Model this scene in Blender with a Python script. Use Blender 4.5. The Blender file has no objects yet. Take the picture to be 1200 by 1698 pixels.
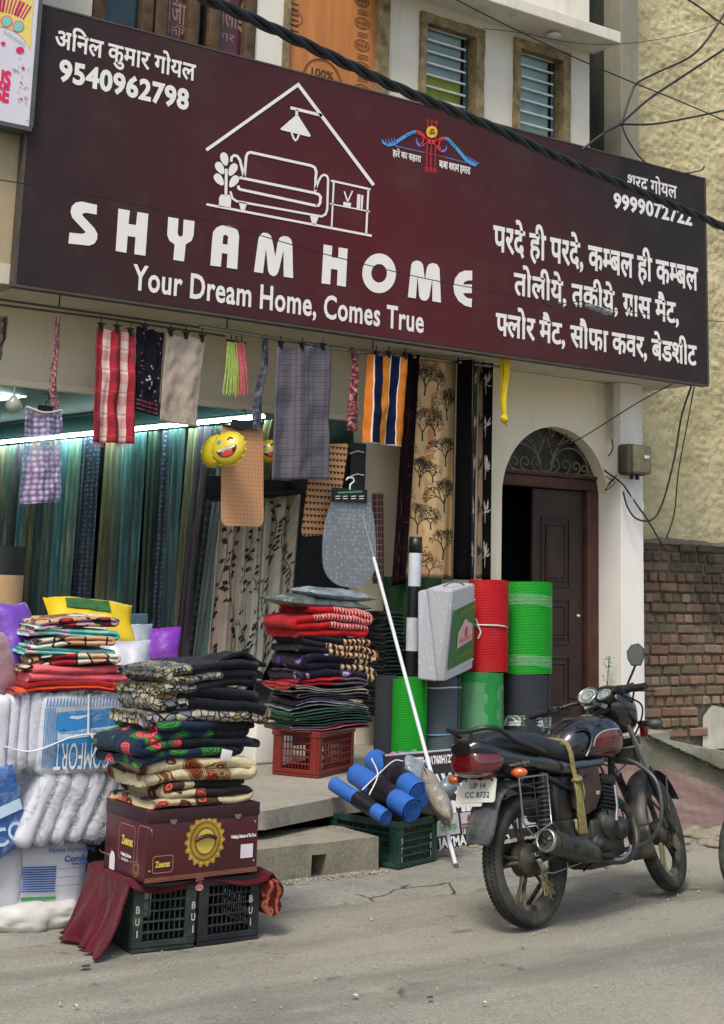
import bpy, bmesh, math, random
from math import sin, cos, pi, radians, atan2, hypot, sqrt
from mathutils import Vector, Matrix, geometry, noise
import numpy as np
random.seed(7)
scene = bpy.context.scene
C = scene.collection
# ---------------------------------------------------------------- camera
CAM_F, CAM_PITCH, CAM_ROLL, CAM_YAW, CAM_H = 2354.0, 0.191, 0.030, 0.602, 1.645
PX, PY = 600.0, 500.0
_d = Vector((sin(CAM_YAW)*cos(CAM_PITCH), cos(CAM_YAW)*cos(CAM_PITCH), sin(CAM_PITCH)))
_r = Vector((cos(CAM_YAW), -sin(CAM_YAW), 0)); _u = _r.cross(_d)
_r, _u = cos(CAM_ROLL)*_r+sin(CAM_ROLL)*_u, -sin(CAM_ROLL)*_r+cos(CAM_ROLL)*_u
camd = bpy.data.cameras.new('camera'); cam = bpy.data.objects.new('camera', camd); C.objects.link(cam)
M3 = Matrix((_r, _u, -_d)).transposed()
cam.matrix_world = Matrix.Translation((0, 0, CAM_H)) @ M3.to_4x4()
camd.sensor_fit = 'VERTICAL'; camd.sensor_height = 24; camd.lens = CAM_F/1698*24
camd.shift_y = -349/1698; camd.clip_end = 500
scene.camera = cam
# ---------------------------------------------------------------- sky, sun, exposure
SUN_EL, SUN_AZ = radians(56), radians(232)      # azimuth: where the sun stands, from +Y clockwise
w = bpy.data.worlds.new('World'); scene.world = w; w.use_nodes = True
nt = w.node_tree; bg = nt.nodes['Background']
sky = nt.nodes.new('ShaderNodeTexSky'); sky.sky_type = 'NISHITA'; sky.sun_disc = False
sky.sun_elevation = SUN_EL; sky.sun_rotation = SUN_AZ
sky.air_density = 1.2; sky.dust_density = 4.0; sky.ozone_density = 1.0
nt.links.new(sky.outputs[0], bg.inputs[0]); bg.inputs[1].default_value = 0.13
sd = bpy.data.lights.new('sun', 'SUN'); sd.energy = 1.5; sd.angle = radians(14); sd.color = (1, .95, .86)
sun = bpy.data.objects.new('sun', sd); C.objects.link(sun)
sv = Vector((sin(SUN_AZ)*cos(SUN_EL), cos(SUN_AZ)*cos(SUN_EL), sin(SUN_EL)))
sun.rotation_euler = sv.to_track_quat('Z', 'Y').to_euler()
scene.view_settings.view_transform = 'Standard'; scene.view_settings.look = 'None'
scene.view_settings.gamma = 1; scene.view_settings.use_curve_mapping = False
scene.view_settings.exposure = 0.55
scene.cycles.use_denoising = True
scene.cycles.max_bounces = 8; scene.cycles.transparent_max_bounces = 12

def ray(x, y):
    x, y = float(x), float(y)
    return (x-PX)*_r-(y-PY)*_u+CAM_F*_d
def P(x, y, Y):
    v = ray(x, y); return Vector((0, 0, CAM_H))+v*(Y/v.y)
def PZ(x, y, z=0.0):
    v = ray(x, y); return Vector((0, 0, CAM_H))+v*((z-CAM_H)/v.z)
def PXc(x, y, X):
    v = ray(x, y); return Vector((0, 0, CAM_H))+v*(X/v.x)
def PP(x, y, o, n):
    v = ray(x, y); c = Vector((0, 0, CAM_H)); o = Vector(o); n = Vector(n)
    return c+v*((o-c).dot(n)/v.dot(n))

# ---------------------------------------------------------------- materials
MATS = {}
def srgb(h):
    h = h.lstrip('#'); out = []
    for i in (0, 2, 4):
        c = int(h[i:i+2], 16)/255; out.append(c/12.92 if c <= .04045 else ((c+.055)/1.055)**2.4)
    return tuple(out)+(1,)
def col(c):
    if isinstance(c, str): return srgb(c)
    return tuple(c)+(1,) if len(c) == 3 else tuple(c)
class G:
    """small helper for node graphs"""
    def __init__(s, name, rough=.8, spec=.5):
        s.m = bpy.data.materials.new(name); s.m.use_nodes = True
        s.nt = s.m.node_tree; s.b = s.nt.nodes['Principled BSDF']
        s.b.inputs['Roughness'].default_value = rough
        s.b.inputs['Specular IOR Level'].default_value = spec
        s._c = {}
    def put(s, inp, v):
        if hasattr(v, 'links') or isinstance(v, bpy.types.NodeSocket): s.nt.links.new(v, inp)
        else:
            try: inp.default_value = v
            except Exception: inp.default_value = col(v) if isinstance(v, str) or len(v) == 3 else v
    def node(s, t, outs=0, props={}, **ins):
        n = s.nt.nodes.new(t)
        for k, v in props.items(): setattr(n, k, v)
        for k, v in ins.items(): s.put(n.inputs[k.replace('_', ' ')], v)
        return n.outputs[outs]
    def uv(s):
        if 'uv' not in s._c: s._c['uv'] = s.node('ShaderNodeTexCoord', 'UV')
        return s._c['uv']
    def ob(s):
        if 'ob' not in s._c: s._c['ob'] = s.node('ShaderNodeTexCoord', 'Object')
        return s._c['ob']
    def sep(s, v):
        n = s.nt.nodes.new('ShaderNodeSeparateXYZ'); s.put(n.inputs[0], v); return n.outputs
    def math(s, op, a, b=0.0, c=0.0):
        n = s.nt.nodes.new('ShaderNodeMath'); n.operation = op
        s.put(n.inputs[0], a); s.put(n.inputs[1], b); s.put(n.inputs[2], c); return n.outputs[0]
    def scale(s, v, x, y, z=1):
        n = s.nt.nodes.new('ShaderNodeMapping'); s.put(n.inputs[0], v); n.inputs[3].default_value = (x, y, z); return n.outputs[0]
    def noise(s, v, sc, det=3, rough=.5, dist=0):
        n = s.nt.nodes.new('ShaderNodeTexNoise'); s.put(n.inputs['Vector'], v)
        n.inputs['Scale'].default_value = sc; n.inputs['Detail'].default_value = det
        n.inputs['Roughness'].default_value = rough; n.inputs['Distortion'].default_value = dist
        return n.outputs[0]
    def voro(s, v, sc, feat='F1', out='Distance', rnd=1.0):
        n = s.nt.nodes.new('ShaderNodeTexVoronoi'); n.feature = feat; s.put(n.inputs['Vector'], v)
        n.inputs['Scale'].default_value = sc; n.inputs['Randomness'].default_value = rnd
        return n.outputs[out]
    def ramp(s, f, stops, const=False):
        n = s.nt.nodes.new('ShaderNodeValToRGB'); e = n.color_ramp.elements
        if const: n.color_ramp.interpolation = 'CONSTANT'
        while len(e) < len(stops): e.new(.5)
        for i, (p, c) in enumerate(stops): e[i].position = p; e[i].color = col(c)
        s.put(n.inputs[0], f); return n.outputs[0]
    def mix(s, f, a, b, mode='MIX'):
        n = s.nt.nodes.new('ShaderNodeMix'); n.data_type = 'RGBA'; n.blend_type = mode
        s.put(n.inputs[0], f)
        s.put(n.inputs[6], col(a) if isinstance(a, (str, tuple)) else a)
        s.put(n.inputs[7], col(b) if isinstance(b, (str, tuple)) else b)
        return n.outputs[2]
    def stripe(s, x, period, width, off=0.0, soft=0.0):
        f = s.math('FRACT', s.math('ADD', s.math('DIVIDE', x, period), off))
        return s.math('LESS_THAN', f, width)
    def bump(s, h, st=.3, dist=.01):
        n = s.nt.nodes.new('ShaderNodeBump'); n.inputs['Strength'].default_value = st
        n.inputs['Distance'].default_value = dist; s.put(n.inputs['Height'], h)
        s.nt.links.new(n.outputs[0], s.b.inputs['Normal'])
    def out(s, c, **k):
        s.put(s.b.inputs['Base Color'], col(c) if isinstance(c, (str, tuple)) else c)
        for kk, v in k.items(): s.put(s.b.inputs[kk.replace('_', ' ')], v)
        return s.m
def mat(name, c, rough=.8, metal=0, spec=.5, var=.18, vs=6, bump=0, bs=60, bd=.004, alpha=None, coat=0, dirt=None, ds=3, trans=0):
    if name in MATS: return MATS[name]
    g = G(name, rough, spec)
    n1 = g.noise(g.ob(), vs, 5, .6)
    base = col(c)
    dark = tuple(v*(1-var) for v in base[:3]); lite = tuple(min(1, v*(1+var)) for v in base[:3])
    o = g.ramp(n1, [(.3, dark), (.7, lite)])
    if dirt:
        n2 = g.noise(g.ob(), ds, 6, .65)
        o = g.mix(g.math('MULTIPLY', g.ramp(n2, [(.48, (0, 0, 0)), (.7, (1, 1, 1))]), .7), o, dirt)
    g.out(o, Metallic=metal)
    rr = g.math('ADD', g.math('MULTIPLY', g.math('SUBTRACT', g.noise(g.ob(), vs*2.3, 3), .5), .25), rough); g.put(g.b.inputs['Roughness'], rr)
    if bump: g.bump(g.noise(g.ob(), bs, 4), bump, bd)
    if alpha is not None: g.b.inputs['Alpha'].default_value = alpha
    if coat: g.b.inputs['Coat Weight'].default_value = coat; g.b.inputs['Coat Roughness'].default_value = .08
    if trans: g.b.inputs['Transmission Weight'].default_value = trans
    MATS[name] = g.m; return g.m
def film(name='clear_film', c='#dfe8ee', alpha=.22):
    """wrinkled clear plastic wrap"""
    if name in MATS: return MATS[name]
    g = G(name, .12, .8)
    n = g.noise(g.ob(), 9, 4, .55, 1.2); rd = g.math('SUBTRACT', 1, g.math('MULTIPLY', g.math('ABSOLUTE', g.math('SUBTRACT', n, .5)), 9))
    a = g.ramp(rd, [(.35, (alpha*.5,)*3), (.95, (min(1, alpha*3.2),)*3)])  # paler, more opaque ridges imitate glints along the wrinkles
    g.b.inputs['Roughness'].default_value = .07
    g.out(c, Alpha=a); g.bump(g.math('ADD', g.math('MULTIPLY', g.math('MAXIMUM', rd, 0), .6), g.noise(g.ob(), 24, 3, .6, 1)), .9, .02)
    MATS[name] = g.m; return g.m

# ---------------------------------------------------------------- mesh builder
class MB:
    def __init__(s): s.v = []; s.f = []; s.uv = []; s.mi = []; s.sm = []
    def add(s, verts, faces, uvs=None, mi=0, smooth=False):
        o = len(s.v); s.v += [tuple(p) for p in verts]
        for i, f in enumerate(faces):
            s.f.append(tuple(o+k for k in f)); s.mi.append(mi); s.sm.append(smooth)
            s.uv.append([uvs[k] for k in f] if uvs else [(0, 0)]*len(f))
        return s
    def box(s, a, b, mi=0, M=None):
        x0, y0, z0 = a; x1, y1, z1 = b
        vs = [Vector(p) for p in ((x0,y0,z0),(x1,y0,z0),(x1,y1,z0),(x0,y1,z0),(x0,y0,z1),(x1,y0,z1),(x1,y1,z1),(x0,y1,z1))]
        if M: vs = [M @ p for p in vs]
        return s.add(vs, [(0,3,2,1),(4,5,6,7),(0,1,5,4),(1,2,6,5),(2,3,7,6),(3,0,4,7)], mi=mi)
    def bbox(s, a, b, r=.01, mi=0, M=None):
        """box with chamfered edges"""
        bm = bmesh.new(); bmesh.ops.create_cube(bm, size=1)
        for v in bm.verts: v.co = Vector([(a[i]+b[i])/2+v.co[i]*(b[i]-a[i]) for i in range(3)])
        bmesh.ops.bevel(bm, geom=bm.edges[:]+bm.verts[:], offset=r, segments=2, affect='EDGES', profile=.5)
        return s.frombm(bm, mi, M, True)
    def frombm(s, bm, mi=0, M=None, smooth=False):
        bm.verts.ensure_lookup_table(); bm.verts.index_update()
        s.add([(M @ v.co) if M else v.co.copy() for v in bm.verts], [[v.index for v in f.verts] for f in bm.faces], mi=mi, smooth=smooth)
        bm.free(); return s
    def tube(s, pts, r, n=8, mi=0, cap=True, closed=False, flat=1.0, upv=None):
        pts = [Vector(p) for p in pts]; m = len(pts)
        rs = r if isinstance(r, (list, tuple)) else [r]*m
        rings = []; prev = None
        for i in range(m):
            a = pts[i-1] if (i > 0 or closed) else pts[i]; b = pts[(i+1) % m] if (i < m-1 or closed) else pts[i]
            t = (b-a).normalized() if (b-a).length > 1e-9 else Vector((0, 0, 1))
            if prev is None:
                ref = upv or (Vector((0, 0, 1)) if abs(t.z) < .9 else Vector((1, 0, 0)))
                x = t.cross(ref).normalized()
            else:
                x = (prev-t*prev.dot(t)); x = x.normalized() if x.length > 1e-6 else t.orthogonal().normalized()
            prev = x; y = t.cross(x)
            rings.append([pts[i]+(x*cos(2*pi*k/n)+y*sin(2*pi*k/n)*flat)*rs[i] for k in range(n)])
        vs = [p for R in rings for p in R]; fs = []; us = []
        L = 0
        for i in range(m):
            if i: L += (pts[i]-pts[i-1]).length
            us += [(k/n, L) for k in range(n)]
        for i in range(m if closed else m-1):
            j = (i+1) % m
            for k in range(n): fs.append((i*n+k, i*n+(k+1) % n, j*n+(k+1) % n, j*n+k))
        s.add(vs, fs, us, mi, True)
        if cap and not closed:
            s.add(rings[0], [tuple(range(n))[::-1]], mi=mi); s.add(rings[-1], [tuple(range(n))], mi=mi)
        return s
    def lathe(s, prof, n=24, mi=0, M=None, axis='Z', smooth=True, ang=2*pi):
        """prof: list of (r, h)"""
        vs = []; us = []
        full = abs(ang-2*pi) < 1e-6
        nn = n if full else n+1
        for i, (r, h) in enumerate(prof):
            for k in range(nn):
                a = ang*k/n
                p = Vector((r*cos(a), r*sin(a), h)) if axis == 'Z' else (Vector((h, r*cos(a), r*sin(a))) if axis == 'X' else Vector((r*cos(a), h, r*sin(a))))
                vs.append(M @ p if M else p); us.append((k/n, h))
        fs = []
        for i in range(len(prof)-1):
            for k in range(n):
                a, b = k, (k+1) % nn
                fs.append((i*nn+a, i*nn+b, (i+1)*nn+b, (i+1)*nn+a))
        return s.add(vs, fs, us, mi, smooth)
    def grid(s, fn, nu, nv, mi=0, uvs=(1, 1), smooth=True, closed_u=False, flip=False):
        vs = []; us = []
        for j in range(nv+1):
            for i in range(nu+1):
                u, v = i/nu, j/nv; vs.append(fn(u, v)); us.append((u*uvs[0], v*uvs[1]))
        fs = []
        for j in range(nv):
            for i in range(nu):
                a = j*(nu+1)+i; q = (a, a+1, a+nu+2, a+nu+1)
                fs.append(q[::-1] if flip else q)
        return s.add(vs, fs, us, mi, smooth)
    def poly(s, pts, thick=None, mi=0):
        """flat polygon (3-D points, any number), optional extrusion vector"""
        pts = [Vector(p) for p in pts]; n = len(pts)
        tri = geometry.tessellate_polygon([pts])
        if thick is None: return s.add(pts, tri, mi=mi)
        t = Vector(thick); s.add(pts, tri, mi=mi); s.add([p+t for p in pts], [f[::-1] for f in tri], mi=mi)
        return s.add(pts+[p+t for p in pts], [(i, (i+1) % n, n+(i+1) % n, n+i) for i in range(n)], mi=mi)
    def build(s, name, mats, parent=None, label=None, cat=None, group=None, kind=None, solid=0, sub=0, bev=0, loc=None):
        me = bpy.data.meshes.new(name); me.from_pydata(s.v, [], s.f)
        if not isinstance(mats, (list, tuple)): mats = [mats]
        for m in mats: me.materials.append(m)
        me.polygons.foreach_set('material_index', s.mi); me.polygons.foreach_set('use_smooth', s.sm)
        uvl = me.uv_layers.new(name='UVMap')
        flat = [c for f in s.uv for p in f for c in p]; uvl.data.foreach_set('uv', flat)
        me.update()
        o = bpy.data.objects.new(name, me); C.objects.link(o)
        if parent: o.parent = parent
        if solid: md = o.modifiers.new('s', 'SOLIDIFY'); md.thickness = solid; md.offset = 0
        if bev: md = o.modifiers.new('b', 'BEVEL'); md.width = bev; md.segments = 2; md.limit_method = 'ANGLE'
        if sub: md = o.modifiers.new('u', 'SUBSURF'); md.levels = md.render_levels = sub
        if loc: o.location = loc
        tag(o, label, cat, group, kind); return o
def tag(o, label=None, cat=None, group=None, kind=None):
    if label: o['label'] = label
    if cat: o['category'] = cat
    if group: o['group'] = group
    if kind: o['kind'] = kind
    return o
def empty(name, loc=(0, 0, 0), label=None, cat=None, group=None, rz=0, kind=None):
    o = bpy.data.objects.new(name, None); o.location = loc; o.rotation_euler.z = rz; o.empty_display_size = .1
    C.objects.link(o); bpy.context.view_layer.update
    return tag(o, label, cat, group, kind)
def keep(parent, objs):
    """world-space meshes under an Empty that has a location"""
    inv = parent.matrix_basis.inverted()
    for o in objs:
        if o.parent is None: o.parent = parent
        o.matrix_parent_inverse = inv
def thing_at(name, base, label, cat, group=None):
    return empty(name, base, label, cat, group)
def nz(p, sc=1.0, k=0): return noise.noise(Vector((p[0]*sc+k*7.3, p[1]*sc+k*3.1, p[2]*sc-k*5.7)))
def lerp(a, b, t): return a+(b-a)*t

# ---------------------------------------------------------------- lettering: glyph outlines, own filling
_glyph = {}
def _curves(txt):
    c = bpy.data.curves.new('g', 'FONT'); c.body = txt; c.size = 1; c.resolution_u = 3
    o = bpy.data.objects.new('g', c); C.objects.link(o)
    dg = bpy.context.evaluated_depsgraph_get(); dg.update()
    cu = o.to_curve(dg); out = []
    for sp in cu.splines:
        pts = []
        if sp.type == 'BEZIER':
            bp = sp.bezier_points; n = len(bp)
            for i in range(n):
                a, b = bp[i], bp[(i+1) % n]
                straight = (a.handle_right-a.co).length < 1e-4 and (b.handle_left-b.co).length < 1e-4
                if straight or a.handle_right_type == 'VECTOR' and b.handle_left_type == 'VECTOR': pts.append((a.co.x, a.co.y)); continue
                for q in geometry.interpolate_bezier(a.co, a.handle_right, b.handle_left, b.co, 4)[:-1]: pts.append((q.x, q.y))
        else:
            pts = [(p.co.x, p.co.y) for p in sp.points]
        q = [pts[0]]
        for p in pts[1:]:
            if hypot(p[0]-q[-1][0], p[1]-q[-1][1]) > 1e-4: q.append(p)
        if len(q) > 2: out.append(q)
    o.to_curve_clear(); bpy.data.objects.remove(o); bpy.data.curves.remove(c)
    return out
def _minx(cs): return min(p[0] for c in cs for p in c)
def glyph(ch):
    if ch in _glyph: return _glyph[ch]
    if ch == ' ': _glyph[ch] = ([], .27); return _glyph[ch]
    if ch == 'ʳ':
        _glyph[ch] = ([[(-.14, .27), (-.09, .20), (-.36, -.03), (-.41, .04)][::-1]], 0); return _glyph[ch]
    if ch.endswith('½'):
        cs, adv = glyph(ch[0]); cut = {'म': .68, 'फ': .70, 'श': .80, 'क': .7}.get(ch[0], .8)*adv; out = []
        for c in cs:
            q = []
            for i in range(len(c)):
                a, b = c[i], c[(i+1) % len(c)]
                if a[0] <= cut: q.append(a)
                if (a[0]-cut)*(b[0]-cut) < 0:
                    t = (cut-a[0])/(b[0]-a[0]); q.append((cut, a[1]+(b[1]-a[1])*t))
            if len(q) > 2: out.append(q)
        _glyph[ch] = (out, cut); return _glyph[ch]
    bar = 'अ' if ord(ch) > 0x900 else 'H'
    b0 = _minx(_curves(bar)); cs = _curves(ch); two = _curves(ch+bar)
    # advance: the shift of the second glyph
    n = len(_curves(bar)); tail = two[len(two)-n:]
    adv = _minx(tail)-b0
    _glyph[ch] = (cs, max(adv, 0)); return _glyph[ch]
def tokens(s):
    out = []
    for ch in s:
        if ch == '½' and out: out[-1] += ch
        else: out.append(ch)
    return out
def outline(cs, off):
    """grow contours by off along their normals"""
    if not off: return cs
    res = []
    for c in cs:
        n = len(c); q = []
        for i in range(n):
            a, b, d = c[i-1], c[i], c[(i+1) % n]
            e1 = Vector((b[0]-a[0], b[1]-a[1])).normalized(); e2 = Vector((d[0]-b[0], d[1]-b[1])).normalized()
            n1 = Vector((-e1.y, e1.x)); n2 = Vector((-e2.y, e2.x)); m = n1+n2
            m = m/max(m.length_squared/2, .6) if m.length > 1e-3 else n1
            q.append((b[0]+m.x*off, b[1]+m.y*off))
        res.append(q)
    return res
def text_contours(s, track=0.0):
    x = 0; out = []
    for t in tokens(s):
        cs, adv = glyph(t)
        out.append([[(p[0]+x, p[1]) for p in c] for c in cs])
        x += adv+(track if adv > .02 else 0)
        if t == 'ग्': pass
    return out, x
def fill(cs):
    """triangles by nonzero winding over a constrained triangulation"""
    vs = []; ed = []
    for c in cs:
        o = len(vs); n = len(c)
        vs += [Vector(p) for p in c]; ed += [(o+i, o+(i+1) % n) for i in range(n)]
    if len(vs) < 3: return [], []
    r = geometry.delaunay_2d_cdt(vs, ed, [], 0, 1e-5)
    V = np.array([tuple(p) for p in r[0]]); F = [f for f in r[2]]
    if not len(F): return [], []
    cen = np.array([V[list(f)].mean(0) for f in F]); wn = np.zeros(len(F))
    for c in cs:
        a = np.array(c); b = np.roll(a, -1, 0)
        for (x0, y0), (x1, y1) in zip(a, b):
            if y0 == y1: continue
            up = (y0 <= cen[:, 1]) & (y1 > cen[:, 1]); dn = (y0 > cen[:, 1]) & (y1 <= cen[:, 1])
            side = (x1-x0)*(cen[:, 1]-y0)-(cen[:, 0]-x0)*(y1-y0)
            wn += np.where(up & (side > 0), 1, 0)-np.where(dn & (side < 0), 1, 0)
    return V, [f for f, k in zip(F, wn) if abs(k) > .5]
def text2d(s, off=0.0, track=0.0):
    """returns verts (x,y) and faces, unit size"""
    gl, wdt = text_contours(s, track); V = []; F = []
    # outer contours in these fonts run clockwise: growing needs that sign
    for cs in gl:
        if not cs: continue
        big = max(cs, key=lambda c: abs(sum(c[i-1][0]*c[i][1]-c[i][0]*c[i-1][1] for i in range(len(c)))))
        ar = sum(big[i-1][0]*big[i][1]-big[i][0]*big[i-1][1] for i in range(len(big)))
        sgn = 1 if ar < 0 else -1
        v, f = fill(outline(cs, off*sgn)); o = len(V)
        V += [tuple(p) for p in v]; F += [tuple(o+k for k in t) for t in f]
    return V, F, wdt
def put_text(mb, s, tl, tr, bl, off=0.03, track=0.0, mi=0, nrm=None, d=.002, base=None, fit=None):
    """lettering into the parallelogram whose baseline runs bl -> bl+(tr-tl) and whose cap height is tl-bl.
    tl,tr,bl are 3-D: top-left, top-right, bottom-left of the capital/digit body"""
    V, F, wdt = text2d(s, off, track)
    if not F: return
    tl, tr, bl = Vector(tl), Vector(tr), Vector(bl)
    xs = [p[0] for p in V]; x0, x1 = min(xs), max(xs)
    hcap = fit if fit else (.62 if any(ord(c) > 0x900 for c in s) else .70)
    ex = (tr-tl)/(x1-x0); ey = (tl-bl)/hcap
    n = (nrm or ex.cross(ey)).normalized()
    pts = [bl+ex*(p[0]-x0)+ey*p[1]+n*d for p in V]
    mb.add(pts, F, mi=mi)
def ribbon2d(pts, wd, closed=False, miter=True):
    """flat stroke in 2-D -> verts, quads"""
    n = len(pts); L = []; R = []
    for i in range(n):
        a = Vector(pts[i-1]) if (i or closed) else None; b = Vector(pts[i]); c = Vector(pts[(i+1) % n]) if (i < n-1 or closed) else None
        e1 = (b-a).normalized() if a is not None else None; e2 = (c-b).normalized() if c is not None else None
        if e1 is None: e1 = e2
        if e2 is None: e2 = e1
        m = Vector((-e1.y-e2.y, e1.x+e2.x)); m = m/max(m.length_squared/2, .35) if m.length > 1e-4 else Vector((-e1.y, e1.x))
        ww = wd[i] if isinstance(wd, (list, tuple)) else wd
        L.append(b+m*ww/2); R.append(b-m*ww/2)
    vs = L+R; k = n if closed else n-1
    return [tuple(v) for v in vs], [(i, n+i, n+(i+1) % n, (i+1) % n) for i in range(k)]
def arc(cx, cy, rx, ry, a0, a1, n=10): return [(cx+rx*cos(radians(a0+(a1-a0)*i/n)), cy+ry*sin(radians(a0+(a1-a0)*i/n))) for i in range(n+1)]
class Plane2D:
    """a flat print surface: o + x*ex + y*ey (metres), n outward"""
    def __init__(s, o, ex, ey, d=.002):
        s.o = Vector(o); s.ex = Vector(ex).normalized(); s.ey = Vector(ey).normalized(); s.n = s.ex.cross(s.ey).normalized(); s.d = d
    def m(s, p, k=1): return s.o+s.ex*p[0]+s.ey*p[1]+s.n*s.d*k
    def stroke(s, mb, pts, wd, mi=0, closed=False, k=1):
        v, f = ribbon2d(pts, wd, closed); mb.add([s.m(p, k) for p in v], [q[::-1] for q in f], mi=mi)
    def fill(s, mb, pts, mi=0, k=1):
        V, F = fill([pts]); mb.add([s.m(p, k) for p in V], F, mi=mi)
    def text(s, mb, t, x0, y0, wd, h, off=.03, mi=0, track=0, k=1, slope=0):
        a = Vector((x0, y0))
        put_text(mb, t, s.m((x0, y0+h)), s.m((x0+wd, y0+h+slope*wd)), s.m((x0, y0)), off, track, mi, s.n, s.d*(k-1))
# ================================================================ materials of the setting
def m_road():
    g = G('road_dust_asphalt', .95, .2); o = g.ob()
    big = g.noise(o, .8, 5, .6); fine = g.noise(o, 90, 3, .7); mid = g.noise(o, 6, 5, .6)
    c = g.ramp(big, [(.3, '#74746a'), (.5, '#888779'), (.75, '#999684')])
    c = g.mix(.55, c, g.ramp(fine, [(.25, '#4c4b47'), (.5, '#86837a'), (.78, '#b8b3a4')]))
    c = g.mix(g.ramp(mid, [(.5, (0,0,0)), (.8, (.4,.4,.4))]), c, '#9c937d')
    # worn wheel tracks, patches, stains and hair cracks
    st_ = g.scale(o, .35, 1.6, 1); c = g.mix(g.math('MULTIPLY', g.ramp(g.noise(st_, 1.1, 5, .6), [(.45, (0,0,0)), (.62, (1,1,1))]), .6), c, '#5c5a52')
    c = g.mix(g.math('MULTIPLY', g.ramp(g.noise(g.scale(o, .5, 1.2, 1), 3.1, 6, .7), [(.6, (0,0,0)), (.68, (1,1,1))]), .35), c, '#a8a290')
    c = g.mix(g.math('MULTIPLY', g.ramp(g.noise(o, 4.3, 4, .6), [(.64, (0,0,0)), (.70, (1,1,1))]), .55), c, '#45433e')
    w_ = g.node('ShaderNodeTexNoise', 1, Vector=o, Scale=2.0); q_ = g.nt.nodes.new('ShaderNodeVectorMath'); q_.operation = 'MULTIPLY_ADD'; g.put(q_.inputs[0], w_); q_.inputs[1].default_value = (.6, .6, 0); g.put(q_.inputs[2], o)
    cr = g.math('MULTIPLY', g.ramp(g.voro(q_.outputs[0], .8, 'DISTANCE_TO_EDGE', 'Distance'), [(0, (1,1,1)), (.006, (0,0,0))]), g.ramp(g.noise(o, .9, 2), [(.68, (0,0,0)), (.72, (1,1,1))]))
    c = g.mix(cr, c, '#2e2c28')
    g.bump(g.math('SUBTRACT', g.math('ADD', g.math('MULTIPLY', fine, .8), mid), g.math('MULTIPLY', cr, 2)), .5, .006); return g.out(c)
def m_conc(name, a, b, dirt='#55524a', cracks=False):
    g = G(name, .92, .25); o = g.ob()
    n = g.noise(o, 2.2, 6, .6); f = g.noise(o, 45, 4, .65)
    c = g.ramp(n, [(.3, a), (.7, b)])
    c = g.mix(g.math('MULTIPLY', g.ramp(g.noise(o, 5, 6, .7), [(.5, (0,0,0)), (.72, (1,1,1))]), .55), c, dirt)
    c = g.mix(.25, c, g.ramp(f, [(.3, '#4b4943'), (.7, '#b7b1a0')]))
    h = f
    if cracks:
        wv = g.node('ShaderNodeTexNoise', 1, Vector=o, Scale=2.5)
        mixed = g.node('ShaderNodeVectorMath', 0, dict(operation='MULTIPLY_ADD'))
        n_ = g.nt.nodes[-1]; g.put(n_.inputs[0], wv); n_.inputs[1].default_value = (.35, .35, 0); g.put(n_.inputs[2], o)
        cr = g.voro(g.scale(n_.outputs[0], 1, 1.7, 0), 2.1, 'DISTANCE_TO_EDGE')
        k = g.ramp(cr, [(.0, (1,1,1)), (.022, (0,0,0))])
        brk = g.ramp(g.noise(o, 1.3, 3), [(.46, (0,0,0)), (.56, (1,1,1))])
        k = g.math('MULTIPLY', k, brk)
        c = g.mix(k, c, '#23211d'); h = g.math('SUBTRACT', f, g.math('MULTIPLY', k, 3))
    g.bump(h, .4, .008); return g.out(c)
def m_plaster(name, a, b, stain='#6d6a5c', st=.35, edge=0.):
    g = G(name, .88, .25); o = g.ob()
    c = g.ramp(g.noise(o, 1.3, 5, .6), [(.3, a), (.7, b)])
    s = g.scale(o, 3.5, 3.5, .45)
    k = g.math('MULTIPLY', g.ramp(g.noise(s, 1.6, 6, .65), [(.52, (0,0,0)), (.8, (1,1,1))]), st)
    c = g.mix(k, c, stain)
    sp = g.ramp(g.noise(o, 16, 4, .7), [(.68, (0,0,0)), (.72, (1,1,1))])
    c = g.mix(g.math('MULTIPLY', sp, st*.8), c, '#4a463c')
    g.bump(g.noise(o, 70, 4, .6), .15, .004); return g.out(c)
ROAD = m_road()
PAVE = m_conc('pavement_concrete', '#77766f', '#8f8d84', '#55534c', True)
CONC = m_conc('rough_concrete', '#7d7a6c', '#979281', '#4a473f')
SLABTOP = m_conc('speckled_slab', '#8d8a80', '#a29d8e', '#5b574e')
CREAM = m_plaster('cream_plaster', '#dcd2b8', '#ebe2cc', '#8d8470', .25)
UPPER = m_plaster('off_white_plaster', '#cfcabd', '#e0dccf', '#8b8674', .4)
PILLAR = m_plaster('white_pillar_paint', '#e2dfd8', '#efece6', '#98937f', .25)
MOSS_SHADE = m_plaster('mossy_shaded_plaster', '#23261f', '#3c4036', '#0d0f0c', .8)  # moss and the shade of the wall recess, both in the dark colour
COLUMN = m_plaster('bare_grey_plaster', '#7b7a6c', '#918d7c', '#4e4c42', .5)
NEIGH = m_plaster('coarse_buff_plaster', '#a3957a', '#b7a98c', '#6b614c', .4)
DARKROOM = mat('dark_room_paint', '#20302f', .8, var=.3)
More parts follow.
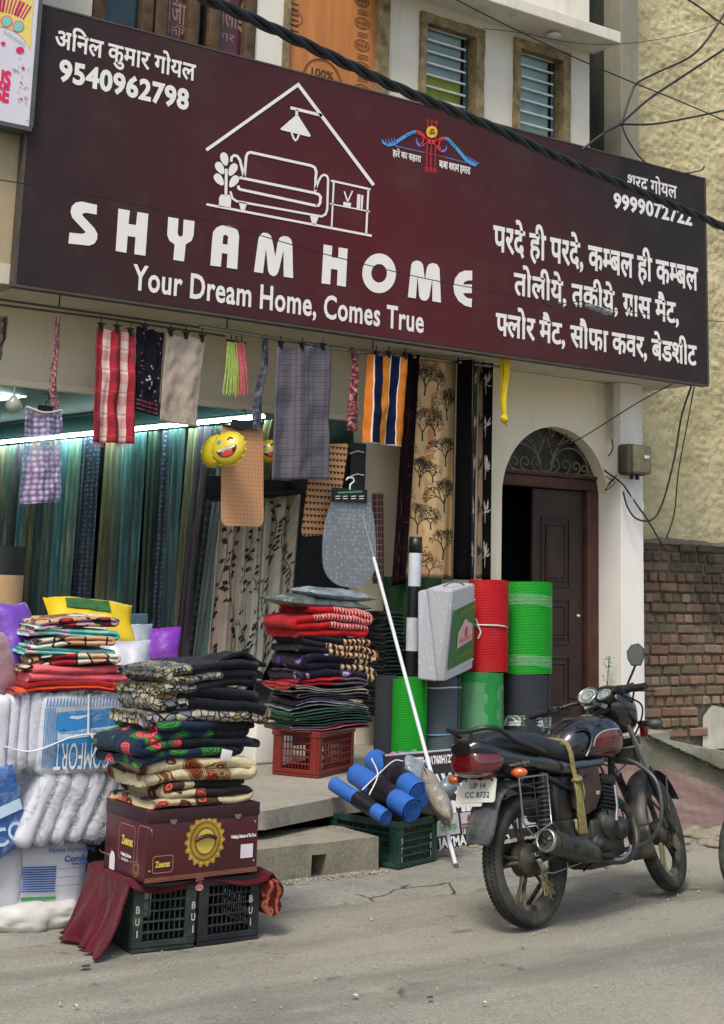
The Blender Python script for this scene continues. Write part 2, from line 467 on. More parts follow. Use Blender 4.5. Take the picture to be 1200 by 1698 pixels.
def m_stucco():
    g = G('yellow_stucco', .9, .2); o = g.ob()
    c = g.ramp(g.noise(o, 3, 6, .65), [(.3, '#bcb088'), (.55, '#d0c49a'), (.75, '#dcd1ac')])
    c = g.mix(g.math('MULTIPLY', g.ramp(g.noise(o, 1.1, 4), [(.5, (0,0,0)), (.75, (1,1,1))]), .4), c, '#94875f')
    c = g.mix(g.math('MULTIPLY', g.ramp(g.noise(g.scale(o, 2.5, 1, .5), 2, 6, .7), [(.58, (0,0,0)), (.75, (1,1,1))]), .45), c, '#75694c')
    rd = g.math('ABSOLUTE', g.math('SUBTRACT', g.noise(g.scale(o, 1, 1, 1.6), 7, 6, .6, .9), .5)); g.bump(g.math('ADD', g.math('MULTIPLY', rd, 3), g.noise(o, 60, 4, .7)), .6, .02); return g.out(c)
STUCCO = m_stucco()
WOODFR = mat('weathered_wood', '#8a7a58', .85, var=.4, vs=9, bump=.5, bs=30, dirt='#4a3b28', ds=12)
DARKWOOD = mat('dark_door_wood', '#2c1c16', .5, var=.35, vs=5, bump=.25, bs=40)
REDWOOD = mat('reddish_door_frame', '#4a281e', .6, var=.3, vs=7, bump=.3, bs=40, dirt='#2a1a14')
IRON = mat('rusty_grille_iron', '#6a6252', .7, metal=.2, var=.3)
BLACKIRON = mat('black_metal', '#16171a', .5, metal=.5)

# ================================================================ ground
def flat(name, pts, z, m, kind='structure', sub=1, parent=None):
    mb = MB(); mb.poly([(p[0], p[1], z) for p in pts]); return mb.build(name, m, parent, kind=kind)
def rough_sheet(name, x0, x1, y0, y1, z, m, step, amp, edge=None):
    mb = MB(); nx = int((x1-x0)/step); ny = int((y1-y0)/step)
    def fn(u, v):
        x, y = lerp(x0, x1, u), lerp(y0, y1, v)
        return (x, y, z+amp*nz((x, y, 0), 1.2)+amp*.35*nz((x, y, 3), 7))
    mb.grid(fn, nx, ny); return mb.build(name, m, kind='structure')
flat('ground', [(-60, -40), (80, -40), (80, 60), (-60, 60)], -.03, ROAD)
rough_sheet('road', -6, 16, -3, 10.2, -.004, ROAD, .08, .006)
# uneven concrete pavement strip before the shops
mb = MB()
def _pv(u, v):
    x = lerp(1.0, 9.5, u); yf = 6.25+.10*nz((x, 0, 0), .8)+.05*nz((x, 2, 0), 5)+.10*max(0, x-5)*.9
    y = lerp(yf, 7.6, v); return (x, y, (-.012+.026*min(1, v*6))+.006*nz((x, y, 1), 2.0)+.003*nz((x, y, 1), 14))
mb.grid(_pv, 150, 40); mb.build('pavement', PAVE, kind='structure')
# raised shop floor
FZ = .35
e1 = PZ(440, 1345, FZ); e2 = PZ(560, 1322, FZ); dr = (e2-e1).normalized(); e0 = e1-dr*2.3
pts = [(1.6, 7.45), (e1.x-.9, e1.y+.3), (e1.x, e1.y), (e2.x, e2.y), (5.2, 7.36), (6.85, 7.42), (7.25, 8.5), (8.3, 9.05), (9.9, 9.3), (9.9, 13), (1.6, 13)]
mb = MB(); mb.poly([(p[0], p[1], FZ-.1) for p in pts], (0, 0, .1)); mb.build('shop_platform', SLABTOP, kind='structure', bev=.012)
mb = MB(); pin = [(1.7, 7.6), (4.2, 7.5), (5.1, 7.7), (5.25, 7.42), (6.8, 7.5), (7.2, 8.6), (8.2, 9.15), (8.2, 12), (1.7, 12)]
mb.poly([(p[0], p[1], -.02) for p in pin], (0, 0, FZ-.085)); mb.build('platform_base', mat('shaded_recess_masonry', '#2a2722', .95, var=.3), kind='structure')  # near-black colour paints the shade of the recess below the slab
# concrete step with a drain hole
A = PZ(430, 1472); B = PZ(627, 1447); zt = .195
ax = (B-A); ax.z = 0; L = ax.length+.55; ax.normalize(); ay = Vector((-ax.y, ax.x, 0)); O0 = B-ax*L; STEP_B = B.copy()
st = empty('concrete_step', tuple(O0), 'low rough concrete step block with a square drain hole, beside the green crate', 'step')
mb = MB()
def sb(a, b): # local box along the step
    M = Matrix.Translation(O0) @ Matrix((ax, ay, Vector((0, 0, 1)))).transposed().to_4x4(); return M, a, b
hx0 = (PZ(520, 1463)-O0).dot(ax); hx1 = (PZ(546, 1460)-O0).dot(ax)
for a, b in (((0, 0, 0), (hx0, .42, zt)), ((hx1, 0, 0), (L, .42, zt)), ((hx0, 0, .135), (hx1, .42, zt)), ((hx0, .2, 0), (hx1, .42, .135))):
    M = Matrix.Translation(O0) @ Matrix((ax, ay, Vector((0, 0, 1)))).transposed().to_4x4(); mb.box(a, b, M=M)
bm = bmesh.new(); me = bpy.data.meshes.new('t'); me.from_pydata(mb.v, [], mb.f); bm.from_mesh(me)
bmesh.ops.remove_doubles(bm, verts=bm.verts, dist=1e-4); bmesh.ops.subdivide_edges(bm, edges=bm.edges, cuts=5, use_grid_fill=True)
for v in bm.verts: n_ = nz(v.co, 6); v.co += Vector((n_*.006, nz(v.co, 7, 2)*.006, n_*.005 if v.co.z > .01 else 0))
mb = MB(); mb.frombm(bm); o = mb.build('block', CONC); keep(st, [o])

# sloped brick apron, kerb and moss to the right
r0 = PZ(905, 1408, .008); r1 = PZ(1240, 1380, .008); r3 = P(1064, 1231, 9.3); r2 = P(1215, 1315, 8.1)
mb = MB()
def _rp(u, v):
    a = r0.lerp(r1, u); b = Vector((r3.x, r3.y, .34)).lerp(r2, u)+Vector((-2.2, -.75, 0))*(1-u)**2; p = a.lerp(b, v); p.z += .008*nz(p, 3)+.004*nz(p, 11); return p
mb.grid(_rp, 60, 50)
g = G('worn_pink_paving', .9, .25); o_ = g.ob()
c = g.ramp(g.noise(o_, 2.5, 5, .65), [(.3, '#62514d'), (.5, '#7a625c'), (.72, '#8b8074')])
br = g.node('ShaderNodeTexBrick', 1, Vector=o_, Scale=4.5)
bn = g.nt.nodes[-1]; bn.inputs['Mortar Size'].default_value = .03; bn.inputs['Mortar Smooth'].default_value = .4
c = g.mix(g.math('MULTIPLY', br, .6), c, '#4c4440'); g.bump(g.math('ADD', g.noise(o_, 40, 4), br), .3, .006)
mb.build('sloped_paving', g.out(c), kind='structure')
k0 = P(1060, 1219, 9.25); k1 = P(1215, 1250, 8.0); kb0 = Vector((k0.x, k0.y, .2)); kb1 = Vector((k1.x, k1.y, .0))
mb = MB()
def _kb(u, v):
    p0 = k0.lerp(k1, u); q = .055*sin(pi*u)
    prof = [(-.02, -.28), (0, -.01), (.02, 0), (.13, 0), (.15, -.03), (.15, -.3)]
    i = min(int(v*5), 4); t = v*5-i; a = prof[i]; b = prof[i+1]
    dy, dz = lerp(a[0], b[0], t), lerp(a[1], b[1], t)
    w_ = nz((p0.x, p0.y, v*3), 3)*.012
    return (p0.x+dy*.5, p0.y+dy+w_, p0.z+dz*(1 if u < 2 else 1)+w_)
mb.grid(_kb, 40, 15); mb.build('kerb', m_conc('mossy_kerb_concrete', '#6f7469', '#8a8c7e', '#43483d'), kind='structure')
# broken edge stones of the apron
ST = [empty_ for empty_ in ()]
stone_m = m_conc('loose_stone', '#77705f', '#8f8671', '#4d4738')
for i, (x, y, s) in enumerate([(1143, 1384, .10), (1165, 1388, .13), (1188, 1382, .12), (1136, 1396, .06), (1176, 1399, .08), (1152, 1377, .09), (1196, 1394, .07)]):
    p = PZ(x, y, .02); bm = bmesh.new(); bmesh.ops.create_icosphere(bm, subdivisions=3, radius=1)
    for v in bm.verts:
        n_ = 1+.35*nz(v.co, 1.3, i)+.1*nz(v.co, 4, i); v.co = Vector((v.co.x*s*n_, v.co.y*s*.6*n_, v.co.z*s*.32*n_))
    mb = MB(); mb.frombm(bm, smooth=True)
    o = mb.build('stone', stone_m, label=['flat stone just right of the front wheel', 'largest flat stone at the broken paving edge', 'flat stone right of the largest one at the paving edge', 'smallest stone, touching the front tyre side', 'front stone nearest the road below the pink paving', 'small back stone against the pink paving edge', 'stone at the right border of the broken paving edge'][i], cat='stone', group='broken stones at the paving edge', loc=p); o.rotation_euler.z = i*1.3

# ================================================================ shop building
WY = 9.5
bld = empty('shop_building', (6.5, WY, .35), 'cream plastered shop building with arched doorway and upper windows behind the signboard', 'building')
BP = []
def part(mb, name, m, **k):
    o = mb.build(name, m, **k); BP.append(o); return o
def holed(outer, holes, y0, y1, mb, mi=0):
    """wall in the XZ plane with holes, thickness y0..y1"""
    cs = [outer]+[h[::-1] for h in holes]
    def ccw(c): return sum(c[i-1][0]*c[i][1]-c[i][0]*c[i-1][1] for i in range(len(c))) > 0
    cs = [outer if ccw(outer) else outer[::-1]]+[(h[::-1] if ccw(h) else h) for h in holes]
    V, F = fill(cs)
    mb.add([(p[0], y0, p[1]) for p in V], F, mi=mi); mb.add([(p[0], y1, p[1]) for p in V], [f[::-1] for f in F], mi=mi)
    for c in cs:
        n = len(c)
        mb.add([(p[0], y0, p[1]) for p in c]+[(p[0], y1, p[1]) for p in c], [(i, n+i, n+(i+1) % n, (i+1) % n) for i in range(n)], mi=mi)
def rect(x0, z0, x1, z1): return [(x0, z0), (x1, z0), (x1, z1), (x0, z1)]
SOF = 3.47
ACX, AR, ASP = 8.695, .635, 2.38
arch = [(ACX-AR, .36)]+[(ACX+AR*cos(a), ASP+AR*sin(a)) for a in [pi-i*pi/28 for i in range(29)]]+[(ACX+AR, .36)]
hz = P(225, 658, WY).z; XO0, XO1 = 2.2, P(603, 760, WY).x
mb = MB()
outer = [(1.4, FZ), (XO0, FZ), (XO0, hz), (XO1, hz), (XO1, FZ), (ACX-AR, FZ)]+[(ACX+AR*cos(pi-i*pi/28), ASP+AR*sin(pi-i*pi/28)) for i in range(29)]+[(ACX+AR, FZ), (9.6, FZ), (9.6, SOF), (1.4, SOF)]
holed(outer, [], WY, WY+.16, mb); part(mb, 'wall', CREAM)
mb = MB(); mb.box((XO0, WY-.05, hz-.02), (XO1+.02, WY-.002, hz+.03)); part(mb, 'lintel_ledge', CREAM, bev=.006)
# thin upright wall end between shop and curtains
xa = P(1030, 900, 9.33).x; xb = P(1067, 900, 9.33).x
mb = MB(); mb.box((xa, 9.33, .25), (xb, 9.66, SOF)); part(mb, 'pillar', PILLAR, bev=.006)
# canopy slab carrying the signboard
mb = MB(); mb.box((2.3, 8.93, SOF+.004), (9.98, 9.66, SOF+.14)); part(mb, 'canopy_slab', m_plaster('soffit_plaster', '#c4bdac', '#d4ccba'))
# upper wall with openings
def X9(x, y=50): return P(x, y, WY).x
wt1 = P(745, 38, WY).z; wt2 = P(898, 80, WY).z
WA = (X9(150), X9(418)); WP = (X9(474), X9(640)); W1 = (X9(697, 90), X9(797, 90)); W2 = (X9(853, 130), X9(940, 130))
ZB = 5.7; ZT = 8.6; XR = X9(977, 150)
mb = MB()
holed(rect(.5, SOF+.14, XR, ZT), [rect(WA[0], ZB-.3, WA[1], 8.3), rect(WP[0], ZB-.3, WP[1], 8.3), rect(W1[0], ZB, W1[1], wt1), rect(W2[0], ZB, W2[1], wt2)], WY, WY+.2, mb)
part(mb, 'upper_wall', UPPER)
# window ledge (chajja)
cz = P(977, 89, WY).z
mb = MB(); mb.box((6.3, 9.12, cz), (X9(980, 90)+.02, WY-.002, cz+.115)); part(mb, 'window_ledge', UPPER, bev=.008)
mb = MB(); mb.box((XR-.25, WY+.22, 3.6), (9.7, WY+.3, 9)); part(mb, 'recessed_wall', MOSS_SHADE)
mb = MB(); mb.box((X9(1028, 150), WY-.02, 3.6), (X9(1056, 150), WY+.45, 9)); part(mb, 'column', COLUMN, bev=.01)
# back box so that windows look into a dark room
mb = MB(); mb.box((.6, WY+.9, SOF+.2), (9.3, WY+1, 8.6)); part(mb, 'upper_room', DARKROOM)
mb = MB(); mb.lathe([(0, 0), (.06, 0), (.07, -.012), (.05, -.025), (0, -.03)], 20, M=Matrix.Translation(P(918, 57, 9.3).xyz*1+Vector((0, 0, 0)))); o = mb.build('ceiling_lamp', PILLAR); o.location.z = 0
BP.append(o)
# ---- windows
BARM = mat('white_grille_bar', '#d8dcd6', .5)
GLASS = None
g = G('teal_window_glass', .12, .8); o_ = g.ob()
c = g.ramp(g.noise(o_, 2, 3), [(.3, '#5f7c82'), (.7, '#86a2a6')]); GLASS = g.out(c)
GREENG = mat('olive_window_film', '#7f8a2a', .25, var=.15)
def louvre(x0, x1, z0, z1, green):
    wn = empty('window', ((x0+x1)/2, WY, z0), label='upper window with louvre panes and white grille bars')
    BP.append(wn); L = []
    mb = MB(); t = .075; y0, y1 = WY-.035, WY+.09
    mb.box((x0-.02, y0, z1-t), (x1+.02, y1, z1+.02)); mb.box((x0-.02, y0, z0), (x0+t*.6, y1, z1-t)); mb.box((x1-t, y0, z0), (x1+.02, y1, z1-t))
    bm = bmesh.new(); me = bpy.data.meshes.new('t'); me.from_pydata(mb.v, [], mb.f); bm.from_mesh(me); bmesh.ops.subdivide_edges(bm, edges=bm.edges, cuts=6, use_grid_fill=True)
    for v in bm.verts: v.co += Vector((nz(v.co, 9), nz(v.co, 9, 1), nz(v.co, 9, 2)))*.008
    mb = MB(); mb.frombm(bm); L.append(mb.build('frame', WOODFR))
    n = 7; hgt = (z1-t-z0)/n
    for i in range(n):
        za = z0+i*hgt; mb = MB()
        p = [(x0+.05, WY+.10, za), (x1-.16, WY+.10, za), (x1-.16, WY+.085, za+hgt*.97), (x0+.05, WY+.085, za+hgt*.97)]
        mb.poly(p, (0, .006, 0)); L.append(mb.build('pane', GREENG if green and i < 3 else GLASS))
        mb = MB(); mb.box((x0+.05, WY+.05, za+hgt*.9), (x1-.13, WY+.062, za+hgt*.9+.017)); L.append(mb.build('bar', BARM))
        mb = MB(); mb.box((x1-.15, WY+.075, za+.01), (x1-.135, WY+.10, za+hgt*.96)); L.append(mb.build('clip', BLACKIRON))
    mb = MB(); mb.box((x0, WY+.13, z0), (x1, WY+.15, z1)); L.append(mb.build('dark_backing', GLASS))
    inv = wn.matrix_basis.inverted()
    for o in L: o.parent = wn; o.matrix_parent_inverse = inv
louvre(W1[0], W1[1], ZB, wt1, True); louvre(W2[0], W2[1], ZB, wt2, False)
# ---- boarded opening
g = G('plywood_sheet', .6, .4); o_ = g.scale(g.ob(), 1, 1, .12)
c = g.ramp(g.noise(o_, 7, 6, .6, .6), [(.3, '#a8683a'), (.55, '#b9773f'), (.75, '#c98a50')]); PLY = g.out(c)
px0, px1 = WP[0]+.02, WP[1]-.10
mb = MB(); mb.box((px0, WY+.03, ZB-.3), (px1, WY+.05, 8.3)); part(mb, 'plywood_panel', PLY, label='orange-brown plywood sheet closing the opening')
pp = Plane2D((px0, WY+.03, 5.2), (1, 0, 0), (0, 0, 1), .003)
INK = mat('brown_stencil_ink', '#4d2c18', .8)
mb = MB()
cx, cz_ = P(537, 133, WY).x-px0, P(537, 133, WY).z-5.2; rr = .19
pp.stroke(mb, arc(cx, cz_, rr, rr, 0, 350, 40), .008, closed=True); pp.stroke(mb, arc(cx, cz_, rr*.93, rr*.93, 0, 350, 40), .004, closed=True)
pp.text(mb, '100%', cx-.11, cz_+.03, .22, .07, .02); pp.text(mb, 'PWP', cx-.13, cz_-.09, .26, .085, .05)
for i in range(6):
    q = P(603, 148-i*37, WY); a, b = q.x-px0, q.z-5.2
    pp.stroke(mb, arc(a, b, .075, .05, 0, 340, 24), .007, closed=True); pp.stroke(mb, arc(a, b, .055, .033, 0, 340, 24), .004, closed=True)
    pp.text(mb, 'HOLO', a-.05, b-.012, .1, .026, .03)
    for k in range(3): pp.stroke(mb, [(a-.05, b+.075+k*.018), (a+.06, b+.08+k*.018)], .006)
for i in range(7):
    q = P(488, 58-i*9, WY); a, b = q.x-px0, q.z-5.2; pp.stroke(mb, [(a-.05, b), (a+.06, b)], .012)
q = P(490, 28, WY); pp.stroke(mb, arc(q.x-px0, q.z-5.2, .085, .06, 0, 340, 24), .006, closed=True)
part(mb, 'stencil_print', INK)
mb = MB(); mb.box((WP[1]-.10, WY-.03, ZB-.3), (WP[1]+.02, WY+.12, 8.3)); mb.box((WP[0]-.03, WY-.02, ZB-.3), (WP[0]+.03, WY+.1, 8.3)); part(mb, 'door_frame', WOODFR)
# ---- old timber window on the left with a red sign's reflection painted on the glass
wn = empty('window', (WA[0], WY, ZB), label='tall timber window with red sign reflections painted on its panes'); BP.append(wn); L = []
mb = MB()
for x in (152, 232, 256, 310, 345, 405): 
    X = X9(x); mb.bbox((X, WY-.02, ZB-.3), (X+.10, WY+.1, 8.3), .01)
L.append(mb.build('frame', mat('brown_window_timber', '#5d4a32', .8, var=.35, vs=8, bump=.4, bs=30, dirt='#2b2118', ds=9)))
REDG = mat('red_reflection_glass', '#4a2024', .2, var=.3, spec=.7); DKG = mat('dark_window_glass', '#1c2c30', .15, var=.3, spec=.7)
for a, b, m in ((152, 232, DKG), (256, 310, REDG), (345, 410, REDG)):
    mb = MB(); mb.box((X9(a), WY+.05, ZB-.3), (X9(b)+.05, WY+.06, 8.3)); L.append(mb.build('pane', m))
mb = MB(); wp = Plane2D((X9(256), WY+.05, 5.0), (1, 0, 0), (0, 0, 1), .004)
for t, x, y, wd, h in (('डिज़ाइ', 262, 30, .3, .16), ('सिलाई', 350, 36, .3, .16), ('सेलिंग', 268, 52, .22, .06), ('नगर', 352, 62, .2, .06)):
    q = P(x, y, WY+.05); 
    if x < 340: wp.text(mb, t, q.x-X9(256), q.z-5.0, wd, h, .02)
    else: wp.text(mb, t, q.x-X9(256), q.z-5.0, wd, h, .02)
L.append(mb.build('reflected_lettering', mat('painted_reflection_red', '#8a6a66', .6), kind='stuff'))
inv = wn.matrix_basis.inverted()
for o in L: o.parent = wn; o.matrix_parent_inverse = inv

# ---- arched doorway: frame, fanlight, open leaf
dw = empty('doorway', (ACX, WY+.1, FZ)); BP.append(dw); L = []
fy = WY+.12; dx0, dx1 = P(833, 900, fy).x, P(998, 900, fy).x; lz1 = P(835, 783, fy).z; lz0 = P(835, 803, fy).z
mb = MB(); mb.bbox((dx0-.05, fy, lz0), (dx1+.02, fy+.12, lz1), .012); mb.bbox((dx0-.05, fy-.02, lz1), (dx1+.05, fy+.1, lz1+.03), .006)
jx = P(975, 900, fy).x; mb.bbox((jx, fy, .3), (dx1, fy+.12, lz0), .012); mb.bbox((dx0-.08, fy, .3), (dx0-.01, fy+.12, lz0), .01)
L.append(mb.build('frame', REDWOOD))
# fan board with ragged plaster
mb = MB(); r_ = AR+.02
c0 = [(ACX+r_*cos(pi-i*pi/28), ASP+r_*sin(pi-i*pi/28)) for i in range(29)]
c1 = [(ACX-.03+(AR-.10)*cos(pi-i*pi/28)+.02*nz((i, 0, 0), .9), lz1+(AR-.14)*sin(pi-i*pi/28)*.96+.025*nz((i, 4, 0), .8)) for i in range(29)]
holed([(p[0], p[1]) for p in c0]+[(ACX+AR, lz1), (ACX-AR, lz1)], [[(p[0], p[1]) for p in c1]], fy+.02, fy+.06, mb)
L.append(mb.build('fanlight_board', mat('broken_brown_board', '#3a2620', .85, var=.4, vs=10, dirt='#a59a84', ds=7)))
mb = MB(); mb.box((ACX-AR, fy+.09, lz1), (ACX+AR, fy+.1, ASP+AR)); L.append(mb.build('fanlight_glass', mat('dusty_fanlight_glass', '#3a3730', .4, var=.7, vs=3)))
mb = MB(); gy = fy-.005; gz = lz1+.035; gc = ACX-.03
def spiral(cx, cz, r0, a0, turns, s=1, n=26):
    return [(cx+s*r0*(1-.8*i/n)*cos(a0+turns*2*pi*i/n), gy, cz+r0*(1-.8*i/n)*sin(a0+turns*2*pi*i/n)) for i in range(n+1)]
for s in (-1, 1):
    for cx_, r0 in ((.10, .075), (.24, .07), (.37, .065), (.47, .05)):
        mb.tube(spiral(gc+s*cx_, gz+r0, r0, -pi/2, 1.2, s), .008, 6)
    for R_ in (.50, .41, .30):
        mb.tube([(gc+s*(.06+(R_-.06)*(1-cos(t))/1.0*1.0*.98), gy, gz+(R_-.04)*sin(t+.0)*(.9)) for t in [pi*.5*i/10*1.9+.05 for i in range(11)]], .008, 6)
    mb.tube([(gc+s*.02, gy, gz+.30), (gc+s*.06, gy, gz+.2), (gc+s*.10, gy, gz+.12), (gc+s*.06, gy, gz+.02), (gc+s*.0, gy, gz+.0)], .008, 6)
    mb.tube(spiral(gc+s*.06, gz+.36, .045, -pi/2, 1.1, s), .007, 6)
mb.tube([(gc-.55, gy, gz-.005), (gc+.58, gy, gz-.005)], .009, 6)
L.append(mb.build('iron_scrollwork', IRON))
lx0, lx1 = P(884, 900, fy+.04).x, jx-.02
leaf = MB(); leaf.box((lx0, fy+.05, .38), (lx1, fy+.085, lz0-.01))
lw = lx1-lx0
for z0, z1 in ((.5, 1.0), (1.10, 1.5), (1.60, 2.22)):
    a, b = lx0+.10, lx1-.16
    for k, (i, dy) in enumerate(((0, .012), (.03, .0), (.055, .014))):
        if k == 1: continue
        t = .018
        y = fy+.05-dy
        leaf.box((a+i, y, z0+i), (b-i, fy+.049, z0+i+t)); leaf.box((a+i, y, z1-i-t), (b-i, fy+.049, z1-i)); leaf.box((a+i, y, z0+i+t), (a+i+t, fy+.049, z1-i-t)); leaf.box((b-i-t, y, z0+i+t), (b-i, fy+.049, z1-i-t))
    leaf.box((a+.08, fy+.04, z0+.08), (b-.08, fy+.049, z1-.08))
L.append(leaf.build('door', DARKWOOD, bev=.003))
mb = MB(); q = P(762, 1212, fy); mb.lathe([(0, 0), (.012, 0), (.015, .02), (.01, .03), (0, .032)], 12, M=Matrix.Translation((lx1-.07, fy+.05, 1.35)) @ Matrix.Rotation(pi/2, 4, 'X')); L.append(mb.build('knob', BARM))
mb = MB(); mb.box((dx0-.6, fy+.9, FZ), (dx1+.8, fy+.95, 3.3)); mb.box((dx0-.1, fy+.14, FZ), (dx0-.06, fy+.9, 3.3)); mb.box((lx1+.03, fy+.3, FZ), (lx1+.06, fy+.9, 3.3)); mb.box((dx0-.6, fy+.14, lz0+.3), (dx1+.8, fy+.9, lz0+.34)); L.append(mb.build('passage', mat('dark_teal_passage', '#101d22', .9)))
inv = dw.matrix_basis.inverted()
for o in L: o.parent = dw; o.matrix_parent_inverse = inv

# ---- shop room
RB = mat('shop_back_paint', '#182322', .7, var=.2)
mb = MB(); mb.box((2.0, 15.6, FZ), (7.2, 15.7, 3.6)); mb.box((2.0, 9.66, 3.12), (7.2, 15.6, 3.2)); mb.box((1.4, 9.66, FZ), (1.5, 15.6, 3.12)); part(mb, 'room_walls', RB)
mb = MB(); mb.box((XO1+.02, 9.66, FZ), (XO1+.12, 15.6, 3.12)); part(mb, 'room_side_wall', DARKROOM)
keep(bld, BP)

# ================================================================ neighbours
nb = empty('neighbour_building', (2.2, 8.9, 0), 'buff rough-plastered wall of the next shop at the far left edge', 'building')
q1 = P(62, 150, 8.95); q2 = P(25, 475, 8.95)
mb = MB(); mb.box((0.0, 8.95, q2.z), (q2.x+.005, 9.45, 9)); mb.box((1.0, 9.3, 0), (2.25, 9.49, q2.z)); keep(nb, [mb.build('wall', NEIGH)])
yb = empty('yellow_building', (12, 9.95, 0), 'yellow rough-stuccoed building wall rising at the right edge above the bricks', 'building')
mb = MB(); yx0 = P(1056, 400, 9.93).x-.15; yz = P(1100, 893, 9.93).z
def _yf(u, v):
    x, z = lerp(yx0, 14.5, u), lerp(yz-.1, 9.5, v)
    d = .03*nz((x, 0, z), 1.2)+.022*abs(nz((x+.3*z, 5, z*1.5), 4.5))+.026*abs(nz((x, 9, z*1.4), 10))+.010*nz((x, 3, z), 24)
    return (x, 9.95-d, z)
mb.grid(_yf, 230, 330); keep(yb, [mb.build('wall', STUCCO)])
# brick wall, every brick its own piece
bw = empty('brick_wall', (10.6, 9.8, .2), 'unplastered old brick garden wall with sooty dark top below the yellow stucco', 'wall')
BR = []
for i, (a, b) in enumerate((('#82695a', '#8e7462'), ('#705e4e', '#83705c'), ('#8c7b68', '#9a8a72'), ('#655b4a', '#756a56'), ('#886c5a', '#7c604e'))):
    g = G('old_brick_%s' % ['red', 'brown', 'buff', 'grey', 'rosy'][i], .92, .2); o_ = g.node('ShaderNodeTexCoord', 'Object')
    oi = g.node('ShaderNodeObjectInfo', 'Location')
    n_ = g.nt.nodes.new('ShaderNodeVectorMath'); n_.operation = 'ADD'; g.put(n_.inputs[0], o_); g.put(n_.inputs[1], oi)
    c = g.ramp(g.noise(n_.outputs[0], 9, 5, .7), [(.3, a), (.6, b), (.8, '#8f8676')])
    hz_ = g.sep(n_.outputs[0])[2]
    soot = g.math('MULTIPLY', g.ramp(g.math('ADD', g.math('MULTIPLY', hz_, .33), g.math('MULTIPLY', g.noise(n_.outputs[0], 1.7, 5, .6), .8)), [(.78, (0,0,0)), (1.0, (1,1,1))]), .8)
    c = g.mix(soot, c, '#35322b'); g.bump(g.noise(n_.outputs[0], 45, 5, .7), .6, .012); BR.append(g.out(c))
def brick_mesh(wd, k, m):
    bm = bmesh.new(); bmesh.ops.create_cube(bm, size=1)
    for v in bm.verts:
        v.co = Vector((v.co.x*wd, v.co.y*.10, v.co.z*.078)) + Vector((nz(v.co*3, 3, k)*.008, 0, nz(v.co*3, 3, k+5)*.007))
    bmesh.ops.bevel(bm, geom=bm.edges[:], offset=.010, segments=1, affect='EDGES')
    mb = MB(); mb.frombm(bm); me_o = mb.build('brick', m); return me_o
protos = {}
X0b = P(1068, 1000, 9.8).x-.12; z = .22; row = 0; bricks = []
top = P(1100, 893, 9.8).z
while z < top-.06:
    head = row % 2 == 1; wd = .125 if head else .245; x = X0b-(.06 if head else .12)*((row//2) % 2)-random.random()*.04
    while x < 11.75:
        k = random.randrange(3); mi = random.choice([0, 0, 1, 1, 2, 3, 4]); key = (head, k, mi)
        ww = wd
        if key not in protos:
            o = brick_mesh(wd-.022, k+10*head, BR[mi]); protos[key] = o.data; bpy.data.objects.remove(o)
        o = bpy.data.objects.new('brick', protos[key]); C.objects.link(o)
        o.location = (x+wd/2, 9.85+random.uniform(-.016, .020), z+.045+random.uniform(-.003, .003)); o.rotation_euler = (0, random.uniform(-.02, .02), random.uniform(-.045, .045))
        px_c = P  # keep
        # rendered patch covers the lower right
        if not (o.location.x > P(1165, 1200, 9.8).x-.02 and o.location.z < P(1165, 1172, 9.8).z-.03): bricks.append(o)
        else: bpy.data.objects.remove(o); 
        x += wd+random.uniform(0, .006)
    z += .097; row += 1
mb = MB(); mb.box((X0b-.2, 9.83, 0), (12.2, 9.93, top-.03)); mm = mb.build('mortar_bed', m_conc('dark_mortar', '#3a352c', '#554d40', '#1d1a15'))
mb = MB()
def _cap(u, v):
    x = lerp(X0b-.1, 12, u); a = v*pi; return (x, 9.86-.055*cos(a)+.0, top-.05+(.05+.03*nz((x, 0, 0), 3)+.02*nz((x, 1, v), 14))*sin(a))
mb.grid(_cap, 160, 8); cp = mb.build('broken_coping', m_conc('sooty_coping', '#4b473c', '#6b6453', '#1f1d18'))
mb = MB(); xa_ = P(1165, 1200, 9.8).x; za_ = P(1165, 1172, 9.8).z
def _pt(u, v):
    x = lerp(xa_+.03*nz((0, 0, v*3), 1.5), 12.1, u); z = lerp(.1, za_+.03*nz((u*6, 0, 0), 1)-(.09*max(0, 1-u*9)), v); return (x, 9.80+.012*nz((x, 0, z), 6), z)
mb.grid(_pt, 30, 20); pt = mb.build('plaster_patch', m_plaster('patchy_white_render', '#b9b4a6', '#cbc6b8', '#6d6a5c', .5))
keep(bw, bricks+[mm, cp, pt])
# ================================================================ signboard
SY = 8.85
sx0, sx1 = P(45, 240, SY).x, P(1170, 465, SY).x; sz0, sz1 = P(600, 553, SY).z, P(600, 148, SY).z
sz0 = SOF+.002 if abs(sz0-SOF) < .2 else sz0
g = G('maroon_flex_print', .5, .22)
o_ = g.uv(); sp_ = g.sep(o_)
def blob(cx, cy, rx, ry):
    dx = g.math('DIVIDE', g.math('SUBTRACT', sp_[0], cx), rx); dy = g.math('DIVIDE', g.math('SUBTRACT', sp_[1], cy), ry)
    d = g.math('SQRT', g.math('ADD', g.math('MULTIPLY', dx, dx), g.math('MULTIPLY', dy, dy)))
    return g.ramp(d, [(0, (1,1,1)), (.45, (.55,.55,.55)), (1, (0,0,0))])
c = g.mix(blob(.42, .5, .46, 1.15), '#2c2627', '#551d23')
c = g.mix(g.math('MULTIPLY', blob(.55, .1, .25, .6), .6), c, '#5e1f24')
c = g.mix(g.math('MULTIPLY', blob(.72, .0, .3, .8), .6), c, '#4a2426')
c = g.mix(g.math('MULTIPLY', g.ramp(g.noise(g.scale(o_, 8, 2.2), 2.2, 6, .6), [(.5, (0,0,0)), (.75, (1,1,1))]), .12), c, '#6a6258')
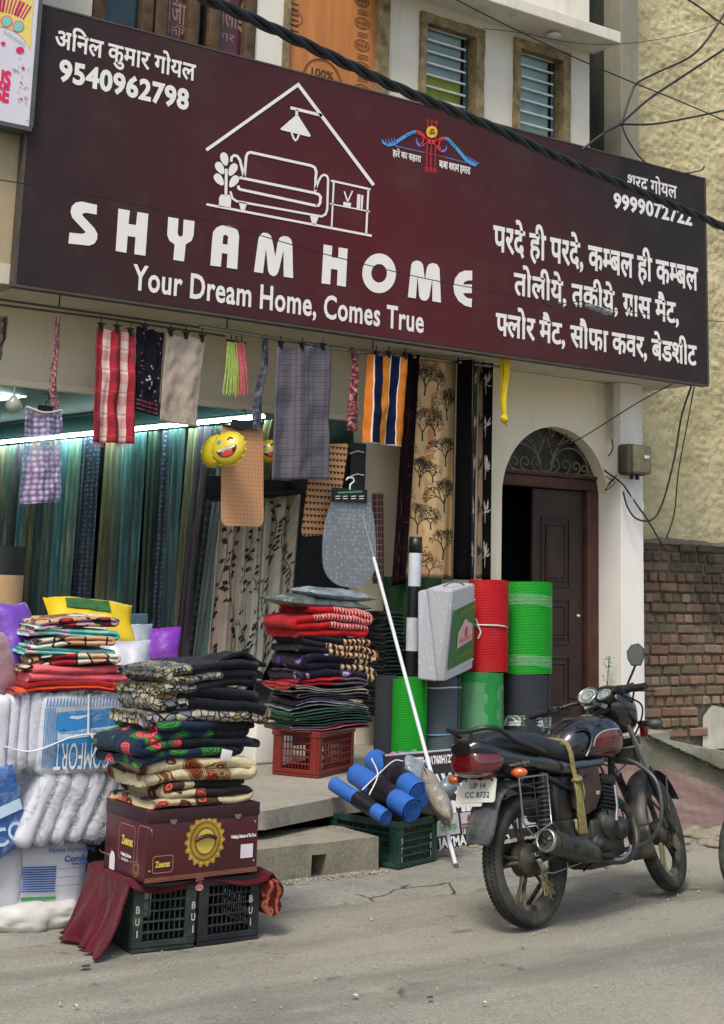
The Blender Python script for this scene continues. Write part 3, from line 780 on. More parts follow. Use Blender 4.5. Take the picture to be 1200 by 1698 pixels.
n_ = g.math('SINE', g.math('MULTIPLY', sp_[0], 190))
g.bump(g.math('ADD', g.noise(g.scale(o_, 7, 2), 4, 3), g.math('MULTIPLY', n_, .03)), .12, .02); FLEX = g.out(c)
sign = empty('shop_signboard', (sx0, SY, sz0), 'long maroon signboard reading SHYAM HOME with a sofa drawn under a roof', 'signboard'); SP = []
mb = MB()
mb.grid(lambda u, v: (lerp(sx0, sx1, u), SY-.004*sin(u*30)*sin(v*pi)*0, lerp(sz0, sz1, v)), 2, 2, smooth=False)
SP.append(mb.build('panel', FLEX))
mb = MB(); f = .022
mb.box((sx0-f, SY+.004, sz0-f), (sx1+f, SY+.085, sz0)); mb.box((sx0-f, SY-.004, sz1), (sx1+f, SY+.085, sz1+.012)); mb.box((sx0-f, SY+.004, sz0), (sx0, SY+.085, sz1)); mb.box((sx1, SY-.004, sz0), (sx1+f, SY+.085, sz1))
mb.box((sx0, SY+.04, sz0), (sx1, SY+.08, sz1))
SP.append(mb.build('frame', mat('sign_edge_metal', '#565048', .6, metal=.4)))
WHITE = mat('white_print', '#e6e3df', .5, var=.04)
class PixP:
    """digitised print on the vertical plane Y"""
    def __init__(s, Y, d=.003, sc=1, ox=0, oy=0): s.Y = Y-d; s.sc, s.ox, s.oy = sc, ox, oy
    def m(s, p): return P(p[0]/s.sc+s.ox, p[1]/s.sc+s.oy, s.Y)
    def stroke(s, mb, pts, wd, mi=0, closed=False):
        v, f = ribbon2d(pts, wd, closed); mb.add([s.m(p) for p in v], f, mi=mi)
    def fill(s, mb, pts, mi=0):
        V, F = fill([pts]); mb.add([s.m(p) for p in V], [q[::-1] for q in F], mi=mi)
    def fills(s, mb, cs, mi=0):
        V, F = fill(cs); mb.add([s.m(p) for p in V], [q[::-1] for q in F], mi=mi)
def line_text(name, t, x0, y0, x1, y1, yb, off, track=0, Y=SY, m=WHITE, fit=None, d=.003):
    a = P(x0, y0, Y-d); b = P(x1, y1, Y-d); z = P(x0, yb, Y-d).z
    zt = (a.z+b.z)/2; a.z = b.z = zt
    mb = MB(); put_text(mb, t, a, b, (a.x, a.y, z), off, track, nrm=Vector((0, -1, 0)), d=0, fit=fit)
    return mb.build(name, m)
SP.append(line_text('hindi_name', 'अिनल कुमार गोयल', 92, 51, 325, 108, 77, .022))
SP.append(line_text('phone_number', '9540962798', 99, 99, 314, 149, 132, .04, .03))
SP.append(line_text('hindi_name', 'शरद गोयल', 1040, 291, 1122, 308, 309, .02))
SP.append(line_text('phone_number', '9999072722', 1017, 320, 1147, 350, 343, .04, .03))
SP.append(line_text('hindi_line', 'परदे ही परदे, कम½बल ही कम½बल', 818, 376, 1157, 445, 414, .026))
SP.append(line_text('hindi_line', 'तोलीये, तकीये, ग्रास मैट,'.replace('्र', 'ʳ'), 852, 453, 1125, 505, 488, .026))
SP.append(line_text('hindi_line', 'फ½लोर मैट, सौफा कवर, बेडशीट', 822, 518, 1155, 577, 554, .026))
SP.append(line_text('tagline', 'Your Dream Home, Comes True', 221, 441, 703, 512, 479, .022, .03))
# big letters
Z = PixP(SY, .004, 2.857, 90, 310); ZB_ = PixP(SY, .004, 2.857, 410, 380)
mb = MB()
mb = MB()
Z.fill(mb, [(202,85),(200,131),(150,122),(134,126),(132,134),(190,196),(204,222),(202,248),(190,268),(165,278),(66,268),(71,216),(126,222),(144,219),(146,212),(84,145),(76,118),(82,92),(100,74),(128,69)])
SP.append(mb.build('letter', WHITE))
mb = MB()
Z.fill(mb, [(303,102),(358,112),(351,175),(386,181),(393,118),(445,127),(431,326),(378,318),(384,238),(347,232),(341,312),(290,303)])
SP.append(mb.build('letter', WHITE))
mb = MB()
Z.fill(mb, [(539,142),(588,150),(584,220),(589,232),(598,236),(608,230),(612,154),(664,162),(659,230),(650,255),(622,272),(614,353),(563,345),(569,272),(545,255),(534,228)])
SP.append(mb.build('letter', WHITE))
A_ = [(738,372),(748,240),(752,212),(768,192),(792,182),(820,181),(850,190),(868,206),(875,232),(866,390),(816,382),(820,317),(794,313),(788,378)]
Ah = [(796,270),(820,273),(823,235),(812,226),(800,230)]
mb = MB()
Z.fills(mb, [A_, Ah])
SP.append(mb.build('letter', WHITE))
def area(c): return sum(c[i-1][0]*c[i][1]-c[i][0]*c[i-1][1] for i in range(len(c)))
def Mlet(PZ_, p):
    PZ_.fill(mb, p)
mb = MB()
Mlet(Z, [(945,402),(966,248),(973,228),(990,216),(1010,219),(1026,232),(1034,262),(1046,330),(1058,262),(1068,240),(1085,232),(1108,236),(1122,250),(1127,272),(1131,432),(1086,425),(1085,300),(1062,400),(1052,418),(1036,423),(1020,414),(1012,398),(1002,290),(988,409)])
SP.append(mb.build('letter', WHITE))
mb = MB()
ZB_.fill(mb, [(361,72),(402,79),(399,133),(430,137),(432,86),(475,93),(466,273),(424,266),(427,192),(396,188),(392,262),(351,256)])
SP.append(mb.build('letter', WHITE))
oo = [(624+80*cos(t), 209+94*sin(t)) for t in [i*pi/20 for i in range(40)]]; oi = [(624+37*cos(t), 209+44*sin(t)) for t in [-i*pi/20 for i in range(40)]]
mb = MB()
ZB_.fills(mb, [oo, oi])
SP.append(mb.build('letter', WHITE))
mb = MB()
Mlet(ZB_, [(760,322),(776,170),(784,154),(802,148),(820,153),(832,168),(841,240),(850,182),(860,166),(878,160),(898,166),(910,186),(917,348),(876,341),(876,235),(862,320),(852,336),(838,340),(822,333),(814,318),(806,220),(798,328)])
SP.append(mb.build('letter', WHITE))
mb = MB()
ZB_.fill(mb, [(1065,197),(1065,243),(1045,243),(1028,250),(1022,262),(1063,262),(1063,303),(1022,303),(1030,318),(1045,327),(1064,330),(1062,371),(1030,362),(1000,340),(980,305),(976,268),(984,232),(1004,207),(1030,196)])
SP.append(mb.build('letter', WHITE))

# logo
Zc = PixP(SY, .0045, 3.871, 330, 130); mb = MB()
Zc.stroke(mb, [(46,460),(636,40),(1120,685)], 21)
Zc.stroke(mb, [(586,188),(790,238)], 19); Zc.stroke(mb, [(626,200),(626,238)], 17)
Zc.fill(mb, [(622,235),(634,235),(716,366),(710,376),(524,330),(522,322)])
Zc.stroke(mb, [(592,346),(606,384),(618,398),(630,388),(642,356)], 12)
Zc.stroke(mb, [(290,635),(302,500),(312,480),(330,474),(720,560),(742,572),(752,600),(748,640),(746,725)], 17)
Zc.stroke(mb, [(206,535),(208,508),(224,494),(244,498),(262,525),(288,635)], 17)
Zc.stroke(mb, [(258,636),(740,735),(768,745),(780,762),(776,800),(766,816),(750,818)], 17)
Zc.stroke(mb, [(252,688),(252,704),(262,712),(755,818)], 17)
Zc.stroke(mb, [(745,715),(768,655),(784,628),(802,618),(820,626),(828,650),(822,840),(812,872),(786,886),(240,788),(214,770),(200,725)], 14)
Zc.stroke(mb, [(46,808),(1108,1010)], 15)
Zc.fill(mb, [(128,765),(140,745),(196,748),(206,775),(202,832),(126,822)]); Zc.stroke(mb, [(174,580),(172,750)], 18)
def lf(cx, cy, a, L=44, W=25):
    a = radians(a); return [(cx+L*cos(t)*cos(a)-W*sin(t)*(1-.25*cos(t))*sin(a), cy+L*cos(t)*sin(a)+W*sin(t)*(1-.25*cos(t))*cos(a)) for t in [i*pi/10 for i in range(20)]]
for cx, cy, a in ((163,518,75),(134,576,60),(215,586,118),(128,650,55),(222,662,125)): Zc.fill(mb, lf(cx, cy, a))
Zc.fill(mb, [(252,790),(308,800),(292,848),(268,844)]); Zc.fill(mb, [(712,882),(766,890),(748,940),(724,934)])
Zc.stroke(mb, [(846,656),(1100,712)], 13); Zc.stroke(mb, [(864,665),(850,955)], 11); Zc.stroke(mb, [(1086,712),(1072,1000)], 13); Zc.stroke(mb, [(838,804),(1096,855)], 8)
Zc.fill(mb, [(926,792),(976,800),(972,826),(924,816)]); Zc.stroke(mb, [(932,725),(952,790)], 9); Zc.stroke(mb, [(984,722),(954,790)], 9)
Zc.fill(mb, [(1015,742),(1036,746),(1032,840),(1010,834)]); Zc.fill(mb, [(1040,748),(1054,751),(1048,842),(1036,840)])
SP.append(mb.build('house_logo', WHITE))
# bow emblem
Zd = PixP(SY, .0045, 6.316, 620, 180)
BLU = mat('sky_blue_print', '#4d93cf', .5, var=.05); RED_ = mat('red_print', '#d02f35', .5, var=.05); GOLDP = mat('yellow_print', '#e8b52a', .5, var=.05); NAVY = mat('navy_print', '#1b2042', .5)
mb = MB()
Zd.stroke(mb, [(82,325),(100,360),(150,380),(205,370),(270,325),(350,275),(410,248),(440,245)], [10,24,34,38,34,34,36,38], 0)
Zd.stroke(mb, [(440,245),(480,255),(515,285),(530,325),(522,360),(495,388)], [38,36,34,36,38,36], 1)
Zd.stroke(mb, [(495,388),(462,375),(445,345),(448,310)], [36,26,16,6], 2)
Zd.stroke(mb, [(525,335),(670,358)], 48, 1)
Zd.stroke(mb, [(700,440),(672,400),(668,365),(685,330),(715,312),(740,312)], [30,36,38,36,36,36], 1)
Zd.stroke(mb, [(740,312),(775,322),(820,370),(880,435),(950,520),(1010,570),(1060,590),(1095,565)], [36,34,32,32,36,38,28,8], 0)
Zd.stroke(mb, [(700,440),(735,445),(758,420),(755,385)], [30,24,14,6], 2)
for x, y in ((128,345),(158,340),(188,335),(216,330)): Zd.stroke(mb, [(x+14,y+28),(x,y+5),(x-8,y-26)], [12,9,3], 0)
for x, y in ((975,515),(1005,530),(1035,548),(1062,562)): Zd.stroke(mb, [(x+10,y+20),(x+6,y),(x-12,y-22)], [12,9,3], 0)
for x in (562, 606, 650):
    dy = (x-562)*.13
    Zd.stroke(mb, [(x,95+dy),(x-14,650+dy)], 8, 1); Zd.fill(mb, [(x,85+dy),(x+16,140+dy),(x-16,138+dy)], 1)
    for k in range(4): Zd.stroke(mb, [(x-32,620+dy+k*14),(x-14,604+dy+k*14),(x+4,624+dy+k*14)], 6, 1)
Zd.stroke(mb, [(200,385),(520,458)], 6, 0); Zd.stroke(mb, [(520,458),(740,508)], 6, 1); Zd.stroke(mb, [(740,508),(1000,575)], 6, 0)
SP.append(mb.build('bow_emblem', [BLU, RED_, mat('violet_print', '#7a6fc4', .5)]))
mb = MB(); Zd.Y -= .001; Zd.fill(mb, arc(605,244,58,62,0,350,30)); SP.append(mb.build('emblem_disc', GOLDP))
mb = MB()
for x, y in ((345,283),(372,271),(398,262),(422,255),(447,252),(473,258),(498,275),(517,300),(528,332),(520,366),(498,382),(560,342),(600,350),(640,356),(682,340),(705,325),(735,320),(762,328),(786,343),(808,360),(830,382),(852,405),(676,375),(684,404),(704,430)): Zd.fill(mb, arc(x, y, 7.5, 8.5, 0, 340, 8))
SP.append(mb.build('emblem_beads', NAVY, kind='stuff'))
SP.append(line_text('om_mark', 'ॐ', 620+568/6.316, 180+222/6.316, 620+642/6.316, 180+236/6.316, 180+272/6.316, .02, m=mat('brown_print', '#5a3418', .5), fit=.62, d=.007))
SP.append(line_text('hindi_motto', 'हारे का सहारा', 651, 249, 698, 259, 258, .03)); SP.append(line_text('hindi_motto', 'बाबा श½याम हमारा', 728, 267, 780, 277, 277, .03))
keep(sign, SP)

# ---- neighbour's light box sign at the far left
lb = empty('light_box_sign', tuple(P(47, 210, 8.8)), 'white light box sign with colourful scalloped corner and pink letters at the left edge', 'sign'); L = []
bx1 = P(49, 190, 8.8).x; bz0 = P(47, 210, 8.8).z; bx0 = bx1-1.8
mb = MB(); mb.box((bx0, 8.8, bz0), (bx1-.0, 8.94, bz0+2.0)); L.append(mb.build('box', mat('white_acrylic', '#d5d2dc', .35, var=.04)))
mb = MB(); mb.box((bx0, 8.795, bz0-.03), (bx1+.02, 8.94, bz0)); mb.box((bx1, 8.795, bz0), (bx1+.03, 8.94, bz0+2)); L.append(mb.build('trim', mat('grey_sign_trim', '#4c4f50', .5)))
pk = PixP(8.8, .003); PINK = mat('pink_print', '#d81f5a', .5, var=.04); TEALP = mat('mint_print', '#7cc9b4', .5, var=.05); YEL = mat('light_yellow_print', '#e6cf6a', .5, var=.05); MAG = mat('magenta_print', '#a33a7c', .5, var=.05); GRYP = mat('grey_print', '#9a98a4', .5)
mb = MB()
cx, cy = -8, 105
def fan(r0, r1, a0, a1, mi, y=0): pk.Y = 8.797-y; pk.fill(mb, [(min(48+.06*(120-q_[1]), q_[0]), q_[1]) for q_ in [(cx+r0*cos(radians(a)), cy+r0*sin(radians(a))) for a in np.linspace(a0, a1, 8)]+[(cx+r1*cos(radians(a)), cy+r1*sin(radians(a))) for a in np.linspace(a1, a0, 8)]], mi)
fan(62, 140, -100, -18, 2, .000)
pk.Y = 8.795
for k in range(5):
    a = radians(-92+k*17); x, y = cx+72*cos(a), cy+72*sin(a)
    if x > 42: continue
    pk.fill(mb, arc(x, y, 10, 10, 0, 350, 18), 4); pk.Y -= .001; pk.fill(mb, arc(x, y, 8, 8, 0, 350, 18), 1); pk.Y += .001
    for j in range(7):
        b = a+radians((j-3)*3.2)
        if cx+112*cos(b) < 54: pk.stroke(mb, [(cx+86*cos(b), cy+86*sin(b)), (cx+112*cos(b), cy+112*sin(b))], 2.5, 3 if j % 2 else 0)
for x, y, s in ((33,83,7),(5,72,4),(38,113,3)): pk.fill(mb, arc(x, y, s, s*.8, 0, 340, 12), 0)
for i in range(26):
    x, y = random.uniform(28, 47), random.uniform(95, 200); a = random.uniform(0, 3); pk.stroke(mb, [(x, y), (x+3*cos(a), y+3*sin(a))], 1.4, random.choice([5, 0, 1]))
for i in range(12): pk.stroke(mb, [(6+i*3, 55+i*2), (8+i*3, 50+i*2)], 1, 5)
L.append(mb.build('mandala_print', kind='stuff', mats=[PINK, TEALP, YEL, MAG, mat('rose_print', '#d86a86', .5), GRYP]))
L.append(line_text('letters', 'US', -9, 113, 19, 120, 138, .05, Y=8.8, m=PINK)); L.append(line_text('letters', 'SE', -7, 140, 16, 146, 165, .05, Y=8.8, m=PINK)); L.append(line_text('letters', 'TM', 20, 113, 30, 116, 119, .03, Y=8.8, m=GRYP))
keep(lb, L)

# ================================================================ cables
CAB = mat('black_cable_rubber', '#14181a', .45, var=.3, vs=3, spec=.5)
def catm(pts, n=10):
    pts = [Vector(p) for p in pts]; out = []
    q = [pts[0]*2-pts[1]]+pts+[pts[-1]*2-pts[-2]]
    for i in range(1, len(q)-2):
        for k in range(n):
            t = k/n; a, b, c, d = q[i-1], q[i], q[i+1], q[i+2]
            out.append(.5*((2*b)+(c-a)*t+(2*a-5*b+4*c-d)*t*t+(3*b-a-3*c+d)*t**3))
    out.append(pts[-1]); return out
base = catm([P(300, -20, 6.6), P(425, 35, 6.7), P(560, 99, 6.8), P(650, 142, 6.9), P(750, 184, 7.0), P(840, 222, 7.1), P(933, 265, 7.2), P(1033, 307, 7.3), P(1133, 348, 7.42), P(1225, 388, 7.55)], 36)
mb = MB(); up = Vector((0, 0, 1)); s = 0; N = len(base)
ph = 0; rr = .0205
for k in range(3):
    pts = []; ph = 0
    for i in range(N):
        t = (base[min(i+1, N-1)]-base[max(i-1, 0)]).normalized(); x = t.cross(up).normalized(); y = t.cross(x)
        if i: ph += (base[i]-base[i-1]).length*2*pi/.62
        a = ph+k*2*pi/3; pts.append(base[i]+(x*cos(a)+y*sin(a))*rr*.95)
    mb.tube(pts, rr*.9, 8)
tag(mb.build('power_cable', CAB), 'thick black twisted power cable slung across the front of the signboard', 'cable')
def wire(pts, r, label, Y=None, n=8, m=CAB, nm='wire', amp=0.0):
    pp_ = [P(x, y, yy) for x, y, yy in pts]; q = catm(pp_, n)
    if amp: q = [p+Vector((nz(p, 5), nz(p, 5, 1), nz(p, 5, 2)))*amp for p in q]
    mb = MB(); mb.tube(q, r, 6); return tag(mb.build(nm, m), label, 'wire')
wire([(-20,295,7.2),(130,320,7.25),(330,362,7.35),(560,427,7.5),(760,473,7.6),(1000,512,7.75),(1220,536,7.9)], .0032, 'very thin black wire sagging across the middle of the signboard')
wire([(740,-10,8.2),(800,22,8.2),(930,85,8.3),(1040,133,8.4),(1120,165,8.5),(1220,208,8.6)], .006, 'long thin wire running down to the right in front of the upper windows')
wire([(800,47,9.0),(860,54,9.0),(960,72,9.0),(1040,72,9.0),(1130,58,9.0),(1185,40,9.0),(1178,28,9.0)], .0035, 'faint thin wire from the window ledge to the yellow wall')
wire([(1030,204,8.7),(1045,160,8.7),(1056,138,8.7),(1090,120,8.7),(1150,90,8.7),(1190,40,8.7),(1215,-5,8.7)], .011, 'dark wire curving up in a bow over the yellow stucco')
wire([(965,248,8.8),(1000,222,8.7),(1030,204,8.7),(1075,165,8.7),(1130,128,8.7),(1215,72,8.7)], .012, 'thick dark wire rising from behind the signboard to the right edge')
wire([(1030,206,8.7),(1080,206,8.7),(1140,196,8.7),(1215,180,8.7)], .010, 'dark wire running level from the wire knot to the right edge')
wire([(1030,206,8.7),(1040,230,8.7),(1060,260,8.7),(1080,275,8.7),(1120,288,8.75),(1160,283,8.7),(1168,275,8.7)], .007, 'dark wire drooping from the knot to the top corner of the signboard')
wire([(1125,-10,9.0),(1160,12,9.0),(1195,38,9.0),(1215,50,9.0)], .009, 'short dark wire at the top right corner')
mb = MB(); bm = bmesh.new(); bmesh.ops.create_icosphere(bm, subdivisions=2, radius=.022)
for v in bm.verts: v.co *= 1+.3*nz(v.co, 40)
mb.frombm(bm, smooth=True); tag(mb.build('wire_knot', CAB, loc=P(1031, 205, 8.7)), 'taped black knot where the dark wires meet beside the signboard', 'wire knot')
# splice hanging in front of the hindi lettering
wire([(897,492,7.65),(905,505,7.66),(930,510,7.67),(960,500,7.7),(1000,512,7.72)], .004, 'small loop of spare wire hanging on the thin wire')
mb = MB(); a, b = P(972, 506, 7.72), P(1012, 519, 7.76)
pp_ = [a.lerp(b, t) for t in np.linspace(0, 1, 14)]; mb.tube(pp_, [.008+.014*abs(sin(i*1.3))+.007*sin(i*2.1+1)**2 for i in range(14)], 10)
for i, dz in ((4, -.02), (8, -.026), (10, .01)): mb.tube([pp_[i], pp_[i]+Vector((.03, 0, dz)), pp_[i]+Vector((.055, .0, dz*1.3))], [.009, .012, .006], 8)
tag(mb.build('wire_splice', mat('grey_tape', '#8b8f92', .5, var=.4, vs=30)), 'grey taped splice hanging on the thin wire before the Hindi lettering', 'wire splice')

# meter box, conduit and cable loops
mbx = empty('meter_box', tuple(P(1045, 790, 9.3)), 'weathered grey-green electricity meter box on the white pillar', 'meter box'); L = []
mx0, mx1 = P(1039, 765, 9.2).x, P(1072, 765, 9.2).x; mz0, mz1 = P(1055, 788, 9.2).z, P(1055, 737, 9.2).z
GREYB = mat('dusty_box_plastic', '#7d7759', .6, var=.25, vs=8, dirt='#4b4636', ds=12)
mb = MB(); mb.bbox((mx0, 9.17, mz0), (mx1-.005, 9.33, mz1), .03); L.append(mb.build('housing', mat('dark_box_base', '#4a473a', .6)))
mb = MB(); mb.bbox((mx0+.03, 9.13, mz0+.01), (mx1, 9.18, mz1-.01), .022); L.append(mb.build('cover', GREYB))
mb = MB(); mb.bbox((mx1-.10, 9.122, mz1-.13), (mx1-.04, 9.135, mz1-.10), .004); L.append(mb.build('window', BARM))
mb = MB(); mb.tube([(mx0+.06, 9.2, mz0), (mx0+.06, 9.2, mz0-.04)], .018, 8); mb.tube([(mx0+.13, 9.2, mz0), (mx0+.13, 9.2, mz0-.04)], .018, 8); L.append(mb.build('gland', BLACKIRON, kind='stuff'))
keep(mbx, L)
mb = MB(); a = P(1012, 612, 9.44); mb.tube([a, (a.x, a.y, P(1014, 728, 9.44).z)], .016, 8); tag(mb.build('conduit_pipe', mat('grey_pvc', '#a39f92', .5, var=.2)), 'thin grey conduit pipe running down the wall from the signboard', 'pipe')
wire([(1014,728,9.43),(1016,742,9.43),(1012,752,9.43),(1008,756,9.43)], .006, 'frayed wire end below the grey conduit pipe', m=mat('rusty_wire', '#5a3a2c', .7))
wire([(1148,634,9.0),(1130,690,9.0),(1118,760,9.05),(1098,835,9.1),(1080,862,9.15),(1055,860,9.2),(1040,840,9.25),(1033,815,9.27)], .009, 'black cable hanging from the signboard corner and looping below the meter box')
wire([(1152,634,9.0),(1140,700,9.05),(1125,780,9.1),(1118,850,9.2),(1105,893,9.4)], .006, 'thin black cable falling beside the yellow wall to the brick top')
wire([(905,745,9.45),(960,728,9.2),(1050,672,9.1),(1115,636,9.0)], .0055, 'taut dark wire rising from the arch fanlight to the signboard')
wire([(1002,780,9.45),(1022,795,9.3),(1040,815,9.28),(1075,865,9.25),(1105,915,9.6)], .008, 'tangled dark cable slanting over the white pillar', amp=.012)
wire([(1005,790,9.46),(1018,800,9.3),(1003,812,9.44),(1022,788,9.3),(1006,804,9.4)], .005, 'knot of loose wires beside the door arch', amp=.01)
wire([(1048,790,9.25),(1046,812,9.25),(1052,838,9.25),(1066,845,9.24),(1060,792,9.25)], .004, 'thin white wire loop under the meter box', m=BARM)

# yellow cloth knotted under the signboard
YCL = mat('yellow_cloth', '#d6bb1a', .8, var=.15, vs=12, bump=.3, bs=50)
mb = MB(); a = P(836, 588, 9.0); b = P(836, 697, 9.0)
def _yc(u, v):
    wdt = lerp(.095, .03, v**.8); th = 2*pi*u; s_ = 1+.25*sin(5*th+v*3)
    p = a.lerp(b, v); return (p.x+wdt/2*cos(th)*s_+.01*sin(v*7), p.y+.035*sin(th)*s_*(1-.4*v), p.z)
mb.grid(_yc, 40, 20); bm = bmesh.new(); bmesh.ops.create_icosphere(bm, subdivisions=3, radius=.035)
for v in bm.verts: v.co *= 1+.3*nz(v.co, 25); v.co += b+Vector((.0, 0, .015))
mb.frombm(bm, smooth=True); mb.tube([b, b+Vector((.03, 0, -.05))], [.015, .005], 6)
tag(mb.build('yellow_cloth', YCL), 'knotted yellow cloth hanging under the signboard beside the curtains', 'cloth')
# ================================================================ cloth helpers
def cloth(quad, Y, rip=.012, waves=3, seed=0, nu=36, nv=40, depth=None, sag=0, bottom=0.0):
    """surface function of a cloth hanging in the plane Y between four picture points"""
    Ys = Y if isinstance(Y, (list, tuple)) else (Y, Y)
    tl, tr, br, bl = [P(*q, Ys[k]) for q, k in zip(quad, (0, 1, 1, 0))]
    W = (tr-tl).length; H = (bl-tl).length
    def fn(u, v):
        p = tl.lerp(tr, u).lerp(bl.lerp(br, u), v)
        a = 1.7*rip*(.25+.75*v)*sin(2*pi*waves*u+seed)+rip*.5*sin(2*pi*waves*1.7*u+seed*2+v*1.5)+rip*1.3*nz((u*2, v*3, seed), 1.3)+.012*nz((u*6, v*8, seed), 1)
        return Vector((p.x+rip*.9*nz((u*.6, v*2.2, seed), 2, 1)*v, p.y-a, p.z+bottom*v*nz((u*5, seed, 0), 1)-.016*abs(sin(2*pi*(u-.08)))*(1-v)**4))
    return fn, W, H
def hung(name, quad, Y, m, label, cat, group=None, clips=(), extra=None, thick=.006, **k):
    fn, W, H = cloth(quad, Y, **k)
    base = fn(.5, 1); t = empty(name, tuple(base), label, cat, group); L = []
    mb = MB(); mb.grid(fn, 36, 44, uvs=(W, H)); L.append(mb.build('cloth', m, solid=thick))
    for u in clips:
        p = fn(u, 0); mb = MB(); mb.tube([p+Vector((0, 0, .075)), p+Vector((0, 0, .03))], .004, 5); mb.box((p.x-.012, p.y-.014, p.z-.02), (p.x+.012, p.y+.014, p.z+.03)); mb.box((p.x-.028, p.y-.008, p.z+.024), (p.x+.028, p.y+.008, p.z+.034))
        L.append(mb.build('clip', BLACKIRON, kind='stuff'))
    if extra: L += extra(fn, W, H)
    keep(t, L); return t, fn, W, H
STEEL = mat('steel_rod', '#8f8f88', .35, metal=.8, var=.1)
def rod(pts, r, label, m=STEEL):
    mb = MB(); mb.tube([P(*p) for p in pts], r, 8); return tag(mb.build('hanging_rod', m), label, 'rod')
rod([(-20,494,9.02),(345,545,9.02),(395,551,9.02)], .008, 'upper thin dark hanging rod at the left under the signboard', mat('dark_rod', '#4c4a42', .5, metal=.5))
rod([(-20,503,9.05),(170,527,9.05),(372,557,9.05)], .008, 'lower thin dark hanging rod at the left under the signboard', mat('dark_rod', '#4c4a42'))
rod([(330,541,9.0),(520,572,9.0),(662,594,9.0)], .013, 'steel hanging rod in the middle under the signboard')
rod([(655,588,9.2),(745,599,9.2),(845,611,9.2)], .014, 'steel curtain rod holding the dark and tree-printed curtains')
mb = MB()
for x, y in ((98,505),(376,540),(618,575)): 
    a = P(x, y, 9.03); mb.tube([(a.x, a.y, SOF), (a.x, a.y, a.z-.02)], .005, 5)
tag(mb.build('rod_hanger', BLACKIRON, kind='stuff'), kind='stuff')

# ---- patterned cloth materials (u, v in metres)
def g_weave(g, c, am=.25, sc=700):
    x, y, _ = g.sep(g.uv()); n = g.noise(g.uv(), 60, 4, .7)
    return g.mix(am, c, g.ramp(n, [(.3, (.02, .02, .02)), (.7, (.6, .6, .6))], ), 'OVERLAY')
g = G('red_white_check', .95, .1); x, y, _ = g.sep(g.uv())
sx = g.stripe(x, .135, .42, .62); sy = g.stripe(y, .155, .45)
c = g.mix(sx, '#a62f3c', '#d9c3bb'); c2 = g.mix(sx, '#8b323c', '#c98f8e'); c = g.mix(g.math('MULTIPLY', sy, .75), c, c2)
c = g.mix(g.math('MULTIPLY', g.stripe(x, .135, .10, .9), .5), c, '#5d4436'); c = g.mix(g.math('MULTIPLY', g.stripe(y, .155, .08, .2), .5), c, '#a8525a')
g.bump(g.noise(g.uv(), 90, 3), .3, .004); M_CHECK = g.out(g_weave(g, c))
def fringe(fn, m, n=34, ln=.035):
    mb = MB()
    for i in range(n):
        p = fn(i/(n-1), 1); mb.tube([p, p+Vector((random.uniform(-.008, .008), random.uniform(-.004, .004), -ln*random.uniform(.5, 1.2)))], .0022, 4)
    return mb.build('fringe', m, kind='stuff')
hung('check_towel', [(160,541),(224,549),(220,736),(152,733)], 8.96, M_CHECK, 'red and white checked cotton towel with fringed end clipped to the rod', 'towel', clips=(.12,.5,.88), extra=lambda f, W, H: [fringe(f, mat('pink_fringe', '#c26a70', .9))], rip=.014, waves=2.2, seed=1)
g = G('navy_woven_doormat', .9, .15); x, y, _ = g.sep(g.uv())
v1 = g.voro(g.uv(), 34, 'F1', 'Distance'); vv = g.math('LESS_THAN', v1, .26)
ring = g.math('SUBTRACT', g.math('MULTIPLY', g.math('GREATER_THAN', g.math('ABSOLUTE', g.math('SUBTRACT', x, .12)), .055), 1), g.math('GREATER_THAN', g.math('ABSOLUTE', g.math('SUBTRACT', x, .12)), .085))
c = g.mix(g.math('MULTIPLY', vv, ring), '#161722', '#b0707a')
cen = g.math('MULTIPLY', g.math('LESS_THAN', g.math('ABSOLUTE', g.math('SUBTRACT', x, .12)), .03), g.math('LESS_THAN', g.math('ABSOLUTE', g.math('SUBTRACT', y, .34)), .09))
c = g.mix(g.math('MULTIPLY', g.math('LESS_THAN', v1, .3), cen), c, '#a8a6b0')
row = g.math('MULTIPLY', g.math('GREATER_THAN', y, .5), g.stripe(y, .03, .4)); c = g.mix(g.math('MULTIPLY', row, g.stripe(x, .02, .6)), c, '#8c3f46')
c = g.mix(g.math('GREATER_THAN', y, .60), c, '#15192a'); M_NAVYMAT = g.out(g_weave(g, c))
hung('woven_mat', [(226,540),(272,549),(262,690),(221,680)], 8.98, M_NAVYMAT, 'dark navy woven mat with pink border pattern behind the checked towel', 'mat', clips=(.3,), rip=.008, waves=1)
g = G('taupe_towel', .95, .1); M_TAUPE = g.out(g_weave(g, g.ramp(g.noise(g.uv(), 5, 4), [(.3, '#a39588'), (.7, '#b3a598')]), .3)); 
hung('plain_towel', [(276,552),(340,560),(325,708),(263,698)], 8.97, M_TAUPE, 'plain taupe cotton towel hanging between the navy mat and the neon tassels', 'towel', clips=(.1,.5,.9), rip=.007, waves=1.2, seed=2)
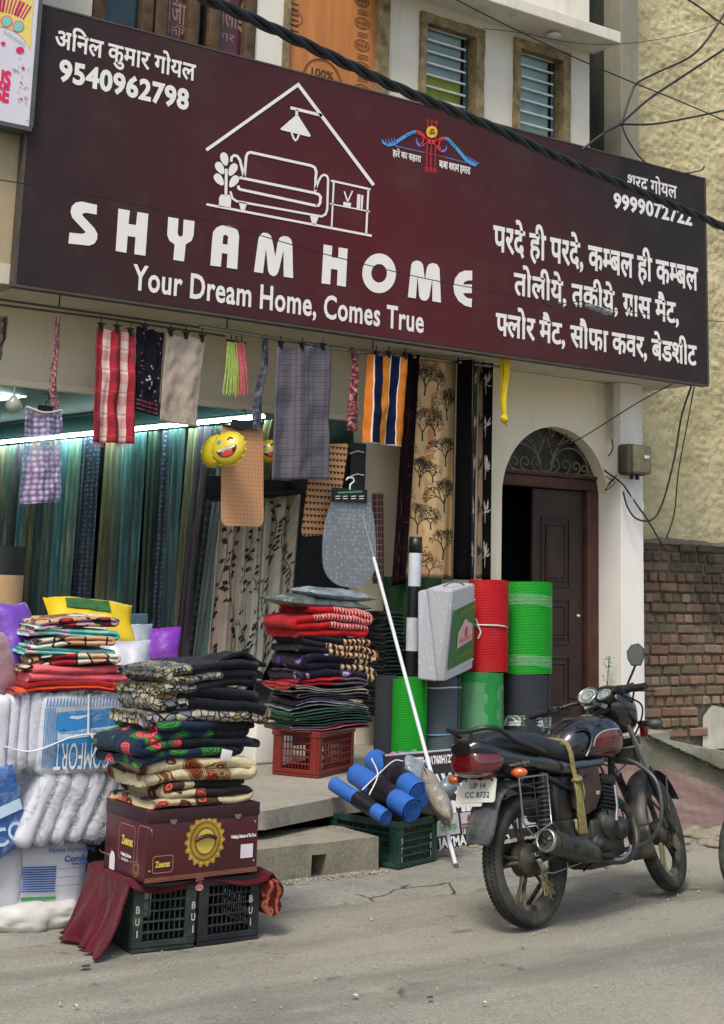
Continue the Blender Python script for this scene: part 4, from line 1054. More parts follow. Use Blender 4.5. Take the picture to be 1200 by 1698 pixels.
# neon tassels
tq = empty('tassel_bunch', tuple(P(392, 655, 8.97)), 'lime green and red cord tassels hanging from the rod', 'tassel'); L = []
for half, m, x0, x1, xb0, xb1 in ((0, mat('lime_cord', '#a9c060', .8, var=.3, vs=40), 377, 392, 369, 394), (1, mat('red_cord', '#c2636a', .8, var=.3, vs=40), 390, 405, 391, 411)):
    mb = MB()
    for i in range(22):
        t = i/21; a = P(lerp(x0, x1, t), 566+t*2, 8.96+random.uniform(-.01, .01)); b = P(lerp(xb0, xb1, t)+random.uniform(-1, 1), 655+random.uniform(-3, 3), 8.96+random.uniform(-.02, .02)); mm_ = a.lerp(b, .5)+Vector((random.uniform(-.004, .004), -.01, 0))
        mb.tube([a, mm_, b], .0035, 5)
    L.append(mb.build('cord', m, kind='stuff'))
mb = MB(); p0_ = P(375, 564, 8.96); p1_ = P(407, 569, 8.96); mb.tube([p0_, p1_], .008, 6)
for x in (383, 392, 401): p = P(x, 556, 8.97); mb.tube([p, p-Vector((0, 0, .06))], .005, 5)
L.append(mb.build('hanger', BLACKIRON)); keep(tq, L)
# thin hanging strips
def strip(name, pts, wd, m, label, cat, Y=8.97, gname=None):
    mb = MB(); cen = [P(x, y, Y) for x, y in pts]; q = catm(cen, 8); n = len(q)
    def fn(u, v):
        i = min(int(v*(n-1)), n-2); p = q[i].lerp(q[i+1], v*(n-1)-i); th = 2*pi*u
        ww = wd*(.6+.5*v)*(1+.3*sin(3*th+v*9)); return (p.x+ww/2*cos(th), p.y+ww*.3*sin(th), p.z)
    mb.grid(fn, 20, 40, uvs=(.2, 1)); return tag(mb.build(name, m), label, cat, gname)
g = G('red_brown_sequins', .6, .5); M_SEQ = g.out(g.ramp(g.voro(g.uv(), 70, 'F1', 'Color'), [(.2, '#3a2026'), (.5, '#7a4048'), (.8, '#b08a84')]))
strip('tassel_strip', [(96,526),(92,580),(88,640),(90,682)], .05, M_SEQ, 'narrow reddish sequinned strip hanging above the lilac lace mat', 'tassel')
g = G('blue_grey_scarf', .9); M_BG = g.out(g.ramp(g.noise(g.uv(), 14, 4, .7), [(.35, '#1c2434'), (.5, '#3a4458'), (.65, '#8c7a72')]))
strip('folded_scarf', [(440,560),(437,610),(428,660),(424,712)], .065, M_BG, 'narrow blue-grey and beige folded scarf left of the grey checked towel', 'scarf')
g = G('pink_black_scarf', .9); M_PB = g.out(g.ramp(g.noise(g.uv(), 22, 3, .7), [(.4, '#1e1a1c'), (.52, '#7a2f38'), (.64, '#c78a88')]))
strip('folded_scarf', [(586,577),(588,610),(586,660),(582,714)], .075, M_PB, 'thin red, pink and black folded scarf between grey and orange towels', 'scarf')
# grey checked towel
g = G('grey_check_cloth', .95, .1); x, y, _ = g.sep(g.uv())
ln = g.math('MAXIMUM', g.stripe(y, .045, .07), g.math('MULTIPLY', g.stripe(y, .0225, .08), .4))
l2 = g.math('MULTIPLY', g.stripe(x, .026, .12), g.stripe(x, .155, .42, .15)); 
c = g.mix(g.stripe(x, .31, .12, .3), '#66646c', '#5c5258'); c = g.mix(g.math('MULTIPLY', g.math('MAXIMUM', ln, l2), .8), c, '#2b2a33'); c = g.mix(g.math('MULTIPLY', g.stripe(x, .155, .05), .6), c, '#77747a'); M_GCHK = g.out(g_weave(g, c)); 
hung('grey_towel', [(457,574),(549,573),(545,794),(450,796)], 8.93, M_GCHK, 'large grey checked cloth hanging from three clips in the middle of the rod', 'towel', clips=(.08,.45,.85), rip=.016, waves=1.5, seed=3, thick=.01)
# orange striped towel
g = G('orange_navy_stripe', .95, .1); x, y, _ = g.sep(g.uv())
W_ = (P(672,590,8.95)-P(605,587,8.95)).length; xx = g.math('DIVIDE', x, W_)
c = g.ramp(xx, [(0, '#c9772f'), (.14, '#d8cfc4'), (.165, '#151a35'), (.36, '#c9772f'), (.37, '#c4802a'), (.54, '#d8cfc4'), (.56, '#151a35'), (.76, '#d8cfc4'), (.775, '#b86f2a'), (.95, '#d8cfc4')], True)
yy = g.math('LESS_THAN', g.math('ABSOLUTE', g.math('SUBTRACT', y, .70)), .014); c = g.mix(g.math('MULTIPLY', yy, .85), c, '#cfc8c2')
yy = g.math('LESS_THAN', g.math('ABSOLUTE', g.math('SUBTRACT', y, .885)), .004); c = g.mix(yy, c, '#cfc8c2')
g.bump(g.noise(g.uv(), 90, 3), .3, .003); M_ORG = g.out(g_weave(g, c))
hung('striped_towel', [(611,586),(673,590),(664,741),(602,734)], 8.95, M_ORG, 'orange towel with two wide navy stripes hanging beside the black curtain', 'towel', clips=(.2,.55,.95), rip=.015, waves=1.6, seed=5, thick=.012)
# lilac lace mat
g = G('lilac_lace_plastic', .3, .6); v1 = g.voro(g.uv(), 26, 'F1', 'Distance', .25)
c = g.ramp(v1, [(.1, '#d6cbd8'), (.35, '#a694b8'), (.55, '#8c7aa6')]); c = g.mix(g.math('MULTIPLY', g.ramp(g.noise(g.uv(), 3, 3), [(.5, (0,0,0)), (.7, (1,1,1))]), .5), c, '#a86fae')
g.bump(v1, .8, .01); M_LIL = g.out(c, Alpha=g.ramp(v1, [(.42, (.85,)*3), (.55, (.45,)*3)]))
lm = empty('lace_mat', tuple(P(70, 830, 8.96)), 'lilac lace plastic mat on a black hanger at the left', 'mat'); L = []
fn, W, H = cloth([(42,672),(104,676),(98,832),(36,836)], 8.96, rip=.02, waves=1.0, seed=4)
mb = MB(); mb.grid(fn, 40, 50, uvs=(W, H)); L.append(mb.build('cloth', M_LIL))
mb = MB(); pa, pb, pc = P(44,674,8.94), P(103,680,8.94), P(74,684,8.9); mb.tube(catm([pa, pc, pb], 8), .007, 6); L.append(mb.build('hanger_bar', mat('cream_plastic', '#cfc6b8', .5)))
mb = MB(); h0 = P(75, 680, 8.94); mb.tube([h0+Vector((0, 0, .0)), h0+Vector((0, 0, .05)), h0+Vector((.02, 0, .07)), h0+Vector((.02, 0, .10)), h0+Vector((0, 0, .115)), h0+Vector((-.02, 0, .105))], .005, 6); mb.box((h0.x-.05, 8.93, h0.z-.02), (h0.x+.05, 8.95, h0.z+.03)); L.append(mb.build('hook', BLACKIRON)); keep(lm, L)
# flat plastic mats with rounded corners
def round_mat(name, pts, Y, m, label, thick=.01, tilt=0, cat='mat'):
    """pts: picture quad; rounded lower corners"""
    tl, tr, br, bl = [P(*p, Y) for p in pts]; base = (bl+br)/2
    t = empty(name, tuple(base), label, cat); c2 = []
    r_ = .1
    for (a, b, c_, rr_) in ((tl, tr, br, r_), (tr, br, bl, r_*1.6), (br, bl, tl, r_*1.6), (bl, tl, tr, r_)):
        L1 = (a-b).length; L2 = (c_-b).length; k = rr_*min(L1, L2)
        p1 = b+(a-b).normalized()*k; p2 = b+(c_-b).normalized()*k
        for i in range(6): s_ = i/5; c2.append((p1*(1-s_)**2+b*2*s_*(1-s_)+p2*s_*s_))
    mb = MB(); ex = (tr-tl).normalized(); 
    V = c2; tri = geometry.tessellate_polygon([V]); uvs = [((p-tl).dot(ex), (tl-p).z) for p in V]
    mb.add(V, tri, uvs); mb.add([p+Vector((0, thick, 0)) for p in V], [f[::-1] for f in tri], uvs)
    n = len(V); mb.add(V+[p+Vector((0, thick, 0)) for p in V], [(i, (i+1) % n, n+(i+1) % n, n+i) for i in range(n)], uvs+uvs)
    return t, [mb.build('sheet', m)], tl, tr, br, bl
g = G('tan_perforated_rubber', .7, .3); x, y, _ = g.sep(g.uv())
h = g.math('MULTIPLY', g.stripe(x, .028, .32), g.stripe(y, .03, .14)); rim = g.math('MULTIPLY', h, 1)
c = g.mix(h, '#c08f66', '#5d3f2c'); g.bump(h, -.6, .006); M_TAN = g.out(c)
t, L, tl, tr, br, bl = round_mat('bath_mat', [(368,704),(436,702),(437,873),(367,872)], 8.99, M_TAN, 'tan perforated bath mat with rounded corners hanging behind the smiling yellow balloon')
mb = MB(); mb.tube([tl, P(400,712,8.96), tr], .009, 6); h0 = P(404, 706, 8.96); mb.tube([h0, h0+Vector((0,0,.06)), h0+Vector((.02,0,.09)), h0+Vector((0,0,.12)), h0+Vector((-.02,0,.11))], .005, 6); mb.box((h0.x-.10, 8.955, h0.z-.02), (h0.x+.12, 8.975, h0.z+.04)); L.append(mb.build('hanger', mat('black_hanger_plastic', '#1b1b1c', .3))); keep(t, L)
g = G('beaded_tan_mat', .7, .3); x, y, _ = g.sep(g.uv())
h = g.math('MAXIMUM', g.math('MULTIPLY', g.stripe(x, .034, .6, 0), g.stripe(y, .048, .3)), g.math('MULTIPLY', g.stripe(y, .048, .12, .1), 1))
c = g.mix(h, '#b98c64', '#33241b'); g.bump(h, -.6, .01); M_BEAD = g.out(c)
t, L, *_ = round_mat('beaded_mat', [(519,738),(578,735),(556,886),(499,890)], 9.12, M_BEAD, 'tan mat with rows of dark slots hanging crookedly behind the grey checked cloth'); keep(t, L)
# grey shower mat on a carded hanger
g = G('grey_pebble_mat', .35, .6); v1 = g.voro(g.uv(), 32, 'F1', 'Distance', .5); c = g.ramp(v1, [(.1, '#979da2'), (.5, '#737a80')]); g.bump(v1, -.7, .012); M_GM = g.out(c)
sm = empty('shower_mat', tuple(P(578, 975, 9.05)), 'grey bubble shower mat hanging from a black printed card with a hook', 'mat'); L = []
A0 = [(551,826),(604,826),(618,850),(623,900),(622,940),(612,962),(592,974),(560,970),(540,950),(535,915),(539,870)]
ctr = catm([P(x, y, 9.05) for x, y in A0]+[P(*A0[0], 9.05)], 4)[:-1]; o_ = ctr[0]
mb = MB(); tri = geometry.tessellate_polygon([ctr]); uvs = [(p.x-o_.x, p.z-o_.z) for p in ctr]; mb.add(ctr, tri, uvs); mb.add([p+Vector((0,.012,0)) for p in ctr], [f[::-1] for f in tri], uvs); n = len(ctr)
mb.add(ctr+[p+Vector((0,.012,0)) for p in ctr], [(i, (i+1) % n, n+(i+1) % n, n+i) for i in range(n)], uvs+uvs); L.append(mb.build('sheet', M_GM))
a, b = P(551, 831, 9.03), P(609, 812, 9.03); mb = MB(); mb.box((a.x, 9.03, a.z), (b.x, 9.045, b.z)); L.append(mb.build('header_card', mat('black_card', '#121416', .4)))
mb = MB(); mb.tube([P(580,812,9.03), P(580,804,9.03), P(587,798,9.03), P(585,792,9.03), P(577,792,9.03), P(574,796,9.03)], .007, 6); L.append(mb.build('hook', BARM))
mb = MB(); cp_ = PixP(9.03, .003); 
cp_.stroke(mb, [(560,817),(600,815)], 3)
L.append(mb.build('card_print', mat('green_print', '#3f8f55', .5))); mb = MB()
for x in (556, 568, 582, 595):
    for dy in (823, 827): cp_.stroke(mb, [(x,dy),(x+8,dy-.5)], 1.2)
L.append(mb.build('small_print', WHITE)); keep(sm, L)
# black carded packets at the opening's edge
bc = empty('carded_packet', tuple(P(595, 812, 9.3)), 'tall black packet with white hanger hooks beside the white wall end', 'packet'); L = []
a, b = P(580, 815, 9.35), P(607, 736, 9.35); mb = MB(); mb.box((a.x, 9.35, a.z), (b.x, 9.38, b.z)); L.append(mb.build('packet', mat('black_card', '#121416')))
mb = MB()
for y in (752, 790): mb.tube([P(580, y, 9.33), P(592, y-4, 9.33), P(603, y-2, 9.33)], .006, 6)
L.append(mb.build('hook', BARM)); keep(bc, L)
# rolled plaid mat
g = G('brown_plaid', .85); x, y, _ = g.sep(g.uv()); c = g.mix(g.math('MAXIMUM', g.stripe(x, .125, .12), g.stripe(y, .05, .12)), '#3a2a24', '#8c6a52'); M_PLAID = g.out(c)
mb = MB(); a, b = P(626, 818, 9.3), P(627, 968, 9.3); mb.tube([b, a], .045, 20, cap=True); mb.tube([a, a+Vector((0,0,.004))], .03, 16)
tag(mb.build('rolled_mat', M_PLAID), 'upright brown plaid rolled mat against the white wall end', 'mat')

# ---- laughing yellow balloons
YB = mat('yellow_balloon', '#c9b52a', .3, var=.1, spec=.6, bump=.3, bs=25, bd=.01)
def balloon(name, x, y, Y, r, label, rz, face=True):
    c_ = P(x, y, Y); t = empty(name, tuple(c_-Vector((0, 0, r))), label, 'balloon'); L = []
    M = Matrix.Translation(c_) @ Matrix.Rotation(rz, 4, 'Z') @ Matrix.Rotation(radians(-14), 4, 'X') @ Matrix.Rotation(radians(-20), 4, 'Y')
    mb = MB(); bm = bmesh.new(); bmesh.ops.create_uvsphere(bm, u_segments=48, v_segments=24, radius=r)
    for v in bm.verts:
        a = atan2(v.co.z, v.co.x); e = abs(v.co.y)/r; v.co.y *= .55; v.co *= 1+.012*sin(a*22)*(1-e)
    mb.frombm(bm, M=M, smooth=True); L.append(mb.build('body', YB))
    # crimped seam
    mb = MB(); rg = [M @ Vector((cos(a)*r*1.06*(1+.02*sin(a*30)), .01*sin(a*17), sin(a)*r*1.06*(1+.02*sin(a*30)))) for a in [i*2*pi/90 for i in range(90)]]; r1_ = [M @ Vector((cos(a)*r*.98, 0, sin(a)*r*.98)) for a in [i*2*pi/90 for i in range(90)]]
    mb.add(rg+r1_, [(i, (i+1) % 90, 90+(i+1) % 90, 90+i) for i in range(90)]); L.append(mb.build('seam', YB))
    if face:
        def S(px, pz, k=1): 
            d = max(0, 1-(px*px+pz*pz)); return M @ Vector((px*r, -r*.55*sqrt(d)-.003*k, pz*r))
        def blob_(pts, m, nm, k=1):
            V, F = fill([pts]); 
            # refine so that the print follows the curve
            bm = bmesh.new(); vs = [bm.verts.new((p[0], p[1], 0)) for p in V]
            for f in F:
                try: bm.faces.new([vs[i] for i in f])
                except ValueError: pass
            for _ in range(2): bmesh.ops.subdivide_edges(bm, edges=bm.edges[:], cuts=1)
            bm.verts.index_update(); mb = MB(); mb.add([S(v.co.x, v.co.y, k) for v in bm.verts], [[v.index for v in f.verts] for f in bm.faces]); bm.free(); L.append(mb.build(nm, m))
        mouth = [(.62*cos(a), -.12+.0*cos(a)) if a > pi else (.62*cos(a), -.12-.55*sin(a)) for a in [i*pi/14 for i in range(15)]]
        blob_(mouth, mat('mouth_dark', '#3a0f10', .5), 'mouth'); blob_([(.34*cos(a), -.48+.16*sin(a)) for a in [i*pi/8 for i in range(16)]], mat('mouth_red', '#c23338', .5), 'tongue', 2)
        blob_([(-.55, -.13), (.55, -.13), (.50, -.25), (-.50, -.25)], BARM, 'teeth', 2)
        blob_([(-.35+.14*cos(a), .35+.13*sin(a)) for a in [i*pi/8 for i in range(16)]], mat('eye_blue', '#3c86b5', .4), 'eye')
        mb = MB(); mb.tube([S(.2, .3), S(.35, .42), S(.5, .28)], .006, 6); L.append(mb.build('closed_eye', BLACKIRON))
    keep(t, L)
balloon('smiley_balloon', 379, 744, 8.82, .125, 'yellow laughing face balloon with open red mouth before the tan mat', radians(-52))
balloon('smiley_balloon', 358, 748, 9.05, .12, 'plain yellow balloon half hidden behind the laughing balloon', radians(-60), False)
balloon('smiley_balloon', 447, 748, 9.1, .085, 'yellow face balloon peeking out left of the grey checked cloth', radians(-30), True)
# dark pendant things at the far left
mb = MB(); c_ = P(22, 668, 9.0); mb.lathe([(0, .05), (.02, .05), (.025, .035), (.05, .01), (.055, -.03), (.035, -.06), (0, -.07)], 18, M=Matrix.Translation(c_)); mb.tube([c_+Vector((0,0,.05)), c_+Vector((.0,0,.12))], .006, 6)
tag(mb.build('hanging_bulb', mat('milky_bulb_glass', '#9aa39a', .25)), 'unlit milky bulb hanging at the left edge near the tube light', 'bulb')
t, f_, w_, h_ = hung('dark_garment', [(-30,515),(12,522),(10,560),(-30,700)], 8.9, mat('brown_black_cloth', '#3c3430', .9, var=.5, vs=14), 'dark brown cloth cut off at the left edge under the neighbouring wall', 'cloth')

# ================================================================ curtains on the curtain rod
def print_mesh(fn, W, H, segs, m, name='print', off=.004):
    """flat branch print: segs = list of (x0,y0,x1,y1,w0,w1) in metres on the cloth"""
    mb = MB(); V = []; F = []
    def S(x, y):
        u, v = min(max(x/W, 0), 1), min(max(y/H, 0), 1); p = fn(u, v)
        du = fn(min(u+.01, 1), v)-fn(max(u-.01, 0), v); dv = fn(u, min(v+.01, 1))-fn(u, max(v-.01, 0)); n = du.cross(dv).normalized()
        if n.y > 0: n = -n
        return p+n*off
    for x0, y0, x1, y1, w0, w1 in segs:
        if not (0 < x0 < W and 0 < x1 < W and 0 < y0 < H and 0 < y1 < H): continue
        d = hypot(x1-x0, y1-y0)+1e-9; nx, ny = -(y1-y0)/d, (x1-x0)/d; o = len(V)
        V += [S(x0+nx*w0/2, y0+ny*w0/2), S(x0-nx*w0/2, y0-ny*w0/2), S(x1-nx*w1/2, y1-ny*w1/2), S(x1+nx*w1/2, y1+ny*w1/2)]; F.append((o, o+1, o+2, o+3))
    mb.add(V, F); return mb.build(name, m, kind='stuff')
def tree(segs, x, y, a, ln, wd, d, rnd):
    x1, y1 = x+ln*cos(a), y-ln*sin(a); segs.append((x, y, x1, y1, wd, wd*.75))
    if d:
        n = 3 if d > 3 and rnd.random() < .4 else 2
        for k in range(n): tree(segs, x1, y1, a+(-.55+1.1*k/(n-1))+rnd.uniform(-.22, .22), ln*rnd.uniform(.66, .86), max(.0026, wd*.72), d-1, rnd)
def pleats(quad, Y, n, amp, seed=0):
    Ys = Y if isinstance(Y, (list, tuple)) else (Y, Y)
    tl, tr, br, bl = [P(*q, Ys[k]) for q, k in zip(quad, (0, 1, 1, 0))]; W = (tr-tl).length; H = (bl-tl).length
    ex = (tr-tl).normalized(); nn = Vector((ex.y, -ex.x, 0)).normalized()
    def fn(u, v):
        p = tl.lerp(tr, u).lerp(bl.lerp(br, u), v); a = amp*sin(2*pi*n*u+seed+.3*sin(v*3+seed))+amp*.3*sin(2*pi*n*2.3*u+v*2)
        return p+nn*a+Vector((0, 0, -.01*abs(sin(pi*n*u))*(1-v)))
    return fn, W, H
def curtain(quad, Y, n, amp, m, label, seed=0, ex=None, group='curtains on the steel rod', nm='curtain'):
    fn, W, H = pleats(quad, Y, n, amp, seed); t = empty(nm, tuple(fn(.5, 1)), label, 'curtain', group); L = []
    mb = MB(); mb.grid(fn, int(12*n)+8, 40, uvs=(W*1.3, H)); L.append(mb.build('fabric', m, solid=.003))
    if ex: L += ex(fn, W, H)
    keep(t, L)
BLKC = mat('black_curtain', '#0b090a', .95, var=.3, vs=8, spec=.08); MRNC = mat('deep_maroon_curtain', '#180c0f', .95, var=.3, spec=.08)
rnd = random.Random(3)
def trees(fn, W, H):
    segs = []; y = .02; k = 0
    while y < H+.3:
        for x, dy in ((W*.30, .0), (W*.78, .19)): tree(segs, x+rnd.uniform(-.01, .01), y+dy+.30, pi/2+rnd.uniform(-.1, .1), .07, .014, 7, rnd)
        for x, dy in ((W*.52, .26), (W*.05, .12)): tree(segs, x, y+dy, pi/2+rnd.uniform(-.2, .2), .05, .009, 5, rnd)
        y += .375
    return [print_mesh(fn, W, H, segs, mat('tree_print_brown', '#231a16', .8), 'tree_print')]
g = G('beige_print_curtain', .85, .15); x, y, _ = g.sep(g.uv()); c = g.ramp(g.noise(g.uv(), 4, 4), [(.3, '#b8986c'), (.7, '#cdb084')]); bl_ = g.math('MULTIPLY', g.math('LESS_THAN', g.math('ABSOLUTE', g.math('SUBTRACT', x, .26)), .03), g.ramp(g.noise(g.uv(), 5, 2), [(.45, (0,0,0)), (.6, (1,1,1))])); c = g.mix(g.math('MULTIPLY', bl_, .7), c, '#a8603c')
BEIGE = g.out(g_weave(g, c, .15))
curtain([(690,588),(758,596),(752,962),(660,955)], (9.22, 9.24), 1.6, .02, BEIGE, 'beige curtain printed with bare dark trees, between two black curtains', 1.5, trees)
def redbranch(fn, W, H):
    segs = []
    for i in range(7): tree(segs, W*rnd.uniform(.25, .6), H*.35+i*.22, pi/2+rnd.uniform(-.3, .3), .08, .005, 3, rnd)
    return [print_mesh(fn, W, H, segs, mat('red_branch_print', '#6a2a26', .8), 'branch_print')]
curtain([(672,584),(695,588),(672,968),(648,972)], (9.16, 9.18), 1, .02, MRNC, 'dark maroon curtain with faint red branches, leftmost on the steel rod', 0, redbranch)
curtain([(756,593),(785,597),(779,962),(747,960)], (9.17, 9.18), 1.2, .022, BLKC, 'plain black curtain right of the beige tree curtain', 2)
def floral(col_):
    def f(fn, W, H):
        segs = []; y = .1
        while y < H:
            for k in range(13):
                a = rnd.uniform(-.4, pi+.4); r1, r2 = rnd.uniform(.03, .06), rnd.uniform(.07, .13); cx_, cy_ = W*.5+r1*.5*cos(a), y+.08-r1*sin(a); segs.append((W*.5, y+.08, cx_, cy_, .004, .006)); segs.append((cx_, cy_, W*.5+r2*.6*cos(a+.3), y+.08-r2*sin(a+.2), .014, .003)) 
            segs.append((W*.5, y+.08, W*.48, y+.17, .006, .004)); y += .36
        return [print_mesh(fn, W, H, segs, col_, 'flower_print')]
    return f
CRP = mat('cream_print', '#9c948c', .7); DKP = mat('dark_brown_print', '#2c2220', .7)
curtain([(783,597),(793,598),(787,960),(777,960)], (9.2, 9.2), .6, .01, mat('black_brown_curtain', '#1a1514', .8), 'very narrow black curtain edge with cream flowers beside the plain black curtain', 1, floral(CRP))
curtain([(790,598),(803,599),(800,960),(786,960)], (9.24, 9.24), .6, .012, mat('sand_curtain', '#a48e74', .8), 'narrow sand curtain with dark feathery flowers near the doorway', 2, floral(DKP))
curtain([(800,599),(816,601),(812,962),(798,962)], (9.19, 9.2), .7, .014, BLKC, 'narrow black curtain with cream leaf sprays, rightmost on the steel rod', 3, floral(CRP))

# ================================================================ inside the shop
cA = Vector((6.15, 10.0, 0)); cB = Vector((5.45, 15.3, 0)); cd = (cB-cA).normalized(); cn = Vector((-cd.y, cd.x, 0)); cn = cn if cn.x < 0 else -cn
TOPZ = P(450, 690, 10.0).z
def shimmer(name, a, b, c_, sc=30, dot=None):
    if name in MATS: return MATS[name]
    g = G(name, .38, .6); x, y, _ = g.sep(g.uv()); a, b, c_ = [tuple(min(1, (v*.68+.32*sum(col(q)[:3])/3)*1.75+.006) for v in col(q)[:3]) for q in (a, b, c_)]
    n = g.noise(g.scale(g.uv(), 1, .10), sc*.5, 5, .6); c = g.ramp(n, [(.3, a), (.52, b), (.72, c_)])
    if dot: v1 = g.voro(g.uv(), dot[0], 'F1', 'Distance', .3); c = g.mix(g.math('LESS_THAN', v1, .3), c, dot[1])
    g.b.inputs['Sheen Weight'].default_value = .3
    MATS[name] = g.out(c); return g.m
SH = [('pale sea-green', shimmer('sea_green_drape', '#3a5a50', '#5c8676', '#a8c4ac')), ('grey-green', shimmer('grey_green_drape', '#34453f', '#55685c', '#8a9684')), ('olive gold', shimmer('olive_gold_drape', '#46462c', '#6e6a40', '#a09864')), ('silvery grey', shimmer('silver_drape', '#3f4a4c', '#68767a', '#a4b0b0')),
      ('dark navy dotted', shimmer('navy_drape', '#101a2c', '#1c2c48', '#2c4468', dot=(24, '#6c86a4'))), ('deep teal', shimmer('teal_drape', '#0c3438', '#1a5458', '#3f8a8c')), ('bottle green', shimmer('bottle_drape', '#10281f', '#1c4032', '#39664e')), ('mauve and grey', shimmer('mauve_drape', '#2c2430', '#4a3c50', '#7c6c80')),
      ('turquoise', shimmer('turquoise_drape', '#1a5a60', '#2f8088', '#74b4b0')), ('black damask', shimmer('black_damask', '#0c1414', '#16201f', '#2a3836', dot=(14, '#4a5c58')))]
seq = [2, 1, 0, 3, 9, 7, 2, 5, 4, 6, 5, 8, 1, 2, 4, 4, 0, 8, 1, 5, 2, 8, 7, 1, 2, 9, 5, 9]
LEN = (cB-cA).length; s0 = .02; ordn = ['first', 'second', 'third', 'fourth', 'fifth', 'sixth', 'seventh', 'eighth', 'ninth', 'tenth', 'eleventh', 'twelfth', 'thirteenth', 'fourteenth', 'fifteenth', 'sixteenth', 'seventeenth', 'eighteenth', 'nineteenth', 'twentieth', 'twenty-first', 'twenty-second', 'twenty-third', 'twenty-fourth', 'twenty-fifth', 'twenty-sixth', 'twenty-seventh', 'twenty-eighth']
for i, k in enumerate(seq):
    wd = LEN/len(seq); a = s0+i*wd; b = a+wd*1.02; nm, m = SH[k]; sk = max(0, 1-i/7)*.55; sb_ = random.uniform(.05, .25); ph = random.random()*6
    t = empty('shop_curtain', tuple(cA+cd*(a+b)/2+Vector((0, 0, FZ+.1))), '%s curtain, %s from the right in the lit row inside the shop' % (nm, ordn[i]), 'curtain', 'curtains displayed along the inside wall')
    def fn(u, v, a=a, b=b, sk=sk, ph=ph, sb_=sb_):
        s_ = lerp(a, b, u)+(sk*(1.1-(u*.25))*v); p = cA+cd*s_+cn*(.06*abs(sin(pi*2.2*u+ph))**.8+.014*sin(15*u+v*2+ph)+.02+.03*sin(ph*3)+.10*v*(.4 if sk > 0 else .15)+.02*random.random()*0)
        return Vector((p.x, p.y, lerp(TOPZ-.02, FZ+.12, v)))
    mb = MB(); mb.grid(fn, 30, 24, uvs=(wd*1.5, 2.4)); keep(t, [mb.build('fabric', m)])
# tube lights
g = G('tube_light_glow', .5); g.put(g.b.inputs['Emission Color'], '#d8fff6'); g.b.inputs['Emission Strength'].default_value = 26; TUBE = g.out('#d8fffa')
def tubelight(pts, label, r=.014):
    t = empty('tube_light', tuple(pts[0]), label, 'light'); mb = MB(); mb.tube(pts, r, 8); L = [mb.build('tube', TUBE)]
    mb = MB(); up_ = Vector((0, 0, .03)); mb.tube([p+up_ for p in pts], .014, 6); L.append(mb.build('batten', BARM)); keep(t, L)
tubelight([cA+cn*.16+cd*.1+Vector((0, 0, TOPZ+.0)), cB+cn*.16+Vector((0, 0, TOPZ))], 'long pale green-white tube light above the row of shop curtains')
tubelight([P(-25, 664, 12.0), P(56, 652, 12.0)], 'short tube light at the left edge, upper of two', .02)
mb = MB(); 
for k in range(3): pass
cb = empty('pelmet', tuple(cA+Vector((0, 0, TOPZ)))); tag(cb, 'dark teal pelmet panel above the lit curtains, reflection painted in its colour', 'panel')
mb = MB(); a, b = cA+cn*.05+Vector((0, 0, TOPZ+.05)), cB+cn*.05+Vector((0, 0, TOPZ+.05)); mb.add([a, b, b+Vector((0, 0, .3)), a+Vector((0, 0, .3))], [(0, 1, 2, 3)]); keep(cb, [mb.build('panel', mat('teal_reflection_panel', '#14282a', .7, var=.3, spec=.2))])  # matte teal colour stands in for the reflection above the tube
mb = MB(); mb.box((1.6, 14.9, FZ+.1), (5.6, 15.2, 3.0)); tag(mb.build('back_shelf', mat('dark_stock_shelf', '#16302e', .6, var=.6, vs=3)), 'dark stock shelf at the back of the shop', 'shelf')
# dark bar and leafy curtains near the opening
def leaves(fn, W, H):
    segs = []; 
    for vx, ph in ((W*.22, 0), (W*.7, 2)):
        y = .05; px_ = None
        while y < H-.05:
            x = vx+.05*sin(y*6+ph)
            if px_: segs.append((px_[0], px_[1], x, y, .004, .004))
            px_ = (x, y)
            if rnd.random() < .8:
                sd = 1 if rnd.random() < .5 else -1; a = rnd.uniform(-.3, 1.0); L_ = rnd.uniform(.04, .06); dx, dy = sd*cos(a)*L_, -sin(a)*L_
                bx, by = x+dx*.25, y+dy*.25; mx_, my_ = x+dx*.62, y+dy*.62; segs += [(x, y, bx, by, .003, .004), (bx, by, mx_, my_, .008, .036), (mx_, my_, x+dx*1.1, y+dy*1.1, .036, .003)]
            y += .035
    return [print_mesh(fn, W, H, segs, mat('leaf_print', '#2a2622', .8), 'leaf_print', .006)]
g = G('pinkish_leaf_curtain', .85, .1); LC1 = g.out(g.ramp(g.noise(g.uv(), 5), [(.3, '#a8988a'), (.7, '#bfae9e')]))
g = G('stone_leaf_curtain', .85, .1); LC2 = g.out(g.ramp(g.noise(g.uv(), 5), [(.3, '#9c9a8a'), (.7, '#b8b6a6')]))
curtain([(438,826),(498,818),(484,1010),(420,1160)], (9.7, 9.6), 2.4, .03, LC2, 'stone grey curtain with dark leaf vines, right one inside the opening', 0, leaves, 'leaf-print curtains in the opening', 'leaf_curtain')
curtain([(405,828),(440,824),(425,1120),(385,1170)], (9.75, 9.68), 1.5, .03, LC2, 'middle stone grey leaf-vine curtain below the tan mat', 1, leaves, 'leaf-print curtains in the opening', 'leaf_curtain')
curtain([(362,862),(408,835),(392,1160),(335,1170)], (9.8, 9.74), 1.8, .03, LC1, 'pinkish leaf-vine curtain, leftmost of the leaf curtains below the tan mat', 2, leaves, 'leaf-print curtains in the opening', 'leaf_curtain')
